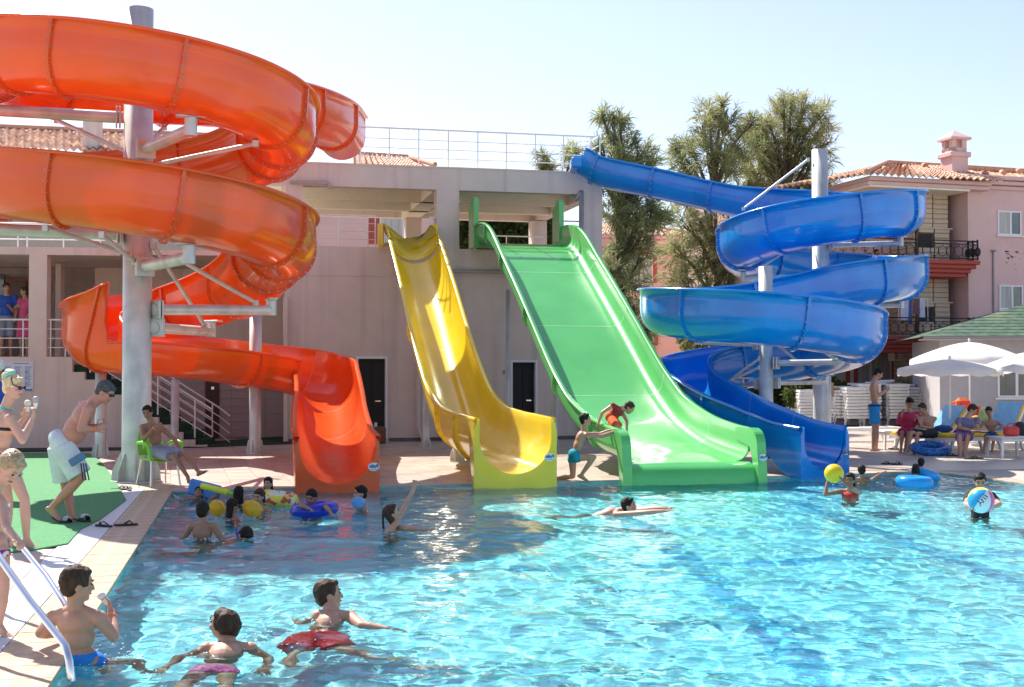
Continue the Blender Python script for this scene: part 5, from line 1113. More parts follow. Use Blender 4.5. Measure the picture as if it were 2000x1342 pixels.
# ---------------------------------------------------------------- furniture and loose things
M_CUSH = material('yellow_cushion', (.80, .48, .02), .8, noise_amt=.06); M_BTOWEL = material('light_blue_towel', (.16, .38, .72), .95, noise_amt=.12, noise_scale=20, stretch=(1, .1, .1)); M_CARD = material('brown_cardboard', (.38, .24, .13), .9)
M_LIME = material('lime_green_plastic', (.22, .62, .03), .35, noise_amt=.04); M_ALU = material('brushed_aluminium', (.7, .7, .7), .3, 1)
M_BLACK = material('black_rubber', (.02, .02, .022), .6); M_CANOPY = material('white_parasol_cloth', (.80, .79, .77), .9, noise_amt=.03, trans=.35)
M_WHITEP = material('white_plastic_furniture', (.78, .78, .76), .35, noise_amt=.04, noise_scale=5, dirt=((.45, .43, .4), 3, .25))
def lounger_mesh(name, parent, seat_z=.33, L=1.9, W=.62, back=0.0, cushion=None, M=None, o=Vector((0, 0, 0)), legs=True, slats=11):
    """long axis +x (head end at +x); back = angle of the raised backrest"""
    M = M or Matrix.Identity(3); tf = lambda v: o + M @ Vector(v)
    hx = L * .60 - L / 2
    def bar(mb, a, b, w, h): mb.bar(tf(a), tf(b), w, h, up=M @ Vector((0, 0, 1)))
    mb = MB()
    for s in (-1, 1): bar(mb, (-L / 2, s * (W / 2 - .02), seat_z - .03), (hx + .2, s * (W / 2 - .02), seat_z - .03), .045, .075)
    bar(mb, (-L / 2, -W / 2, seat_z - .03), (-L / 2, W / 2, seat_z - .03), .05, .08); mb.build('frame', M_WHITEP, parent)
    ca, sa = math.cos(back), math.sin(back)
    def bk(t, y, z=0): return (hx + t * ca - z * sa, y, seat_z + t * sa + z * ca)
    nb = slats
    for k in range(nb):
        x = -L / 2 + .08 + k * (L - .12) / nb; mb = MB()
        if x < hx: bar(mb, (x, -W / 2 + .03, seat_z), (x, W / 2 - .03, seat_z), .1, .02)
        else: t = x - hx; bar(mb, bk(t, -W / 2 + .03), bk(t, W / 2 - .03), .1, .02)
        mb.build('slat', M_WHITEP, parent)
    mb = MB(); Lb = L * .40
    for s in (-1, 1): bar(mb, bk(0, s * (W / 2 - .02)), bk(Lb, s * (W / 2 - .02)), .04, .05)
    bar(mb, bk(Lb, -W / 2), bk(Lb, W / 2), .05, .06)
    if back > .3: bar(mb, bk(Lb * .6, 0), (hx + .3, 0, seat_z - .05), .03, .03)
    mb.build('backrest', M_WHITEP, parent)
    if legs:
        for x in (-L / 2 + .22, L / 2 - .5):
            for s in (-1, 1): mb = MB(); mb.bar(tf((x, s * (W / 2 - .03), seat_z - .05)), tf((x + (-.1 if x < 0 else .1), s * (W / 2 - .02), 0.0)), .06, .04); mb.build('leg', M_WHITEP, parent)
    if cushion:
        mb = MB(); q = [tf((-L / 2 + .01, 0, seat_z + .045)), tf((hx, 0, seat_z + .045))]; mb.box((q[0] + q[1]) / 2, ((q[1] - q[0]).length, W - .02, .07), M, .025)
        a, b = Vector(bk(0, 0, .045)), Vector(bk(Lb, 0, .045)); mb.box(tf((a + b) / 2), ((b - a).length, W - .02, .07), M @ Matrix.Rotation(-back, 3, 'Y'), .025); mb.build('cushion', cushion, parent)
# one stacked lounger, then copies
st0 = empty('stacked_lounger', (0, 0, 0), 0, 'x', 'sun lounger', 'stacked white sun loungers'); lounger_mesh('l', st0, seat_z=.0, L=1.85, W=.60, back=0, legs=False, slats=5, M=rotz(math.pi / 2))
mb = MB(); mb.tube([(-.30, -.93, -.02), (-.2, -.96, -.035), (.2, -.96, -.035), (.30, -.93, -.02)], .022, 6); mb.build('end_rim', M_WHITEP, st0)
for s in (-1, 1): mb = MB(); mb.bar((s * .26, -.75, -.03), (s * .30, -.68, -.30), .06, .035); mb.build('leg', M_WHITEP, st0)
stacks = [(1567, 41, 9, .0, 'stack under the cardboard box'), (1612, 40.6, 9, .5, 'stack right behind the whitish post'), (1656, 40, 10, .02, 'second stack right of the whitish post'), (1686, 40.1, 11, -.02, 'stack just behind the standing man\'s back'), (1737, 40, 11, .03, 'stack in front of the standing man\'s hands'), (1770, 40.4, 10, .0, 'stack behind the woman in crimson'), (1800, 40.2, 8, -.04, 'stack between the shrub and the seated boy'), (1828, 40, 8, .05, 'rightmost stack, by the hut wall')]
first = True
for px, Y, n, a, lb in stacks:
    for k in range(n):
        if first: o = st0; first = False
        else: o = copy_tree(st0)
        p = P(px, 740, Y); o.location = (p.x + random.uniform(-.015, .015), p.y + random.uniform(-.02, .02), .33 + k * .098); o.rotation_euler = (0, random.uniform(-.012, .012), a + random.uniform(-.02, .02))
        o['label'] = ('bottom white lounger of the ' if k == 0 else 'top white lounger of the ' if k == n - 1 else '%s white lounger from the ground in the ' % ('second', 'third', 'fourth', 'fifth', 'sixth', 'seventh', 'eighth', 'ninth', 'tenth')[k - 1]) + lb
me = MB().box((0, 0, 0), (.68, 1.0, .085), None, .035).mesh('spare_cushion'); me.materials.append(material('white_cushion', (.62, .64, .66), .8, noise_amt=.08))
for i, (px, py, Y, a, t) in enumerate([(1650, 771, 40, .1, .04), (1676, 766, 40, -.2, .06), (1660, 762, 40.1, .4, -.05), (1722, 750, 40, .2, .08), (1726, 745, 40, -.3, -.04), (1700, 757, 40.2, .6, .02), (1760, 758, 40.2, .3, .12), (1768, 752, 40.3, -.4, .06), (1792, 768, 40, .2, -.16), (1796, 760, 40, .5, -.2), (1815, 775, 40, .1, .1)]):
    o = bpy.data.objects.new('spare_cushion', me); COL.objects.link(o); o.location = P(px, py, Y); o.rotation_euler = (0, t, a)
    tag(o, ['pad lying flat left of the standing man, lowest of its heap', 'pad nearest the standing man\'s back, level', 'pad crossing the top of the heap left of the standing man', 'pad sloping behind the standing man\'s hands', 'highest pad behind the standing man\'s hands', 'pad partly behind the standing man\'s chest', 'pad tilted over the stack behind the crimson woman', 'upper pad over the stack behind the crimson woman', 'steep white pad leaning before the shrub', 'steepest white pad, topmost before the shrub', 'rightmost white pad near the hut corner'][i], 'lounger pad', 'spare pads heaped on the lounger stacks')
for px, py, Y, sx, sz, lb in ((1612, 760, 40, .42, .42, 'tall brown cardboard box on a lounger stack left of the standing man'), (1634, 768, 40.2, .34, .26, 'small crumpled cardboard box leaning on the taller box'), (1572, 789, 40.8, .72, .16, 'flat wide cardboard box on the leftmost lounger stack')):
    b = empty('cardboard_box', P(px, py, Y), 0, lb, 'box'); mb = MB(); c = P(px, py, Y); mb.box(c, (sx, .4, sz), rotz(.1), .01); mb.build('carton', M_CARD, b); mb = MB(); mb.box(c + Vector((0, 0, sz / 2 + .003)), (sx * .98, .06, .004), rotz(.1)); mb.box(c + Vector((.02, -.206, 0)), (sx * .35, .003, sz * .4), rotz(.1)); mb.build('paper_label', M_WHITEP, b)
mb = MB(); c = P(1802, 752, 41); mb.box(c, (.10, .05, 1.0), Matrix.Rotation(.25, 3, 'Y'), .01); tag(mb.build('timber_plank', material('orange_timber', (.55, .27, .10), .8)), 'orange-brown plank leaning on the rightmost lounger stacks', 'plank')
# parasols
def parasol(px, apex_py, Y, R, label, rim_drop=.42, ground=0, hue=M_CANOPY, tilt=0):
    a = P(px, apex_py, Y); root = empty('parasol', (a.x, Y, 0), 0, label, 'parasol', 'white parasols over the loungers'); n = 8; N = 48; vs = []; mb = MB(); rings = 6
    for r in range(rings + 1):
        t = r / rings
        for k in range(N):
            an = 2 * math.pi * k / N; ph = (k % (N // n)) / (N // n); sag = math.sin(math.pi * ph); rad = R * t * (1 - .045 * sag); z = a.z - rim_drop * t ** 1.5 - .03 * sag * t
            vs.append(Vector((a.x + rad * math.cos(an), a.y + rad * math.sin(an), z + tilt * rad * math.cos(an))))
    base = len(vs) - N
    for k in range(N): v = vs[base + k]; ph = (k % (N // n)) / (N // n); vs.append(v + Vector((0, 0, -.13 - .03 * math.sin(math.pi * ph * 2))) + (v - Vector((a.x, a.y, v.z))).normalized() * .012)
    mb.add(vs, [(r * N + k, (r + 1) * N + k, (r + 1) * N + (k + 1) % N, r * N + (k + 1) % N) for r in range(rings + 1) for k in range(N)], True); mb.build('canopy', hue, root)
    mb = MB(); mb.cyl((a.x, a.y, .05), (a.x, a.y, a.z + .02), .019, 10); mb.build('pole', M_RAIL, root); mb = MB(); mb.ell((a.x, a.y, a.z + .04), (.03, .03, .05)); mb.build('finial', M_RAIL, root)
    mb = MB(); mb.lathe((a.x, a.y, 0), [(0, .1), (.05, .1), (.2, .04), (.22, 0), (0, 0)], 16); mb.build('base', M_WPLAST, root)
    for k in range(n):
        an = 2 * math.pi * k / n; mb = MB(); d = Vector((math.cos(an), math.sin(an), 0)); mb.cyl(Vector((a.x, a.y, a.z - .04)), Vector((a.x, a.y, a.z - rim_drop * .95)) + d * R * .96 + Vector((0, 0, tilt * R * math.cos(an))), .006, 5); mb.build('rib', M_ALU, root)
parasol(1893, 668, 30.5, 1.42, 'highest white parasol, in the middle of the three')
parasol(1855, 702, 28.0, 1.15, 'lower left white parasol above the seated family', .2)
parasol(2020, 686, 27.5, 1.12, 'white parasol cut by the right edge of the picture', .32)
def lounger(px, py, yaw, label, back=.0, cushion=M_CUSH, L=1.9):
    p = G(px, py); r = empty('sun_lounger', p, yaw, label, 'sun lounger', 'occupied sun loungers with yellow pads'); lounger_mesh('l', r, .33, L, .62, back, cushion, rotz(yaw), p); return r, p
LA_, pA = lounger(1822, 878, math.radians(28), 'sun lounger with yellow pad where the shirtless boy in black shorts sits', .75)
LB_, pB = lounger(1898, 884, math.radians(22), 'sun lounger with yellow pad under the woman with the tray', .0)
LC_, pC = lounger(1945, 880, math.radians(35), 'sun lounger with raised back draped in a blue towel, near the right edge', .95)
LD2, pD = lounger(1676, 862, math.radians(10), 'low white sun lounger half hidden behind the blue slide\'s mouth', .0, None)
tag(LD2, group='x'); del LD2['group']
def towel_on(p, yaw, L, back, mat, label, w=.6, drop=.1):
    M = rotz(yaw); hx = L * .1; ca, sa = math.cos(back), math.sin(back); mb = MB(); vs = []; m = 10
    for j in range(m + 1):
        t = j / m * (L * .42)
        for i in range(7): y = (i / 6 - .5) * w; vs.append(p + M @ Vector((hx + t * ca - (.10 + .008 * math.sin(i * 2 + j)) * sa, y, .33 + t * sa + (.10 + .01 * math.sin(i * 2.3 + j * .7)) * ca)))
    n = len(vs); vs += [v + Vector((0, 0, .012)) for v in vs]; f = [(a_, a_ + 1, a_ + 8, a_ + 7) for j in range(m) for a_ in range(j * 7, j * 7 + 6)]; mb.add(vs, f + [tuple(n + k for k in q[::-1]) for q in f], True); return tag(mb.build('towel', mat), label, 'towel')
towel_on(pC, math.radians(35), 1.9, .95, M_BTOWEL, 'light blue striped towel over the raised back of the rightmost lounger')
towel_on(pA, math.radians(28), 1.9, .75, M_BTOWEL, 'light blue towel on the raised lounger back behind the seated boy')
def table(px, py, yaw, label, w=.62, d=.5, h=.42):
    p = G(px, py); r = empty('side_table', p, yaw, label, 'side table', 'white plastic side tables'); M = rotz(yaw); mb = MB(); mb.box(p + Vector((0, 0, h - .02)), (w, d, .035), M, .015); mb.build('table_top', M_WHITEP, r)
    mb = MB(); mb.box(p + Vector((0, 0, h - .07)), (w - .06, d - .06, .06), M, .01); mb.build('apron', M_WHITEP, r)
    for sx in (-1, 1):
        for sy in (-1, 1): mb = MB(); mb.bar(p + M @ Vector((sx * (w / 2 - .05), sy * (d / 2 - .05), h - .05)), p + M @ Vector((sx * (w / 2 - .01), sy * (d / 2 - .01), 0)), .075, .04); mb.build('leg', M_WHITEP, r)
    return p
tA = table(1739, 877, .3, 'white plastic table beside the standing man\'s legs'); tB = table(1972, 893, .2, 'white plastic table at the right edge with a red bag on it', .7, .55)
mb = MB(); q = P(1975, 851, tB.y); q.z = .42; mb.box(q + Vector((0, 0, .1)), (.30, .18, .19), rotz(.2), .04); mb.tube([q + Vector((-.1, 0, .18)), q + Vector((-.05, 0, .25)), q + Vector((.05, 0, .25)), q + Vector((.1, 0, .18))], .012, 6); tag(mb.build('bag', material('red_bag', (.70, .06, .04), .6)), 'small red bag standing on the white table at the right edge', 'bag')
mb = MB(); q = P(1992, 842, tB.y + .8); mb.ell(q, (.16, .14, .2), None, 14, 10); tag(mb.build('bag', material('black_bag', (.02, .02, .03), .7)), 'black bag cut by the right edge beside the blue towel', 'bag')
q = P(1880, 792, 29); bp0 = empty('backpack', q, 0, 'orange-red rucksack and folded things behind the seated women', 'bag'); mb = MB(); mb.box(q, (.32, .2, .34), rotz(.1), .07); mb.build('bag_body', material('orange_bag', (.72, .14, .03), .7), bp0); mb = MB(); mb.box(q + Vector((.02, -.1, .03)), (.24, .03, .16), None, .01); mb.build('bag_pocket', material('red_bag', (.7, .06, .04), .6), bp0)
for px, py, Y, col, sz, lb in ((1912, 803, 28.5, (.72, .08, .06), (.28, .2, .22), 'red cloth heap behind the woman with the tray'), (1922, 812, 28.3, (.38, .55, .28), (.26, .2, .4), 'pale green patterned towel behind the smaller boy'), (1906, 822, 28.6, (.8, .5, .03), (.6, .15, .22), 'yellow pad end between the two lounger occupants'), (1829, 846, 26.6, (.35, .65, .04), (.2, .12, .06), 'lime green cloth lying on the yellow pad'), (1842, 838, 27.1, (.02, .06, .25), (.42, .25, .17), 'dark blue swim bag on the lounger'), (1872, 787, 29.1, (.72, .10, .05), (.4, .1, .07), 'red strip of cloth on a lounger back')):
    mb = MB(); q = P(px, py, Y); mb.ell(q, (sz[0] / 2, sz[1] / 2, sz[2] / 2), None, 14, 10)
    for i, v in enumerate(mb.v): nn_ = noise.noise(Vector(v) * 9) * .05; mb.v[i] = (v[0] + nn_, v[1] + nn_, v[2] + nn_ * .8)
    tag(mb.build('cloth_bundle', material('cloth_%d' % px, col, .9, noise_amt=.2, noise_scale=12)), lb, 'cloth')
q = G(1818, 889); mb = MB(); mb.torus(q + Vector((0, 0, .14)), .26, .085, Matrix.Rotation(.25, 3, 'X') @ Matrix.Scale(1.25, 3, (1, 0, 0)), 30, 12); ob = mb.build('swim_ring', material('navy_blue_pattern', (.01, .02, .05), .4, noise_amt=.6, noise_scale=26, col2=(.02, .16, .5))); tag(ob, 'black and blue patterned swim ring lying under the yellow loungers', 'swim ring')
# green chair
CB = G(312, 947); CB.x -= .02; ca_ = math.radians(40); CR = rotz(ca_)
ch = empty('garden_chair', CB, ca_, 'lime green plastic armchair on metal legs where the boy leans on the post', 'chair')
def cpt(x, y, z): return CB + CR @ Vector((x, y, z))    # x across, -y is where the sitter faces
mb = MB(); nx, ny = 10, 10; vs = []
for j in range(ny + 1):
    for i in range(nx + 1): u = i / nx - .5; v = j / ny; vs.append(cpt(u * .46 * (1 - .08 * v), -.22 + v * .44, .42 - .025 * math.cos(u * math.pi) - .02 * v + .02 * (1 - v) ** 6 * -1))
n = len(vs); vs += [v - Vector((0, 0, .022)) for v in vs]; f = [(j * (nx + 1) + i, j * (nx + 1) + i + 1, (j + 1) * (nx + 1) + i + 1, (j + 1) * (nx + 1) + i) for j in range(ny) for i in range(nx)]
edge = [i for i in range(nx + 1)] + [(j + 1) * (nx + 1) + nx for j in range(ny)] + [ny * (nx + 1) + nx - 1 - i for i in range(nx)] + [(ny - 1 - j) * (nx + 1) for j in range(ny - 1)]
mb.add(vs, f + [tuple(n + k for k in q[::-1]) for q in f] + [(edge[(k + 1) % len(edge)], edge[k], n + edge[k], n + edge[(k + 1) % len(edge)]) for k in range(len(edge))], True); mb.build('seat', M_LIME, ch)
mb = MB(); vs = []; m = 9
for j in range(m + 1):
    for i in range(nx + 1): u = (i / nx - .5); v = j / m; a = u * 1.5; wz = .42 * (1 - .35 * v ** 3); vs.append(cpt(math.sin(a) * wz * .72, .16 + .10 * v + .10 * math.cos(a), .44 + .43 * v - .05 * u * u * 4 * v))
n = len(vs); vs += [v + CR @ Vector((0, .018, 0)) for v in vs]; f = [(j * (nx + 1) + i, (j + 1) * (nx + 1) + i, (j + 1) * (nx + 1) + i + 1, j * (nx + 1) + i + 1) for j in range(m) for i in range(nx) if not (i in (2, 5, 8) and 1 < j < 7)]
mb.add(vs, f + [tuple(n + k for k in q[::-1]) for q in f], True); mb.build('backrest', M_LIME, ch)
for s in (-1, 1): mb = MB(); mb.tube([cpt(s * .22, -.20, .40), cpt(s * .26, -.23, .55), cpt(s * .275, -.20, .635), cpt(s * .28, -.05, .65), cpt(s * .27, .12, .64), cpt(s * .25, .2, .60)], [.022, .026, .03, .032, .028, .02], 8); mb.build('armrest', M_LIME, ch)
for s in (-1, 1):
    for y0, y1 in ((-.19, -.25), (.17, .26)): mb = MB(); mb.cyl(cpt(s * .2, y0, .40), cpt(s * .235, y1, 0), .014, 10); mb.build('leg', M_ALU, ch)
# pool ladder rails
for i, (pts, lb) in enumerate([([(-60, 1010, 8.0), (-20, 1060, 7.75), (10, 1105, 7.6), (60, 1175, 7.35), (118, 1248, 7.15), (128, 1262, 7.1), (135, 1290, 7.05), (140, 1330, 7.05)], 'nearer polished steel pool handrail running down into the water'), ([(5, 1020, 9.2), (30, 1048, 9.0), (45, 1070, 8.9), (90, 1125, 8.6), (126, 1180, 8.35), (140, 1215, 8.2), (146, 1262, 8.15)], 'farther polished steel pool handrail behind the boy\'s head')]):
    root = empty('pool_handrail', P(*pts[-1]), 0, lb, 'handrail', 'steel handrails of the pool ladder'); V_ = [P(*q) for q in pts]; mb = MB(); mb.tube(V_, .021, 14); mb.build('rail_tube', M_STEEL, root)
    mb = MB(); b_ = G(pts[0][0] - 30, pts[0][1] + 120) ; mb.tube([V_[0], V_[0] + Vector((-.12, .1, 0)), Vector((V_[0].x - .16, V_[0].y + .14, .0))], .021, 12); mb.build('anchor_bend', M_STEEL, root)
# sandals and flip-flops
def flipflop(p, yaw, name='flip_flop', label='', L=.26, mat=M_BLACK, strap=M_BLACK, kind='thong', group=None, tilt=0):
    r = empty(name, p, yaw, label, 'footwear', group); M = rotz(yaw) @ Matrix.Rotation(tilt, 3, 'Y'); mb = MB(); n = 20; pr = []
    for k in range(n): a = 2 * math.pi * k / n; x = math.cos(a) * L / 2; w = (.042 + .010 * math.cos(a) + .004 * math.cos(2 * a)) * L / .26; pr.append((x, math.sin(a) * w))
    vs = [p + M @ Vector((x, y, 0.004)) for x, y in pr] + [p + M @ Vector((x, y, .022)) for x, y in pr]; mb.add(vs, [tuple(range(n, 2 * n)), tuple(range(n))[::-1]] + [(i, (i + 1) % n, n + (i + 1) % n, n + i) for i in range(n)]); mb.build('sole', mat, r)
    mb = MB()
    if kind == 'thong':
        for s in (-1, 1): mb.tube([p + M @ Vector((L * .28, 0, .022)), p + M @ Vector((L * .14, s * .025, .055)), p + M @ Vector((-.02, s * .045, .02))], .007, 6)
    else:
        N_ = 8; vs = []
        for xx in (-.005, .075):
            for k in range(N_ + 1): a = math.pi * k / N_; vs.append(p + M @ Vector((xx + .02, math.cos(a) * .052, .02 + math.sin(a) * .055)))
        mb.add(vs, [(k, k + 1, N_ + 2 + k, N_ + 1 + k) for k in range(N_)], True)
    mb.build('strap', strap, r); return r
flipflop(G(203, 1029), math.radians(150), label='brown flip-flop on the left half of the white strip'); flipflop(G(246, 1027), math.radians(20), label='brown flip-flop on the white strip edge, nearest the pool')
for i, (x, y, a) in enumerate(((234, 956, 20), (244, 957, 70), (252, 958, 110))): flipflop(G(x, y), math.radians(a), label=['dark sandal left in the pile by the turf edge', 'dark sandal in the middle of the pile by the turf edge', 'dark sandal right in the pile by the turf edge'][i], L=.25)
for x, y, a, lb in ((1735, 907, 160, 'left black flip-flop at the pool corner by the blue slide'), (1752, 908, 30, 'right black flip-flop at the pool corner by the blue slide'), (1745, 877, 10, 'dark sandal beside the crimson woman\'s feet'), (1832, 890, 20, 'purple sandal under the lounger, left one'), (1862, 891, 150, 'purple sandal under the lounger, right one'), (1895, 897, 5, 'blue white patterned sandal before the woman with the tray'), (1908, 896, 175, 'second patterned sandal before the woman with the tray')): flipflop(G(x, y), math.radians(a), label=lb)
# ---------------------------------------------------------------- people
def skin(name, c, c2=None): return material(name, c, .48, noise_amt=.07, noise_scale=7, col2=c2, sss=.12, bump=.0008, bump_scale=30)
SK_TAN = skin('tan_skin', (.50, .27, .17), (.54, .28, .19)); SK_DARK = skin('brown_skin', (.34, .17, .10)); SK_FAIR = skin('fair_skin', (.62, .38, .27), (.64, .34, .25)); SK_RED = skin('sunburnt_skin', (.56, .27, .19), (.60, .24, .17)); SK_OLIVE = skin('olive_skin', (.44, .25, .155))
HR_BLACK = material('black_hair', (.020, .014, .011), .62, spec=.18, noise_amt=.4, noise_scale=60, bump=.004, bump_scale=120, stretch=(1, 1, .25)); HR_BROWN = material('dark_brown_hair', (.060, .034, .020), .62, spec=.2, noise_amt=.4, noise_scale=60, bump=.004, bump_scale=120, stretch=(1, 1, .25)); HR_BLOND = material('blond_hair', (.74, .56, .30), .5, noise_amt=.35, noise_scale=40, bump=.006, bump_scale=90, stretch=(1, 1, .2)); HR_GREY = material('grey_hair', (.085, .085, .085), .65, spec=.2, noise_amt=.5, noise_scale=70, bump=.003, bump_scale=140)
HR_WETBL = material('wet_blond_hair', (.42, .29, .16), .35, noise_amt=.4, noise_scale=50, bump=.006, bump_scale=90, stretch=(1, .3, 1))
M_EYE = material('dark_eye', (.015, .01, .008), .2); M_LIP = material('lip', (.42, .13, .11), .5)
def cloth_mat(name, col, col2=None, amt=.1, sc_=8): return material(name, col, .85, noise_amt=amt, noise_scale=sc_, col2=col2, bump=.002, bump_scale=40)
def capsule(mb, p, q, r1, r2, n=12):
    mb.cyl(p, q, r1, n, r2); mb.ell(p, (r1,) * 3, None, n, 8); mb.ell(q, (r2,) * 3, None, n, 8)
def orient(up, side):                                    # columns: side, fwd, up
    u = Vector(up).normalized(); s = Vector(side); s = (s - u * s.dot(u)).normalized(); f = u.cross(s); return Matrix((s, f, u)).transposed()
def remeshed(mb, name, mat, parent, vox, smooth=2, fac=.5, inwater=False):
    me = mb.mesh(name); o = bpy.data.objects.new(name, me); COL.objects.link(o)
    m = o.modifiers.new('r', 'REMESH'); m.mode = 'VOXEL'; m.voxel_size = vox; m.use_smooth_shade = True
    if smooth: m2 = o.modifiers.new('s', 'SMOOTH'); m2.iterations = smooth; m2.factor = fac
    dg = bpy.context.evaluated_depsgraph_get(); me2 = bpy.data.meshes.new_from_object(o.evaluated_get(dg)); me2.name = name; bpy.data.objects.remove(o); bpy.data.meshes.remove(me)
    me2.materials.clear(); me2.polygons.foreach_set('use_smooth', [True] * len(me2.polygons)); r = link(name, me2, mat, parent)
    if inwater: r.cycles.is_caustics_receiver = True
    return r
def make_hand(mb, w, d, nrm, s, vox, curl=.5, flat=False):
    """w wrist, d hand direction, nrm palm normal; a palm, four unequal bent fingers and a thumb from the palm's side"""
    d = Vector(d).normalized(); nrm = Vector(nrm); nrm = (nrm - d * nrm.dot(d)); nrm = nrm.normalized() if nrm.length > 1e-3 else d.orthogonal().normalized(); sd_ = d.cross(nrm); M = Matrix((sd_, d, nrm)).transposed()
    pl = .085 * s; mb.ell(w + d * pl * .55, (.040 * s, pl * .62, .017 * s), M, 12, 8); fr = max(.0085 * s, vox * .62)
    for k, L in enumerate((.068, .078, .072, .056)):
        o = w + d * pl * .92 + sd_ * (k - 1.5) * .0205 * s; dd = (d + sd_ * (k - 1.5) * .10).normalized(); p = o
        for j in range(3):
            a = curl * (j + .4); q = p + (dd * math.cos(a) + nrm * math.sin(a)) * L * s * (.42 - .06 * j); capsule(mb, p, q, fr * (1.05 - .08 * j), fr * (.97 - .08 * j), 7); p = q
    o = w + d * pl * .25 - sd_ * .032 * s; p = o
    for j in range(2): q = p + (-sd_ * (.75 - .45 * j) + d * (.7 + .2 * j) + nrm * (.25 + curl * .5)).normalized() * .036 * s; capsule(mb, p, q, fr * 1.15, fr * 1.0, 7); p = q
def make_foot(mb, an, toe, s, vox):
    an, toe = Vector(an), Vector(toe); d = toe - an; d.normalize(); L = .215 * s; side = d.cross(Vector((0, 0, 1))); side = side.normalized() if side.length > .05 else Vector((1, 0, 0)); up = side.cross(d).normalized()
    heel = an - up * .035 * s - d * .03 * s; M = Matrix((side, d, up)).transposed(); mb.ell(heel, (.030 * s, .036 * s, .032 * s), M, 10, 8); ball = an + d * L * .58 - up * .045 * s; mb.ell(ball, (.043 * s, .055 * s, .022 * s), M, 12, 8)
    mb.cyl(heel, ball, .028 * s, 10, .030 * s); mb.cyl(an, ball, .036 * s, 10, .020 * s)
    for k in range(5): o = ball + side * (k - 2) * .017 * s + d * .035 * s; capsule(mb, o, o + d * (.035 - .004 * k) * s - up * .004 * s, max(.010 * s, vox * .6), max(.009 * s, vox * .55), 7)
def person(label, J, s=1.0, face=(0, -1, 0), sk=SK_TAN, hair=HR_BLACK, hs=1.0, vox=.009, female=False, build=1.0, belly=0.0, hair_style='short', clothes=(), group=None, head_up=None, hands=None, feet=True, tilt=0, legs=True, inwater=False, mouth=True):
    """J joints in world coordinates: head, neck, pel, shl/shr, ell/elr, wrl/wrr, (hil/hir, knl/knr, anl/anr, tol/tor).  l and r are picture sides."""
    J = {k: Vector(v) for k, v in J.items()}; root = empty('person', (J['pel'].x, J['pel'].y, min(v.z for v in J.values())), 0, label, 'person', group)
    up = (J['neck'] - J['pel']).normalized(); side = (J['shr'] - J['shl']); B = orient(up, side if side.length > .02 else Vector((1, 0, 0))); sd_, fw, _ = B.col; w = build; mb = MB()
    fdir = Vector(face).normalized(); hup = Vector(head_up) if head_up else (Vector((0, 0, 1)) * .8 + (J['head'] - J['neck']).normalized() * .4); hup = (hup - fdir * hup.dot(fdir)).normalized(); hs_ = s * hs; HM = Matrix((fdir.cross(hup), fdir, hup)).transposed(); hc = J['head']; hx, hy, hz = .073 * hs_, .092 * hs_, .108 * hs_
    H = lambda x, y, z: hc + HM @ Vector((x * hs_, y * hs_, z * hs_))
    # head
    mb.ell(H(0, -.008, .018), (hx, hy, .092 * hs_), HM, 18, 12); mb.ell(H(0, .012, -.035), (.057 * hs_, .070 * hs_, .075 * hs_), HM, 16, 10); mb.ell(H(0, .052, -.082), (.026 * hs_, .024 * hs_, .022 * hs_), HM, 10, 8)
    mb.ell(H(0, .082, -.018), (.011 * hs_, .022 * hs_, .024 * hs_), HM, 10, 8); mb.ell(H(0, .092, -.028), (.013 * hs_, .016 * hs_, .011 * hs_), HM, 8, 6); mb.ell(H(0, .066, .028), (.050 * hs_, .020 * hs_, .014 * hs_), HM, 10, 6)
    for e in (-1, 1): mb.ell(H(e * .074, -.010, -.012), (.010 * hs_, .020 * hs_, .030 * hs_), HM, 8, 6); mb.ell(H(e * .036, .060, -.030), (.020 * hs_, .022 * hs_, .022 * hs_), HM, 8, 6)
    nb = J['neck']; capsule(mb, nb, H(0, -.015, -.05), .058 * s * w, .053 * s * w)
    # torso
    ch = J['pel'].lerp(nb, .70); tl = (nb - J['pel']).length; shc = (J['shl'] + J['shr']) / 2; shw = side.length / 2
    mb.ell(ch, (max(shw * .86, .10 * s * w), .095 * s * w, tl * .30), B, 18, 12); mb.ell(J['pel'].lerp(nb, .42) - fw * 0 + fw * belly * .35 * -0, (.118 * s * w * (1 - .12 * female), .085 * s * w, tl * .28), B, 16, 10)
    if belly: mb.ell(J['pel'].lerp(nb, .3) + fdir_h(fdir, up) * .05 * s, (.12 * s * w, .11 * s * w, tl * .25), B, 16, 10)
    mb.ell(J['pel'], (.128 * s * w * (1 + .06 * female), .10 * s * w, .11 * s), B, 16, 10)
    for k in ('l', 'r'):
        sh = J['sh' + k]; capsule(mb, sh, nb - up * .02 * s, .048 * s * w, .045 * s * w); el_, wr = J.get('el' + k), J.get('wr' + k); mb.ell(sh, (.056 * s * w,) * 3, None, 12, 8)
        if el_ is not None:
            capsule(mb, sh, el_, .051 * s * w, .040 * s * w); capsule(mb, el_.lerp(wr, .0), el_.lerp(wr, .3), .040 * s * w, .041 * s * w); capsule(mb, el_.lerp(wr, .3), wr, .041 * s * w, .027 * s * w)
            hd = (hands or {}).get(k); dv = Vector(hd[0]) if hd else (wr - el_); nv = Vector(hd[1]) if hd and len(hd) > 1 else Vector((0, -.4, -1)); make_hand(mb, wr, dv, nv, s, vox, hd[2] if hd and len(hd) > 2 else .45)
    if female and tl > .2:
        for e in (-1, 1): mb.ell(ch + sd_ * e * shw * .42 + fdir_h(fdir, up) * .07 * s - up * .04 * s, (.055 * s, .055 * s, .055 * s), None, 10, 8)
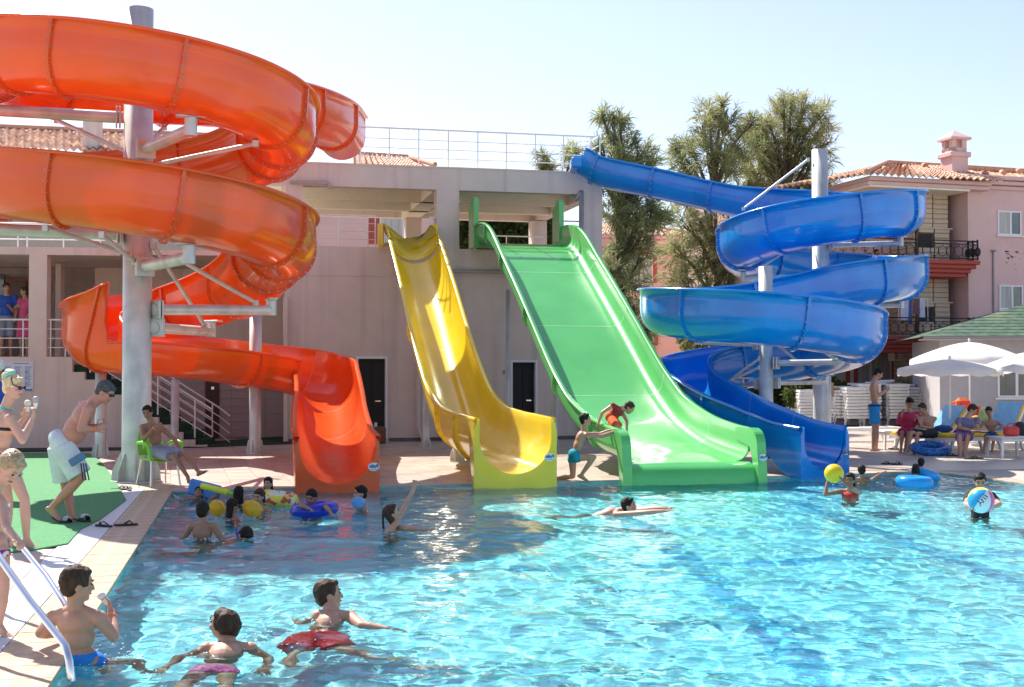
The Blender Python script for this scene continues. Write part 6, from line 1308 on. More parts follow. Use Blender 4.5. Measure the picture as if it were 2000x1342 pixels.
    if legs:
        for k, e in (('l', -1), ('r', 1)):
            hi = J.get('hi' + k, J['pel'] + sd_ * e * .085 * s * w - up * .04 * s); J['hi' + k] = hi; kn = J.get('kn' + k)
            if kn is None: kn = hi - Vector((0, 0, .38 * s)) + fw * -.06 * s; J['kn' + k] = kn
            an = J.get('an' + k)
            if an is None: an = kn - Vector((0, 0, .36 * s)) + Vector((0, .05, 0)); J['an' + k] = an
            capsule(mb, hi, kn, .082 * s * w, .050 * s * w); capsule(mb, kn, kn.lerp(an, .35) + Vector((0, 0, 0)), .048 * s * w, .052 * s * w); capsule(mb, kn.lerp(an, .35), an, .052 * s * w, .032 * s * w)
            if feet: make_foot(mb, an, J.get('to' + k, an + Vector((.03, -.18, -.03)) * s), s, vox)
    body = remeshed(mb, 'body', sk, root, vox, 2, .5, inwater)
    # face details
    mbe = MB(); mbl = MB(); mbb = MB()
    for e in (-1, 1): mbe.ell(H(e * .031, .078, .006), (.0125 * hs_, .007 * hs_, .006 * hs_), HM, 8, 6); mbb.tube([H(e * .014, .086, .026), H(e * .032, .087, .031), H(e * .050, .077, .025)], .0042 * hs_, 5)
    mbe.build('eyes', M_EYE, root); mbb.build('eyebrows', hair, root)
    if mouth: mbl.ell(H(0, .079, -.056), (.022 * hs_, .008 * hs_, .0065 * hs_), HM, 10, 6); mbl.build('mouth', M_LIP, root)
    # hair: a shell set back and up so that the face stays clear
    if hair_style:
        mh = MB(); mh.ell(H(0, -.022, .034), (.083 * hs_, .096 * hs_, .093 * hs_), HM, 22, 16); mh.ell(H(0, -.050, -.012), (.070 * hs_, .060 * hs_, .066 * hs_), HM, 16, 10); mh.ell(H(0, .035, .078), (.062 * hs_, .045 * hs_, .030 * hs_), HM, 12, 8)
        if hair_style in ('long', 'wet_long'):
            for k in range(7): a = (k - 3) * .32; capsule(mh, H(math.sin(a) * .07, -.06 * math.cos(a) - .01, .0), H(math.sin(a) * .085, -.085 * math.cos(a), -.16), .030 * hs_, .020 * hs_, 8)
        if hair_style == 'bun': mh.ell(H(.01, -.095, .075), (.034 * hs_, .032 * hs_, .032 * hs_), HM, 12, 8)
        if hair_style == 'highbun': mh.ell(H(0, -.06, .13), (.055 * hs_, .055 * hs_, .042 * hs_), HM, 12, 8); mh.ell(H(.02, -.09, .10), (.04 * hs_,) * 3, HM, 10, 8)
        if hair_style == 'bob':
            for k in range(7): a = (k - 3) * .36; capsule(mh, H(math.sin(a) * .07, -.06 * math.cos(a), .0), H(math.sin(a) * .075, -.072 * math.cos(a), -.085), .028 * hs_, .022 * hs_, 8)
        n0 = len(mh.v)
        for i, v in enumerate(mh.v):
            v = Vector(v); q = (v - hc); nz_ = noise.noise(Vector((v.x * 90, v.y * 90, v.z * 22))) * .010 * hs_ + noise.noise(v * 40) * .006 * hs_; mh.v[i] = tuple(v + q.normalized() * nz_)
        remeshed(mh, 'hair', hair, root, max(.006, vox * .8), 1, .3, inwater)
    for c in clothes: c(J, B, s, w, root, vox, inwater, HM, hc, hs_, fdir)
    return root
def fdir_h(f, up): v = f - up * f.dot(up); return v.normalized() if v.length > .05 else Vector((0, -1, 0))
def shorts(mat, length=.62, loose=1.25, high=.10, name='shorts', extra=None):
    def f(J, B, s, w, root, vox, inw, *a):
        mb = MB(); up = B.col[2]; pel = J['pel']; mb.ell(pel, (.140 * s * w * (1 + (loose - 1) * .3), .118 * s * w * (1 + (loose - 1) * .3), .115 * s), B, 18, 10); mb.cyl(pel, pel + up * high * s, .125 * s * w, 16, .118 * s * w)
        for k in 'lr': hi, kn = J['hi' + k], J['kn' + k]; e = hi.lerp(kn, length); mb.cyl(hi, e, .094 * s * w * (1 + (loose - 1) * .4), 16, .076 * s * w * loose); mb.ell(hi, (.094 * s * w,) * 3, None, 12, 8)
        o = remeshed(mb, name, mat, root, max(vox, .008), 1, .4, inw)
        if extra: extra(J, B, s, w, o)
    return f
def briefs(mat, name='swim_briefs'):
    def f(J, B, s, w, root, vox, inw, *a):
        mb = MB(); up = B.col[2]; pel = J['pel']; mb.ell(pel, (.134 * s * w, .106 * s * w, .098 * s), B, 18, 10)
        for k in 'lr': hi, kn = J['hi' + k], J['kn' + k]; mb.cyl(hi.lerp(kn, -.05), hi.lerp(kn, .14), .088 * s * w, 14, .086 * s * w)
        remeshed(mb, name, mat, root, max(vox, .008), 1, .4, inw)
    return f
def shirt(mat, sleeve=.5, down=.0, name='shirt', loose=1.08, neck=True):
    def f(J, B, s, w, root, vox, inw, *a):
        mb = MB(); up = B.col[2]; pel, nb = J['pel'], J['neck']; tl = (nb - pel).length; shw = (J['shr'] - J['shl']).length / 2; mb.ell(pel.lerp(nb, .68), (max(shw * .9, .11 * s * w) * loose, .108 * s * w * loose, tl * .32), B, 18, 12); mb.ell(pel.lerp(nb, .4), (.128 * s * w * loose, .098 * s * w * loose, tl * .30), B, 18, 12)
        a_ = pel.lerp(nb, .45); mb.cyl(a_, pel.lerp(nb, .05 - down), .118 * s * w * loose, 16, .128 * s * w * loose)
        for k in 'lr':
            sh = J['sh' + k]; mb.ell(sh, (.063 * s * w * loose,) * 3, None, 12, 8); mb.cyl(sh, nb - up * .03 * s, .054 * s * w, 12, .050 * s * w)
            if 'el' + k in J and sleeve > 0: mb.cyl(sh, sh.lerp(J['el' + k], min(1, sleeve)), .060 * s * w * loose, 12, .056 * s * w * loose)
            if 'el' + k in J and sleeve > 1: capsule(mb, J['el' + k], J['el' + k].lerp(J['wr' + k], sleeve - 1), .055 * s * w * loose, .045 * s * w * loose)
        remeshed(mb, name, mat, root, max(vox, .008), 2, .5, inw)
    return f
def band(mat, t, width=.045, name='bikini_top', grow=1.04):
    def f(J, B, s, w, root, vox, inw, HM, hc, hs_, fdir):
        pel, nb = J['pel'], J['neck']; c = pel.lerp(nb, t); shw = (J['shr'] - J['shl']).length / 2; tl = (nb - pel).length; rx = max(shw * .86, .10 * s * w) * grow; ry = .095 * s * w * grow; dz = t - .70; k = math.sqrt(max(.05, 1 - (dz / .30) ** 2)); rx = max(rx * k, .118 * s * w); ry = max(ry * k, .09 * s * w); mb = MB(); N = 32; vs = []
        for h in (-.5, .5):
            for q in (1, 1.03): vs += [c + B @ Vector((rx * q * math.cos(2 * math.pi * i / N), ry * q * math.sin(2 * math.pi * i / N), h * width * s)) for i in range(N)]
        fs = []
        for a_, b_ in ((0, 1), (1, 3), (3, 2), (2, 0)): fs += [(a_ * N + i, a_ * N + (i + 1) % N, b_ * N + (i + 1) % N, b_ * N + i) for i in range(N)]
        mb.add(vs, fs, True); mb.build(name, mat, root)
    return f
def bracelet(k, mat, t=.92):
    def f(J, B, s, w, root, vox, inw, *a):
        e, wr = J['el' + k], J['wr' + k]; c = e.lerp(wr, t); d = (wr - e).normalized(); x = d.orthogonal().normalized(); mb = MB(); mb.torus(c, .031 * s * w, .0065, Matrix((x, d.cross(x), d)).transposed() @ Matrix.Diagonal((1, 1, 1.8)), 18, 8); mb.build('wristband', mat, root)
    return f
M_WBAND = material('orange_wristband', (.80, .22, .06), .5)
def ice_cream(p, d=(0, 0, 1), top=(.80, .76, .66), label='', s=1.0):
    p = Vector(p); d = Vector(d).normalized(); r = empty('ice_cream', p, 0, label, 'ice cream'); mb = MB(); mb.cyl(p - d * .09 * s, p, .007 * s, 14, .026 * s); mb.build('cone', material('waffle_cone', (.55, .33, .13), .8, noise_amt=.2, noise_scale=60), r)
    x = d.orthogonal().normalized(); mb = MB(); mb.ell(p + d * .012 * s, (.033 * s, .033 * s, .033 * s), None, 16, 10); mb.build('scoop', material('scoop_%d' % int(top[0] * 100 + top[2] * 1000), top, .5, noise_amt=.06, bump=.002, bump_scale=80), r)
    mb = MB(); mb.tube([p - d * .075 * s, p - d * .02 * s], [.012 * s, .024 * s], 12); mb.build('paper_sleeve', M_WHITEP, r); return r
# ---------------------------------------------------------------- the people
def JJ(Y0, **k): return {n: P(v[0], v[1], Y0 + (v[2] if len(v) > 2 else 0)) for n, v in k.items()}
M_SHW = cloth_mat('white_swim_shorts', (.66, .72, .72)); M_SHB = cloth_mat('bright_blue_trunks', (.02, .28, .62)); M_TEAL = cloth_mat('teal_trunks', (.01, .30, .42)); M_RED_C = cloth_mat('red_swim_shorts', (.62, .02, .03)); M_ORS = cloth_mat('orange_shorts', (.80, .12, .02)); M_MAROON = cloth_mat('dark_red_vest', (.28, .03, .03)); M_CRIM = cloth_mat('crimson_tunic', (.50, .03, .09)); M_NAVY = cloth_mat('navy_cloth', (.02, .03, .09)); M_GREYB = cloth_mat('grey_blue_shorts', (.28, .30, .38)); M_BLK = cloth_mat('black_cloth', (.015, .015, .018)); M_PNK = cloth_mat('bright_pink_swimsuit', (.80, .08, .28), (.9, .2, .4), .3, 30); M_SLATE = cloth_mat('slate_purple_top', (.15, .13, .24), (.2, .19, .30)); M_JEAN = cloth_mat('faded_jeans', (.22, .26, .32)); M_BTEE = cloth_mat('royal_blue_tee', (.02, .08, .38)); M_PDRESS = cloth_mat('pink_dress', (.62, .08, .20)); M_REDTOP = cloth_mat('red_top', (.65, .05, .05))
def floral(name):
    m = bpy.data.materials.new(name); m.use_nodes = True; n = m.node_tree; b = n.nodes['Principled BSDF']; b.inputs['Roughness'].default_value = .8; tc = n.nodes.new('ShaderNodeTexCoord'); v = n.nodes.new('ShaderNodeTexVoronoi'); v.inputs['Scale'].default_value = 38; n.links.new(tc.outputs['Object'], v.inputs[0])
    sp = n.nodes.new('ShaderNodeSeparateColor'); n.links.new(v.outputs['Color'], sp.inputs[0]); cr = n.nodes.new('ShaderNodeValToRGB'); cr.color_ramp.interpolation = 'CONSTANT'; e = cr.color_ramp.elements
    cols = [(.0, (.75, .75, .72)), (.22, (.65, .03, .05)), (.42, (.03, .06, .45)), (.58, (.30, .02, .30)), (.72, (.02, .35, .5)), (.84, (.8, .3, .03)), (.93, (.1, .4, .08))]
    e[0].position = 0; e[0].color = (*cols[0][1], 1); e[1].position = cols[1][0]; e[1].color = (*cols[1][1], 1)
    for p_, c in cols[2:]: q = e.new(p_); q.color = (*c, 1)
    n.links.new(sp.outputs[0], cr.inputs[0]); n.links.new(cr.outputs[0], b.inputs['Base Color']); return m
M_FLORAL = floral('multicoloured_floral_cloth')
# -- bending man with the ice cream
def man_trim(J, B, s, w, o):
    hi, kn = J['hir'], J['knr']; ax = (kn - hi).normalized()
    mb = MB(); c = P(151, 897, 14.36 - .21); R_ = orient(-ax, Vector((1, 0, 0))); mb.box(c, (.19, .03, .085), R_, .008); mb.build('pocket_flap', cloth_mat('slate_blue_flap', (.10, .20, .34)), o)
    for k in range(3): mb = MB(); mb.bar(P(158 + k * 4.5, 905, 14.36 - .20), P(162 + k * 6, 938, 14.36 - .17), .010, .012); mb.build('side_stripe', M_NAVY, o)
J = JJ(14.4, head=(206, 767), neck=(181, 787), shl=(163, 792, .17), shr=(172, 800, -.17), ell=(172, 838, .2), wrl=(190, 833, .05), elr=(158, 838, -.22), wrr=(186, 838, -.12), pel=(121, 862), hil=(116, 872, .08), hir=(122, 872, -.08), knl=(128, 944, .14), knr=(158, 932, -.08), anl=(140, 1006, .12), anr=(101, 992, -.05), tol=(172, 1024, .0), tor=(136, 1020, -.12))
m_ = person('tall bare-chested man in white knee shorts bending forward with an ice cream', J, 1.0, (.86, -.1, -.50), SK_RED, HR_GREY, 1.08, .0095, build=1.20, belly=1, clothes=[shorts(M_SHW, .93, 1.5, .07, extra=man_trim), bracelet('r', M_WBAND)], head_up=(.45, 0, .9), hands={'l': ((.7, -.2, .5), (0, 1, 0), .9), 'r': ((.8, .1, .25), (0, 1, 0), .9)})
hd = J['head']; mb = MB(); 
for e in (-1, 1): mb.ell(hd + Vector((.075, e * .035 - .01, -.03)), (.012, .026, .02), orient((.45, 0, .9), (0, 1, 0)), 10, 8); mb.tube([hd + Vector((.075, e * .06 - .01, -.02)), hd + Vector((-.0, e * .085 - .01, .02))], .004, 6)
tag(mb.build('sunglasses', M_BLACK), 'dark sunglasses worn by the bending man', 'sunglasses')
ice_cream(P(195, 826, 14.33), (.05, 0, 1), (.55, .50, .46), 'ice cream cone in the bending man\'s hands')
def slide_sandal(an, toe, lab):
    d = Vector(toe) - Vector(an); L = .29; an = Vector(an); yaw = math.atan2(d.y, d.x); pitch = math.asin(max(-1, min(1, (d.z + .07) / d.length))); c = an + d.normalized() * .10; c.z = max(.0, min(an.z, toe[2]) - .085 + .04); c = (an + Vector(toe)) / 2 + d.normalized() * .02; c.z -= .075; c.z = max(c.z, .018)
    return flipflop(c, yaw, 'sandal', lab, L, M_BLACK, M_BLACK, 'slide', None, -pitch)
for a_, t_, lb in (('anl', 'tol', 'black striped sandal on the bending man\'s farther foot'), ('anr', 'tor', 'black striped sandal on the bending man\'s raised nearer heel')):
    r_ = slide_sandal(J[a_], J[t_], lb); st_ = r_.children[1]; c = Vector(np.mean([v.co for v in st_.data.vertices], axis=0)) if st_.data.vertices else None
    d = (J[t_] - J[a_]); d.z = 0; d.normalize(); sd2 = Vector((-d.y, d.x, 0)); mb = MB()
    for k in range(3): mb.tube([c + d * (k - 1) * .022 + sd2 * .05 + Vector((0, 0, .0)), c + d * (k - 1) * .022 + sd2 * .02 + Vector((0, 0, .033)), c + d * (k - 1) * .022 - sd2 * .02 + Vector((0, 0, .033)), c + d * (k - 1) * .022 - sd2 * .05 + Vector((0, 0, .0))], .006, 6)
    mb.build('white_stripes', M_WHITEP, r_)
# -- blonde woman
J = JJ(12.4, head=(27, 757), neck=(10, 800), shl=(-22, 822, .12), shr=(20, 818, -.12), ell=(-2, 870, .3), wrl=(48, 818, .25), elr=(44, 860, -.16), wrr=(63, 820, -.02), pel=(4, 892), hil=(0, 905, .1), hir=(16, 905, -.06), knl=(16, 980, .12), knr=(48, 975, -.06), anl=(12, 1052, .1), anr=(52, 1054, -.06), tol=(38, 1064, .02), tor=(82, 1070, -.1))
person('blonde woman in a bikini, hair up, holding two ice creams, at the left edge', J, .98, (.96, -.25, -.12), SK_FAIR, HR_BLOND, 1.05, .008, True, 1.0, hair_style='highbun', clothes=[band(M_BLK, .60, .03), briefs(M_BLK, 'bikini_bottom')], hands={'l': ((.3, 0, 1), (.5, -.8, 0), .8), 'r': ((.3, .05, 1), (-.9, 0, 0), .9)})
hd = J['head']; mb = MB(); mb.ell(hd + Vector((.085, -.055, -.005)), (.018, .012, .02)); mb.ell(hd + Vector((.095, .03, -.0)), (.012, .02, .02)); mb.tube([hd + Vector((.085, -.06, 0)), hd + Vector((.02, -.085, .03)), hd + Vector((.0, -.06, .1))], .006, 6); tag(mb.build('sunglasses', M_BLACK), 'dark sunglasses on the blonde woman', 'sunglasses')
mb = MB(); mb.torus(J['neck'] + Vector((.0, 0, .015)), .066, .009, Matrix.Rotation(.35, 3, 'Y'), 24, 8); tag(mb.build('neck_strap', cloth_mat('turquoise_strap', (.03, .50, .52))), 'turquoise bikini neck strap on the blonde woman', 'strap')
mb = MB(); mb.torus(hd + Vector((-.045, 0, .13)), .05, .018, Matrix.Rotation(-.5, 3, 'Y'), 20, 8); tag(mb.build('hair_band', cloth_mat('mint_scrunchie', (.25, .60, .50))), 'mint hair band round the blonde woman\'s bun', 'hair band')
ice_cream(P(54, 790, 12.55), (0, 0, 1), (.80, .74, .58), 'vanilla ice cream cone in the blonde woman\'s farther hand'); ice_cream(P(70, 783, 12.38), (.05, 0, 1), (.42, .38, .38), 'chocolate and cream cone in the blonde woman\'s nearer hand')
# -- girl by the ladder
J = JJ(8.35, head=(20, 914), neck=(-10, 962), shl=(-44, 985, .1), shr=(4, 985, -.05), ell=(-55, 1050, .1), wrl=(-30, 1090, -.1), elr=(12, 1030, -.16), wrr=(30, 1052, -.35), pel=(-8, 1060), hil=(-22, 1078, .08), hir=(2, 1078, -.04), knl=(-26, 1155, .1), knr=(8, 1150, -.06), anl=(-30, 1222, .1), anr=(-2, 1222, -.06), tol=(-5, 1236, 0), tor=(32, 1240, -.1))
person('little girl in a colourful floral bikini leaning by the pool ladder, left edge', J, .74, (.62, -.35, -.70), SK_FAIR, HR_WETBL, 1.28, .0065, True, .95, hair_style='bob', clothes=[band(M_FLORAL, .66, .10), briefs(M_FLORAL, 'bikini_bottom')], head_up=(.5, -.1, .8), hands={'r': ((.6, -.5, -.3), (0, 0, -1), .9)})
# -- seated boy
sy = 19.2
J = JJ(sy, head=(288, 806), neck=(296, 826), shl=(278, 834, -.06), shr=(315, 836, .06), ell=(281, 858, -.2), wrl=(303, 834, -.24), elr=(341, 858, -.04), wrr=(350, 874, -.16), pel=(308, 880), hil=(304, 884, -.05), hir=(316, 882, .02), knl=(341, 892, -.42), knr=(362, 888, -.35), anl=(367, 932, -.6), anr=(388, 922, -.68), tol=(374, 944, -.85), tor=(414, 908, -.82))
person('barefoot boy in grey-blue shorts lounging in the lime green chair', J, .86, (-.05, -.97, -.2), SK_DARK, HR_BLACK, 1.06, .009, build=.98, clothes=[shorts(M_GREYB, .80, 1.35, .06), bracelet('l', M_WBAND)], hands={'l': ((.6, -.1, .4), (0, 1, -.3), .7), 'r': ((.2, -.3, -.9), (-1, 0, 0), .6)}, head_up=(-.15, 0, 1))
# -- left edge figure with a white cap
J = JJ(17, head=(-6, 722), neck=(-8, 744), shl=(-34, 756), shr=(12, 756), ell=(-40, 800), wrl=(-30, 835, -.2), elr=(18, 800), wrr=(6, 835, -.2), pel=(-10, 836), knl=(-20, 905), knr=(2, 905), anl=(-22, 962), anr=(0, 962))
person('person in a white cap and blue top half cut off by the left edge', J, .95, (-.3, -1, 0), SK_OLIVE, HR_BLACK, 1, .011, clothes=[shirt(M_BTEE, .6), shorts(M_NAVY, .7)])
mb = MB(); mb.ell(J['head'] + Vector((0, 0, .06)), (.10, .12, .10)); mb.ell(J['head'] + Vector((-.03, -.12, .03)), (.07, .09, .012)); tag(mb.build('cap', M_WHITEP), 'white cap at the far left edge behind the blonde woman', 'cap')
# -- two people on the landing
ly = (LP_(0, 1.2, 0)).y; fz = LP_(0, 1.3, zl)
def stand(px, Y, z, s, face, **kw):
    p = P(px, 700, Y); side = Vector((face[1], -face[0], 0)).normalized(); side = side if side.x > 0 else -side; b = Vector((p.x, Y, z)); f_ = Vector((face[0], face[1], 0)).normalized()
    h = lambda x, y, zz: b + side * x * s + f_ * y * s + Vector((0, 0, zz * s))
    return dict(head=h(0, .03, 1.60), neck=h(0, 0, 1.43), shl=h(-.185, 0, 1.38), shr=h(.185, 0, 1.38), ell=h(-.23, .02, 1.10), wrl=h(-.2, .16, .92), elr=h(.23, .02, 1.10), wrr=h(.2, .16, .92), pel=h(0, 0, .93), hil=h(-.09, 0, .88), hir=h(.09, 0, .88), knl=h(-.1, .03, .48), knr=h(.1, .03, .48), anl=h(-.1, 0, .09), anr=h(.1, 0, .09), tol=h(-.12, .16, .02), tor=h(.12, .16, .02))
J = stand(12, LP_(0, 1.1, 0).y - .1, zl, 1.0, (.3, -1, 0)); person('man in a blue T-shirt and jeans standing on the landing behind the railing', J, 1.0, (.6, -.8, -.1), SK_OLIVE, HR_BROWN, 1, .013, clothes=[shirt(M_BTEE, .7), shorts(M_JEAN, 1.0, 1.2)])
J = stand(48, LP_(0, 1.0, 0).y, zl, .95, (-.5, -1, 0)); J['wrl'] = J['neck'] + Vector((-.28, -.2, -.2)); J['ell'] = J['shl'] + Vector((-.1, -.1, -.25))
person('woman in a long pink dress on the landing beside the column', J, .95, (-.8, -.5, -.1), SK_OLIVE, HR_BROWN, 1, .013, True, clothes=[shirt(M_PDRESS, .3, .1), shorts(M_PDRESS, 1.0, 1.5, name='skirt')], hair_style='bob')
# -- swimmers
def swimmer(label, px, py, contact, s, face, sk=SK_TAN, hair=HR_BLACK, hs=1.12, arms=None, lean=(0, 0, 0), clothes=(), female=False, style='short', vox=None, build=1.0, hands=None, Y=None, yawside=None, strong=.009):
    Y0 = Y or G(px, contact).y; h = P(px, py + 1, Y0); fh = Vector((face[0], face[1], 0)); fh = fh.normalized() if fh.length > .05 else Vector((0, -1, 0)); side = yawside and Vector(yawside).normalized() or Vector((fh.y, -fh.x, 0)); side = side if side.x > 0 else -side
    dn = Vector(lean); neck = h + Vector((0, 0, -.155 * s * hs)) - fh * .02 + dn * .3; shc = neck + Vector((0, 0, -.045 * s)); pel = neck + Vector((0, 0, -.46 * s)) + dn
    J = dict(head=h, neck=neck, shl=shc - side * .168 * s, shr=shc + side * .168 * s, pel=pel)
    for k, e in (('l', -1), ('r', 1)):
        if arms and k in arms: el_, wr = arms[k]; J['el' + k] = P(*el_) if not isinstance(el_, Vector) else el_; J['wr' + k] = P(*wr) if not isinstance(wr, Vector) else wr
        else: J['el' + k] = J['sh' + k] + side * e * .13 * s + Vector((0, 0, -.2 * s)); J['wr' + k] = J['el' + k] + side * e * .06 * s + fh * .20 * s + Vector((0, 0, .02 * s))
        hp_ = pel + side * e * .08 * s + Vector((0, 0, -.04)) * s; kn = hp_ + Vector((0, 0, -.30 * s)) + fh * .12 * s + dn * .5; an = kn + Vector((0, 0, -.2 * s)) - fh * .2 * s + dn * .5; kn.z = max(kn.z, -.76); an.z = max(an.z, -.76); J['hi' + k] = hp_; J['kn' + k] = kn; J['an' + k] = an; J['to' + k] = an + fh * .15 * s + Vector((0, 0, -.03))
    RIPPLES.append((h.x, h.y, strong, .30))
    person(label, J, s, face, sk, hair, hs * 1.04, vox or max(.0065, Y0 * .00062), female, build, clothes=clothes, hair_style=style, hands=hands, inwater=True); return J
HRB = HR_BROWN
# boy at the ladder
J = JJ(7.75, head=(152, 1142), neck=(148, 1184), shl=(104, 1208, .03), shr=(194, 1208, -.03), ell=(80, 1236, .18), wrl=(112, 1238, .34), elr=(222, 1243, -.02), wrr=(217, 1194, .16), pel=(158, 1288, .02))
J['hil'] = J['pel'] + Vector((-.07, 0, -.03)); J['hir'] = J['pel'] + Vector((.08, 0, -.03)); J['knl'] = J['hil'] + Vector((.12, .24, -.16)); J['knr'] = J['hir'] + Vector((.22, .16, -.16)); J['anl'] = J['knl'] + Vector((.02, .05, -.3)); J['anr'] = J['knr'] + Vector((.05, .05, -.3)); J['tol'] = J['anl'] + Vector((.05, .15, -.03)); J['tor'] = J['anr'] + Vector((.08, .12, -.03))
RIPPLES.append((J['pel'].x, J['pel'].y, .006, .25))
person('brown-haired boy seen from behind, eating an ice cream in the water by the handrails', J, .80, (.86, .50, -.05), SK_TAN, HRB, 1.22, .006, build=1.12, clothes=[briefs(cloth_mat('blue_trunks', (.02, .20, .60))), bracelet('r', M_WBAND, .75)], hands={'r': ((-.25, .15, .9), (-.9, -.2, 0), 1.0), 'l': ((.6, .2, 0), (0, 0, -1), .3)}, inwater=True)
ice_cream(P(200, 1166, 7.9), (-.55, -.1, .75), (.75, .75, .76), 'ice cream cone at the mouth of the boy by the handrails', .8)
# girl in pink, swimming
q = G(437, 1246)
J = dict(head=P(437, 1222, 8.2), neck=P(446, 1258, 8.12), shl=P(404, 1270, 8.1), shr=P(488, 1270, 8.1)); J['ell'] = J['shl'] + Vector((-.14, -.05, -.12)); J['wrl'] = J['ell'] + Vector((-.05, -.2, -.1)); J['elr'] = J['shr'] + Vector((.12, -.05, -.12)); J['wrr'] = J['elr'] + Vector((.02, -.18, -.1)); J['pel'] = J['neck'] + Vector((-.0, -.34, -.24)); J['hil'] = J['pel'] + Vector((-.07, -.02, 0)); J['hir'] = J['pel'] + Vector((.07, -.02, 0)); J['knl'] = J['hil'] + Vector((-.06, -.3, -.1)); J['knr'] = J['hir'] + Vector((.06, -.3, -.1)); J['anl'] = J['knl'] + Vector((.0, -.28, .0)); J['anr'] = J['knr'] + Vector((.02, -.28, .0)); J['tol'] = J['anl'] + Vector((0, -.12, -.03)); J['tor'] = J['anr'] + Vector((0, -.12, -.03))
RIPPLES.append((q.x, q.y, .014, .35)); person('child in a pink swimsuit swimming away in the foreground, head tilted up', J, .90, (-.80, .30, .42), SK_TAN, HRB, 1.12, .0065, True, 1.08, clothes=[briefs(M_PNK, 'bikini_bottom')], inwater=True, head_up=(.3, -.5, .8), hair_style='short')
# boy in red shorts
J = dict(head=P(643, 1162, 9.05), neck=P(650, 1196, 9.0), shl=P(622, 1205, 9.0), shr=P(684, 1206, 8.95)); J['elr'] = J['shr'] + Vector((.10, -.16, -.03)); J['wrr'] = J['elr'] + Vector((.20, -.05, -.02)); J['ell'] = J['shl'] + Vector((-.12, .02, -.16)); J['wrl'] = J['ell'] + Vector((-.05, .18, -.05)); J['pel'] = J['neck'] + Vector((-.04, -.32, -.26)); J['hil'] = J['pel'] + Vector((-.08, -.03, 0)); J['hir'] = J['pel'] + Vector((.08, -.03, 0)); J['knl'] = J['hil'] + Vector((-.04, -.33, -.10)); J['knr'] = J['hir'] + Vector((.12, -.30, -.08)); J['anl'] = J['knl'] + Vector((.02, -.26, -.05)); J['anr'] = J['knr'] + Vector((.22, -.16, -.04)); J['tol'] = J['anl'] + Vector((.12, -.05, .0)); J['tor'] = J['anr'] + Vector((.14, -.02, .0))
q = G(645, 1196); RIPPLES.append((q.x, q.y, .015, .35)); person('boy in loose red shorts swimming away in the foreground', J, .88, (.88, .30, .10), SK_TAN, HRB, 1.08, .0065, build=1.08, clothes=[shorts(M_RED_C, .72, 1.7, .06)], inwater=True)
# waving girl
Jw = swimmer('wet-haired girl raising one arm high, snorkel behind her head', 768, 1002, 1034, .74, (.85, .1, .45), SK_TAN, HR_BROWN, 1.15, {'r': ((792, 988, 14.0), (808, 956, 14.0)), 'l': ((792, 1032, 13.75), (835, 1034, 13.6))}, female=True, style='long', hands={'r': ((.15, 0, 1), (0, -1, 0), .12), 'l': ((1, 0, 0), (0, 0, -1), .2)})
mb = MB(); mb.tube([P(749, 1036, 14), P(748, 1015, 14), P(748, 1000, 14), P(750, 994, 14)], [.012, .012, .013, .016], 8); tag(mb.build('snorkel', M_BLACK), 'upright black snorkel behind the waving girl', 'snorkel')
swimmer('snorkeller with only the crown of the head above water', 478, 1047, 1046, .75, (.3, -.5, -.8), SK_TAN, HR_BLACK, 1.1, lean=(-.3, -.2, .1))
mb = MB(); mb.tube([P(464, 1052, 13.25), P(462, 1040, 13.25), P(460, 1029, 13.25)], .011, 8); o = mb.build('snorkel', material('blue_tube', (.02, .05, .45), .4)); tag(o, 'blue snorkel with an orange tip beside the submerged head', 'snorkel'); mb = MB(); mb.tube([P(460, 1029, 13.25), P(459.5, 1023, 13.25)], .0115, 8); mb.build('snorkel_tip', material('orange_tip', (.8, .15, .02), .4), o)
swimmer('dark-haired boy seen from behind at the left of the group', 397, 997, 1046, .74, (.15, 1, 0), SK_DARK, HR_BLACK, 1.1)
swimmer('child leaning back in the water, face up, gripping a yellow water gun', 388, 962, 970, .68, (.1, -.75, .65), SK_DARK, HR_BLACK, 1.1, {'r': ((425, 968, 17.3), (428, 957, 17.2))}, female=False, lean=(0, -.1, .1))
g_ = empty('water_gun', P(425, 957, 17.1), 0, 'yellow foam water gun held above the children', 'water gun'); mb = MB(); mb.cyl(P(394, 949, 17.15), P(446, 962, 17.0), .042, 14); mb.build('barrel', material('yellow_foam', (.72, .74, .05), .6), g_); mb = MB(); mb.cyl(P(444, 961.5, 17.0), P(455, 965, 16.98), .022, 12); mb.build('nozzle', material('lime_nozzle', (.3, .7, .05), .5), g_)
mb = MB(); c = P(400, 957, 17.5); mb.box(c, (.46, .06, .22), Matrix.Rotation(.25, 3, 'Y'), .025); tag(mb.build('swim_float', material('blue_foam_float', (.08, .26, .66), .6)), 'blue foam float behind the child who leans back', 'float')
swimmer('long dark-haired child seen from behind, next to the water gun tip', 467, 962, 980, .68, (.1, 1, 0), SK_DARK, HR_BLACK, 1.12, female=True, style='wet_long')
swimmer('dark-haired child between the two yellow armbands', 455, 988, 1008, .66, (.6, .5, -.1), SK_DARK, HR_BLACK, 1.12, female=True, style='long')
swimmer('smiling girl with her chin at the water beside a yellow armband', 506, 969, 995, .68, (-.35, -.85, -.15), SK_TAN, HR_BROWN, 1.15, female=True, style='bob')
swimmer('girl with wet dark hair farthest back in the group of children', 523, 944, 968, .68, (-.15, -1, .05), SK_TAN, HR_BLACK, 1.12, female=True, style='long')
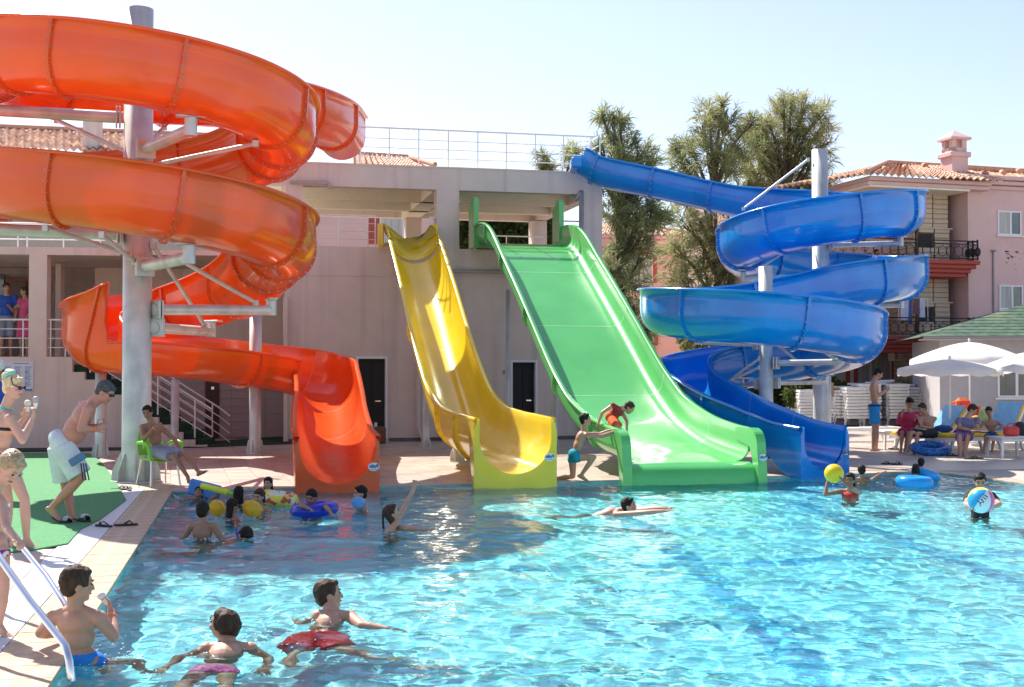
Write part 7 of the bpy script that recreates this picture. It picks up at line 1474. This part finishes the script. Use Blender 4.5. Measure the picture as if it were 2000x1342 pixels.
def armband(px, py, Y, w_, h_, ang, mat, label):
    c = P(px, py, Y); mb = MB(); M = Matrix.Rotation(ang, 3, 'Y'); vs = []; N, m = 16, 8
    for j in range(m + 1):
        t = j / m; prof = math.sin(math.pi * min(1, max(0, t * .9 + .05))) ** .45
        for k in range(N): a = 2 * math.pi * k / N; sq = 1 / max(abs(math.cos(a)), abs(math.sin(a))) ** .5; vs.append(c + M @ Vector(((t - .5) * w_, math.cos(a) * h_ * .42 * prof * sq, math.sin(a) * h_ * .5 * prof * sq)))
    mb.add(vs, [(j * N + k, (j + 1) * N + k, (j + 1) * N + (k + 1) % N, j * N + (k + 1) % N) for j in range(m) for k in range(N)] + [tuple(range(N))[::-1], tuple(range(m * N, m * N + N))], True); return tag(mb.build('armband', mat), label, 'armband')
M_AY = material('yellow_vinyl', (.86, .52, .03), .25, noise_amt=.1, noise_scale=20, trans=.25); M_AB = material('pale_blue_vinyl', (.20, .50, .85), .25, trans=.2)
armband(424, 992, 15.4, .20, .19, .7, M_AY, 'yellow inflatable armband left of the dark-haired child'); armband(493, 994, 15.2, .24, .2, .5, M_AY, 'larger yellow inflatable armband below the smiling girl'); armband(700, 982, 16.0, .17, .15, .3, M_AB, 'pale blue inflatable armband on the boy by the orange slide')
def ring_float(px, py, Y, R, r, mat, label, tilt=0, z=.02):
    c = P(px, py, Y); c.z = z; mb = MB(); mb.torus(c, R, r, Matrix.Rotation(tilt, 3, 'Y'), 36, 14); o = tag(mb.build('swim_ring', mat), label, 'swim ring'); o.cycles.is_caustics_receiver = True; return o
M_RB = material('blue_vinyl', (.02, .05, .55), .2, noise_amt=.2, noise_scale=12, trans=.15); M_RF = floral('yellow_floral_vinyl'); e_ = [x for x in M_RF.node_tree.nodes if x.type == 'VALTORGB'][0].color_ramp.elements
for i, c in enumerate(((.85, .70, .08), (.75, .72, .6), (.8, .55, .05), (.8, .75, .6), (.55, .1, .08), (.85, .6, .1), (.2, .4, .15))): e_[i].color = (*c, 1)
[x for x in M_RF.node_tree.nodes if x.type == 'TEX_VORONOI'][0].inputs['Scale'].default_value = 14
ring_float(540, 976, 16.7, .21, .085, M_RF, 'yellow flowery swim ring between the smiling girl and the blue ring', .12, .05)
swimmer('boy hanging over a blue swim ring in front of the orange slide', 608, 971, 1000, .74, (-.25, -.9, -.25), SK_DARK, HR_BLACK, 1.12, {'l': ((588, 987, 15.3), (603, 993, 15.15)), 'r': ((636, 990, 15.3), (647, 1003, 15.1))})
ring_float(614, 992, 15.55, .21, .085, M_RB, 'blue swim ring under the arms of the boy in front of the orange slide', -.08, .03)
mb = MB(); c = P(640, 984, 15.9); c.z = .03; 
swimmer('boy with a pale blue armband at the corner of the orange slide\'s mouth', 703, 963, 988, .74, (-.75, -.4, 0), SK_TAN, HR_BLACK, 1.12)
swimmer('boy swimming alone in mid pool with arms stretched to the right', 1229, 987, 1003, .76, (.85, -.25, .2), SK_TAN, HR_BLACK, 1.12, {'r': ((1268, 995, 15.1), (1302, 993, 15.0)), 'l': ((1262, 1001, 15.0), (1298, 998, 14.9))}, lean=(-.38, .1, .22), hands={'r': ((1, 0, 0), (0, 0, -1), .2), 'l': ((1, 0, .1), (0, 0, -1), .2)})
# child with the yellow ball
Jb = swimmer('girl in a red swimsuit holding a yellow ball up beside her head', 1660, 937, 975, .72, (-.4, -.85, 0), SK_DARK, HR_BLACK, 1.12, {'l': ((1612, 966, 16.9), (1616, 942, 16.95)), 'r': ((1662, 955, 16.7), (1643, 935, 16.8))}, female=True, clothes=[band(M_REDTOP, .72, .16)], style='bob', hands={'l': ((.2, 0, 1), (1, 0, 0), .4), 'r': ((-.6, 0, .6), (-1, 0, 0), .4)})
mb = MB(); c = P(1629, 925, 16.9); mb.ell(c, (.128,) * 3, None, 28, 18); tag(mb.build('ball', material('yellow_ball', (.88, .62, .01), .3, noise_amt=.03, trans=.1)), 'plain yellow ball held up out of the water, right half of the pool', 'ball')
swimmer('child near the pool edge at the foot of the blue slide, one arm out', 1683, 918, 940, .66, (.2, .9, 0), SK_DARK, HR_BLACK, 1.12, {'r': ((1705, 936, 19.6), (1722, 924, 19.7))})
swimmer('child\'s dark head behind the light blue swim ring, farther one', 1799, 903, 930, .6, (.3, .9, 0), SK_DARK, HR_BLACK, 1.1)
swimmer('child sitting in the light blue swim ring, nearer dark head', 1789, 915, 938, .62, (.4, .8, 0), SK_DARK, HR_BLACK, 1.1, style='bob')
M_LB = material('light_blue_vinyl', (.03, .36, .80), .2, noise_amt=.1, noise_scale=10, trans=.2)
ring_float(1786, 935, 19.5, .20, .085, M_LB, 'light blue swim ring nearest the pool corner', .05, .03); ring_float(1808, 925, 20.3, .16, .075, M_LB, 'smaller blue swim ring right behind the light blue one', .3, .08)
# girl with beach ball
Jg = swimmer('girl in a black top with a bun, hugging a striped beach ball', 1914, 940, 1003, .80, (-.25, -.9, -.25), SK_TAN, HR_BLACK, 1.08, {'l': ((1888, 985, 15.0), (1898, 990, 14.8)), 'r': ((1952, 985, 15.05), (1934, 992, 14.8))}, female=True, clothes=[shirt(M_BLK, .55, 0, 'swim_top')], style='bun')
c = P(1916, 977, 14.75); R_ = .150; bb = empty('beach_ball', c, 0, 'beach ball in white, blue, pink and yellow segments marked Ami', 'ball'); Mb_ = Matrix.Rotation(.35, 3, 'Y') @ Matrix.Rotation(.55, 3, 'X')
cols = [('ball_yellow', (.85, .60, .05)), ('ball_white', 0), ('ball_yellow', 0), ('ball_blue', (.02, .36, .66)), ('ball_white', (.8, .8, .8)), ('ball_pink', (.80, .10, .36))]
for k in range(6):
    mb = MB(); vs = []; n_, m_ = 6, 16
    for j in range(m_ + 1):
        th = math.pi * j / m_
        for i in range(n_ + 1): an = 2 * math.pi * (k + i / n_) / 6; vs.append(c + Mb_ @ Vector((R_ * math.sin(th) * math.cos(an), R_ * math.sin(th) * math.sin(an), R_ * math.cos(th))))
    mb.add(vs, [(j * (n_ + 1) + i, (j + 1) * (n_ + 1) + i, (j + 1) * (n_ + 1) + i + 1, j * (n_ + 1) + i + 1) for j in range(m_) for i in range(n_)], True); nm, cc = cols[k]; mb.build('ball_panel', material(nm, cc or ((.8, .8, .8) if 'white' in nm else (.85, .6, .05)), .3, noise_amt=.02), bb)
txt = bpy.data.curves.new('t', 'FONT'); txt.body = 'Ami'; txt.size = .085; txt.align_x = 'CENTER'; txt.align_y = 'CENTER'; txt.offset = .0022; to = bpy.data.objects.new('t', txt); COL.objects.link(to); me = bpy.data.meshes.new_from_object(to.evaluated_get(bpy.context.evaluated_depsgraph_get())); bpy.data.objects.remove(to)
ctr = P(1920, 983, 14.6); nrm_ = (Vector((0, 0, CAMH)) - c).normalized(); xa = Vector((.62, 0, .78)); xa = (xa - nrm_ * xa.dot(nrm_)).normalized(); ya = nrm_.cross(xa)
for v in me.vertices: x, y = v.co.x, v.co.y; q = xa * (x + .01) + ya * (y - .01); d_ = math.sqrt(max(.0001, (R_ + .0015) ** 2 - q.length_squared)); v.co = c + q + nrm_ * d_
me.materials.clear(); link('printed_text', me, material('ball_print', (.10, .04, .12), .5), bb)
# -- kneeling boy and the boy in the red vest
ky = 20.0
J = JJ(ky, head=(1144, 820), neck=(1140, 841), shl=(1136, 849, .1), shr=(1146, 850, -.1), ell=(1172, 848, .12), wrl=(1200, 838, .1), elr=(1176, 852, -.12), wrr=(1204, 842, -.02), pel=(1122, 888), hil=(1118, 896, .06), hir=(1126, 894, -.06), knl=(1119, 930, .08), knr=(1160, 893, -.1), anl=(1090, 934, .1), anr=(1135, 928, -.1), tol=(1078, 936, .1), tor=(1155, 937, -.12))
person('boy in teal trunks kneeling on the deck and reaching for the green slide\'s edge', J, .84, (.93, -.1, .15), SK_TAN, HR_BLACK, 1.05, .010, build=1.0, clothes=[shorts(M_TEAL, .22, 1.1, .05, 'swim_trunks')], hands={'l': ((1, 0, .1), (0, 0, -1), .2), 'r': ((1, 0, .1), (0, 0, -1), .2)})
ry = 20.9
J = JJ(ry, head=(1229, 797), neck=(1213, 796), shl=(1197, 792, -.14), shr=(1214, 803, .14), ell=(1176, 806, -.18), wrl=(1169, 826, -.2), elr=(1224, 822, .12), wrr=(1224, 840, .02), pel=(1193, 815), hil=(1195, 820, -.08), hir=(1199, 822, .07), knl=(1206, 836, -.3), knr=(1212, 840, .0), anl=(1196, 852, -.2), anr=(1201, 858, .02), tol=(1208, 860, -.3), tor=(1214, 866, -.06))
person('boy in a dark red vest and orange shorts crouching over the green slide\'s edge', J, .80, (.80, -.2, -.55), SK_TAN, HR_BROWN, 1.1, .010, build=.9, clothes=[shirt(M_MAROON, .12, 0, 'vest'), shorts(M_ORS, .72, 1.5)], head_up=(.5, 0, .8))
# -- right deck
wy = 27.4
def trunk_trim(J, B, s, w, o):
    p = J['pel']; up = B.col[2]
    for nm, dz, mt in (('dark_band', .055, M_NAVY), ('red_band', .0, M_REDTOP)): mb = MB(); N = 28; vs = [p + up * (dz + h_) + B @ Vector((.152 * math.cos(2 * math.pi * k / N), .137 * math.sin(2 * math.pi * k / N), 0)) for h_ in (-.018, .018) for k in range(N)]; mb.add(vs, [(k, (k + 1) % N, N + (k + 1) % N, N + k) for k in range(N)], True); mb.build(nm, mt, o)
J = JJ(wy, head=(1716, 730), neck=(1707, 744), shl=(1705, 752, .17), shr=(1706, 752, -.17), ell=(1712, 775, .2), wrl=(1729, 764, .08), elr=(1709, 776, -.2), wrr=(1729, 763, -.06), pel=(1708, 797), hil=(1707, 802, .09), hir=(1708, 802, -.09), knl=(1712, 840, .1), knr=(1708, 840, -.09), anl=(1711, 876, .1), anr=(1705, 877, -.09), tol=(1724, 881, .02), tor=(1726, 883, -.1))
person('bare-chested man in bright blue trunks standing and looking at his phone', J, .98, (.9, -.15, -.4), SK_TAN, HR_BLACK, 1.03, .012, build=1.08, clothes=[shorts(M_SHB, .68, 1.35, .08, extra=trunk_trim)], hands={'l': ((.8, 0, .4), (0, -1, .3), .9), 'r': ((.8, 0, .4), (0, 1, .3), .9)})
mb = MB(); mb.box(P(1737, 760, wy), (.07, .012, .13), Matrix.Rotation(.9, 3, 'Y'), .004); tag(mb.build('phone', M_WHITEP), 'white phone in the standing man\'s hands', 'phone')
def seated(Y0, head, neck, shw_, pel, kn, an, toe, arms, dyk=-.42):
    J = JJ(Y0, head=head, neck=neck, pel=pel); n = J['neck']; J['shl'] = n + Vector((-shw_, 0, -.06)); J['shr'] = n + Vector((shw_, 0, -.06)); p = J['pel']; J['hil'] = p + Vector((-.08, -.03, -.02)); J['hir'] = p + Vector((.08, -.03, -.02))
    for k, i in (('l', 0), ('r', 1)): J['kn' + k] = P(kn[i][0], kn[i][1], Y0 + dyk); J['an' + k] = P(an[i][0], an[i][1], Y0 + dyk - .02); J['to' + k] = P(toe[i][0], toe[i][1], Y0 + dyk - .2); e, w_ = arms[i]; J['el' + k] = P(e[0], e[1], Y0 + (e[2] if len(e) > 2 else -.1)); J['wr' + k] = P(w_[0], w_[1], Y0 + (w_[2] if len(w_) > 2 else -.25))
    return J
J = seated(27.3, (1777, 788), (1776, 804), .17, (1772, 843), ((1762, 845), (1774, 846)), ((1760, 874), (1768, 876)), ((1757, 882), (1766, 884)), (((1756, 824), (1762, 808, -.2)), ((1798, 824), (1788, 836))))
person('woman in a crimson tunic and trousers sitting at the left end of the loungers', J, .92, (.25, -.85, -.45), SK_TAN, HR_BLACK, 1.08, .012, True, clothes=[shirt(M_CRIM, 1.5, .1, 'tunic', 1.22), shorts(M_CRIM, 1.0, 1.5, name='trousers')], hair_style='bun')
J = seated(26.6, (1801, 798), (1812, 812), .15, (1818, 846), ((1780, 845), (1792, 847)), ((1773, 878), (1788, 880)), ((1764, 884), (1780, 886)), (((1800, 832), (1794, 818, -.1)), ((1815, 836), (1800, 834, -.2))))
person('shirtless boy in black shorts hunched on the yellow pad, hand at his mouth', J, .86, (-.85, -.3, -.3), SK_TAN, HR_BROWN, 1.08, .012, build=.95, clothes=[shorts(M_BLK, .82, 1.4)])
J = seated(28.6, (1860, 803), (1864, 816), .15, (1868, 846), ((1846, 850), (1852, 852)), ((1842, 870), (1850, 872)), ((1840, 875), (1848, 877)), (((1842, 818, -.1), (1854, 808, -.15)), ((1876, 830), (1862, 835))), -.3)
person('woman in a red top reclining with an arm raised behind the parasol pole', J, .9, (-.85, -.4, .1), SK_TAN, HR_BLACK, 1.05, .012, True, clothes=[shirt(M_REDTOP, .3), shorts(M_NAVY, .9, 1.3)], hair_style='bob')
J = seated(25.9, (1900, 801), (1890, 816), .18, (1882, 851), ((1874, 852), (1890, 852)), ((1875, 888), (1884, 886)), ((1878, 897), (1888, 895)), (((1874, 836), (1898, 841, -.3)), ((1908, 838), (1912, 841, -.3))), -.3)
person('woman in a slate purple top holding a tray of food on the lounger', J, .95, (.75, -.45, -.5), SK_TAN, HR_BROWN, 1.04, .012, True, 1.1, clothes=[shirt(M_SLATE, .5, .1, loose=1.15), shorts(cloth_mat('purple_leggings', (.16, .12, .30)), .95, 1.2, name='leggings')])
J = seated(26.0, (1931, 804), (1935, 820), .15, (1936, 850), ((1926, 856), (1941, 857)), ((1922, 874), (1938, 876)), ((1920, 880), (1936, 882)), (((1914, 836), (1905, 843, -.2)), ((1959, 834), (1944, 840, -.15))))
person('small bare-chested boy in dark blue trunks sitting right of the tray', J, .74, (-.5, -.8, -.3), SK_DARK, HR_BLACK, 1.15, .011, build=.95, clothes=[shorts(cloth_mat('dark_blue_trunks', (.02, .08, .22)), .6, 1.2)])
tr_ = empty('food_tray', P(1912, 841, 25.5), 0, 'pinkish tray with fries held between the woman and the small boy', 'tray'); c = P(1912, 841, 25.5); mb = MB(); mb.box(c, (.34, .2, .02), None, .008); mb.build('tray', material('pale_pink_tray', (.62, .40, .40), .5), tr_); mb = MB()
for k in range(26): q = c + Vector((random.uniform(-.12, .12), random.uniform(-.06, .06), .02 + random.random() * .02)); mb.bar(q, q + Vector((random.uniform(-.04, .04), random.uniform(-.04, .04), random.uniform(0, .02))), .010, .010)
tag(mb.build('fries', material('golden_fries', (.72, .48, .15), .7), tr_), kind='stuff')
c = P(1748, 488, 43.4); J = {k: c + Vector(v) for k, v in dict(head=(0, 0, 0), neck=(-.02, 0, -.16), shl=(-.17, 0, -.22), shr=(.15, 0, -.22), pel=(-.02, 0, -.68), knl=(-.1, -.3, -.75), knr=(.1, -.3, -.75), anl=(-.1, -.3, -1.1), anr=(.1, -.3, -1.1), ell=(-.22, -.08, -.45), wrl=(-.1, -.25, -.5), elr=(.2, -.08, -.45), wrr=(.1, -.25, -.5)).items()}
J = {k: v + BV * 1.1 for k, v in J.items()}
person('bare-shouldered person sitting on the upper balcony of the pink hotel', J, .95, (.4, -.8, 0), SK_TAN, HR_BLACK, 1.05, .02, clothes=[shorts(M_NAVY, .8)])

# white foam drops round the swimmers, added to stand in for sun sparkle
M_GLINT_FROTH = material('white_glint_froth', (.85, .9, .92), .15, noise_amt=.02, coat=.5)
rs_ = random.Random(5); mb = MB(); ico = [(0, 0, 1), (0, 0, -.4), (1, 0, 0), (0, 1, 0), (-1, 0, 0), (0, -1, 0)]; icf = [(0, 2, 3), (0, 3, 4), (0, 4, 5), (0, 5, 2), (1, 3, 2), (1, 4, 3), (1, 5, 4), (1, 2, 5)]
for (rx, ry, st_, rd_) in RIPPLES:
    near = ry < 10; n_d = 150 if near else 26
    for _ in range(n_d):
        a = rs_.uniform(0, 2 * math.pi); d_ = abs(rs_.gauss(.17, .09 if near else .07)) + .06; ss = rs_.uniform(.0022, .0062) * (1.0 if near else 1.5); x_ = rx + math.cos(a) * d_ * 1.5; y_ = ry + math.sin(a) * d_; jx = min(len(xs) - 1, max(0, int((x_ - xs[0]) / .042 + .5))); jy = int(np.argmin(np.abs(np.array(ys) - y_))); hh = float(Z[jy, jx]) + abs(rs_.gauss(.003, .006)) + .003
        mb.add([(rx + math.cos(a) * d_ * 1.5 + x * ss * 1.8, ry + math.sin(a) * d_ + y * ss * 1.5, WATER_Z + .006 + hh + z_ * ss) for x, y, z_ in ico], icf, True)
tag(mb.build('glint_froth', M_GLINT_FROTH), 'white foam drops standing in for sun glints on the water round the swimmers', 'glint_froth', kind='stuff')
build_water()
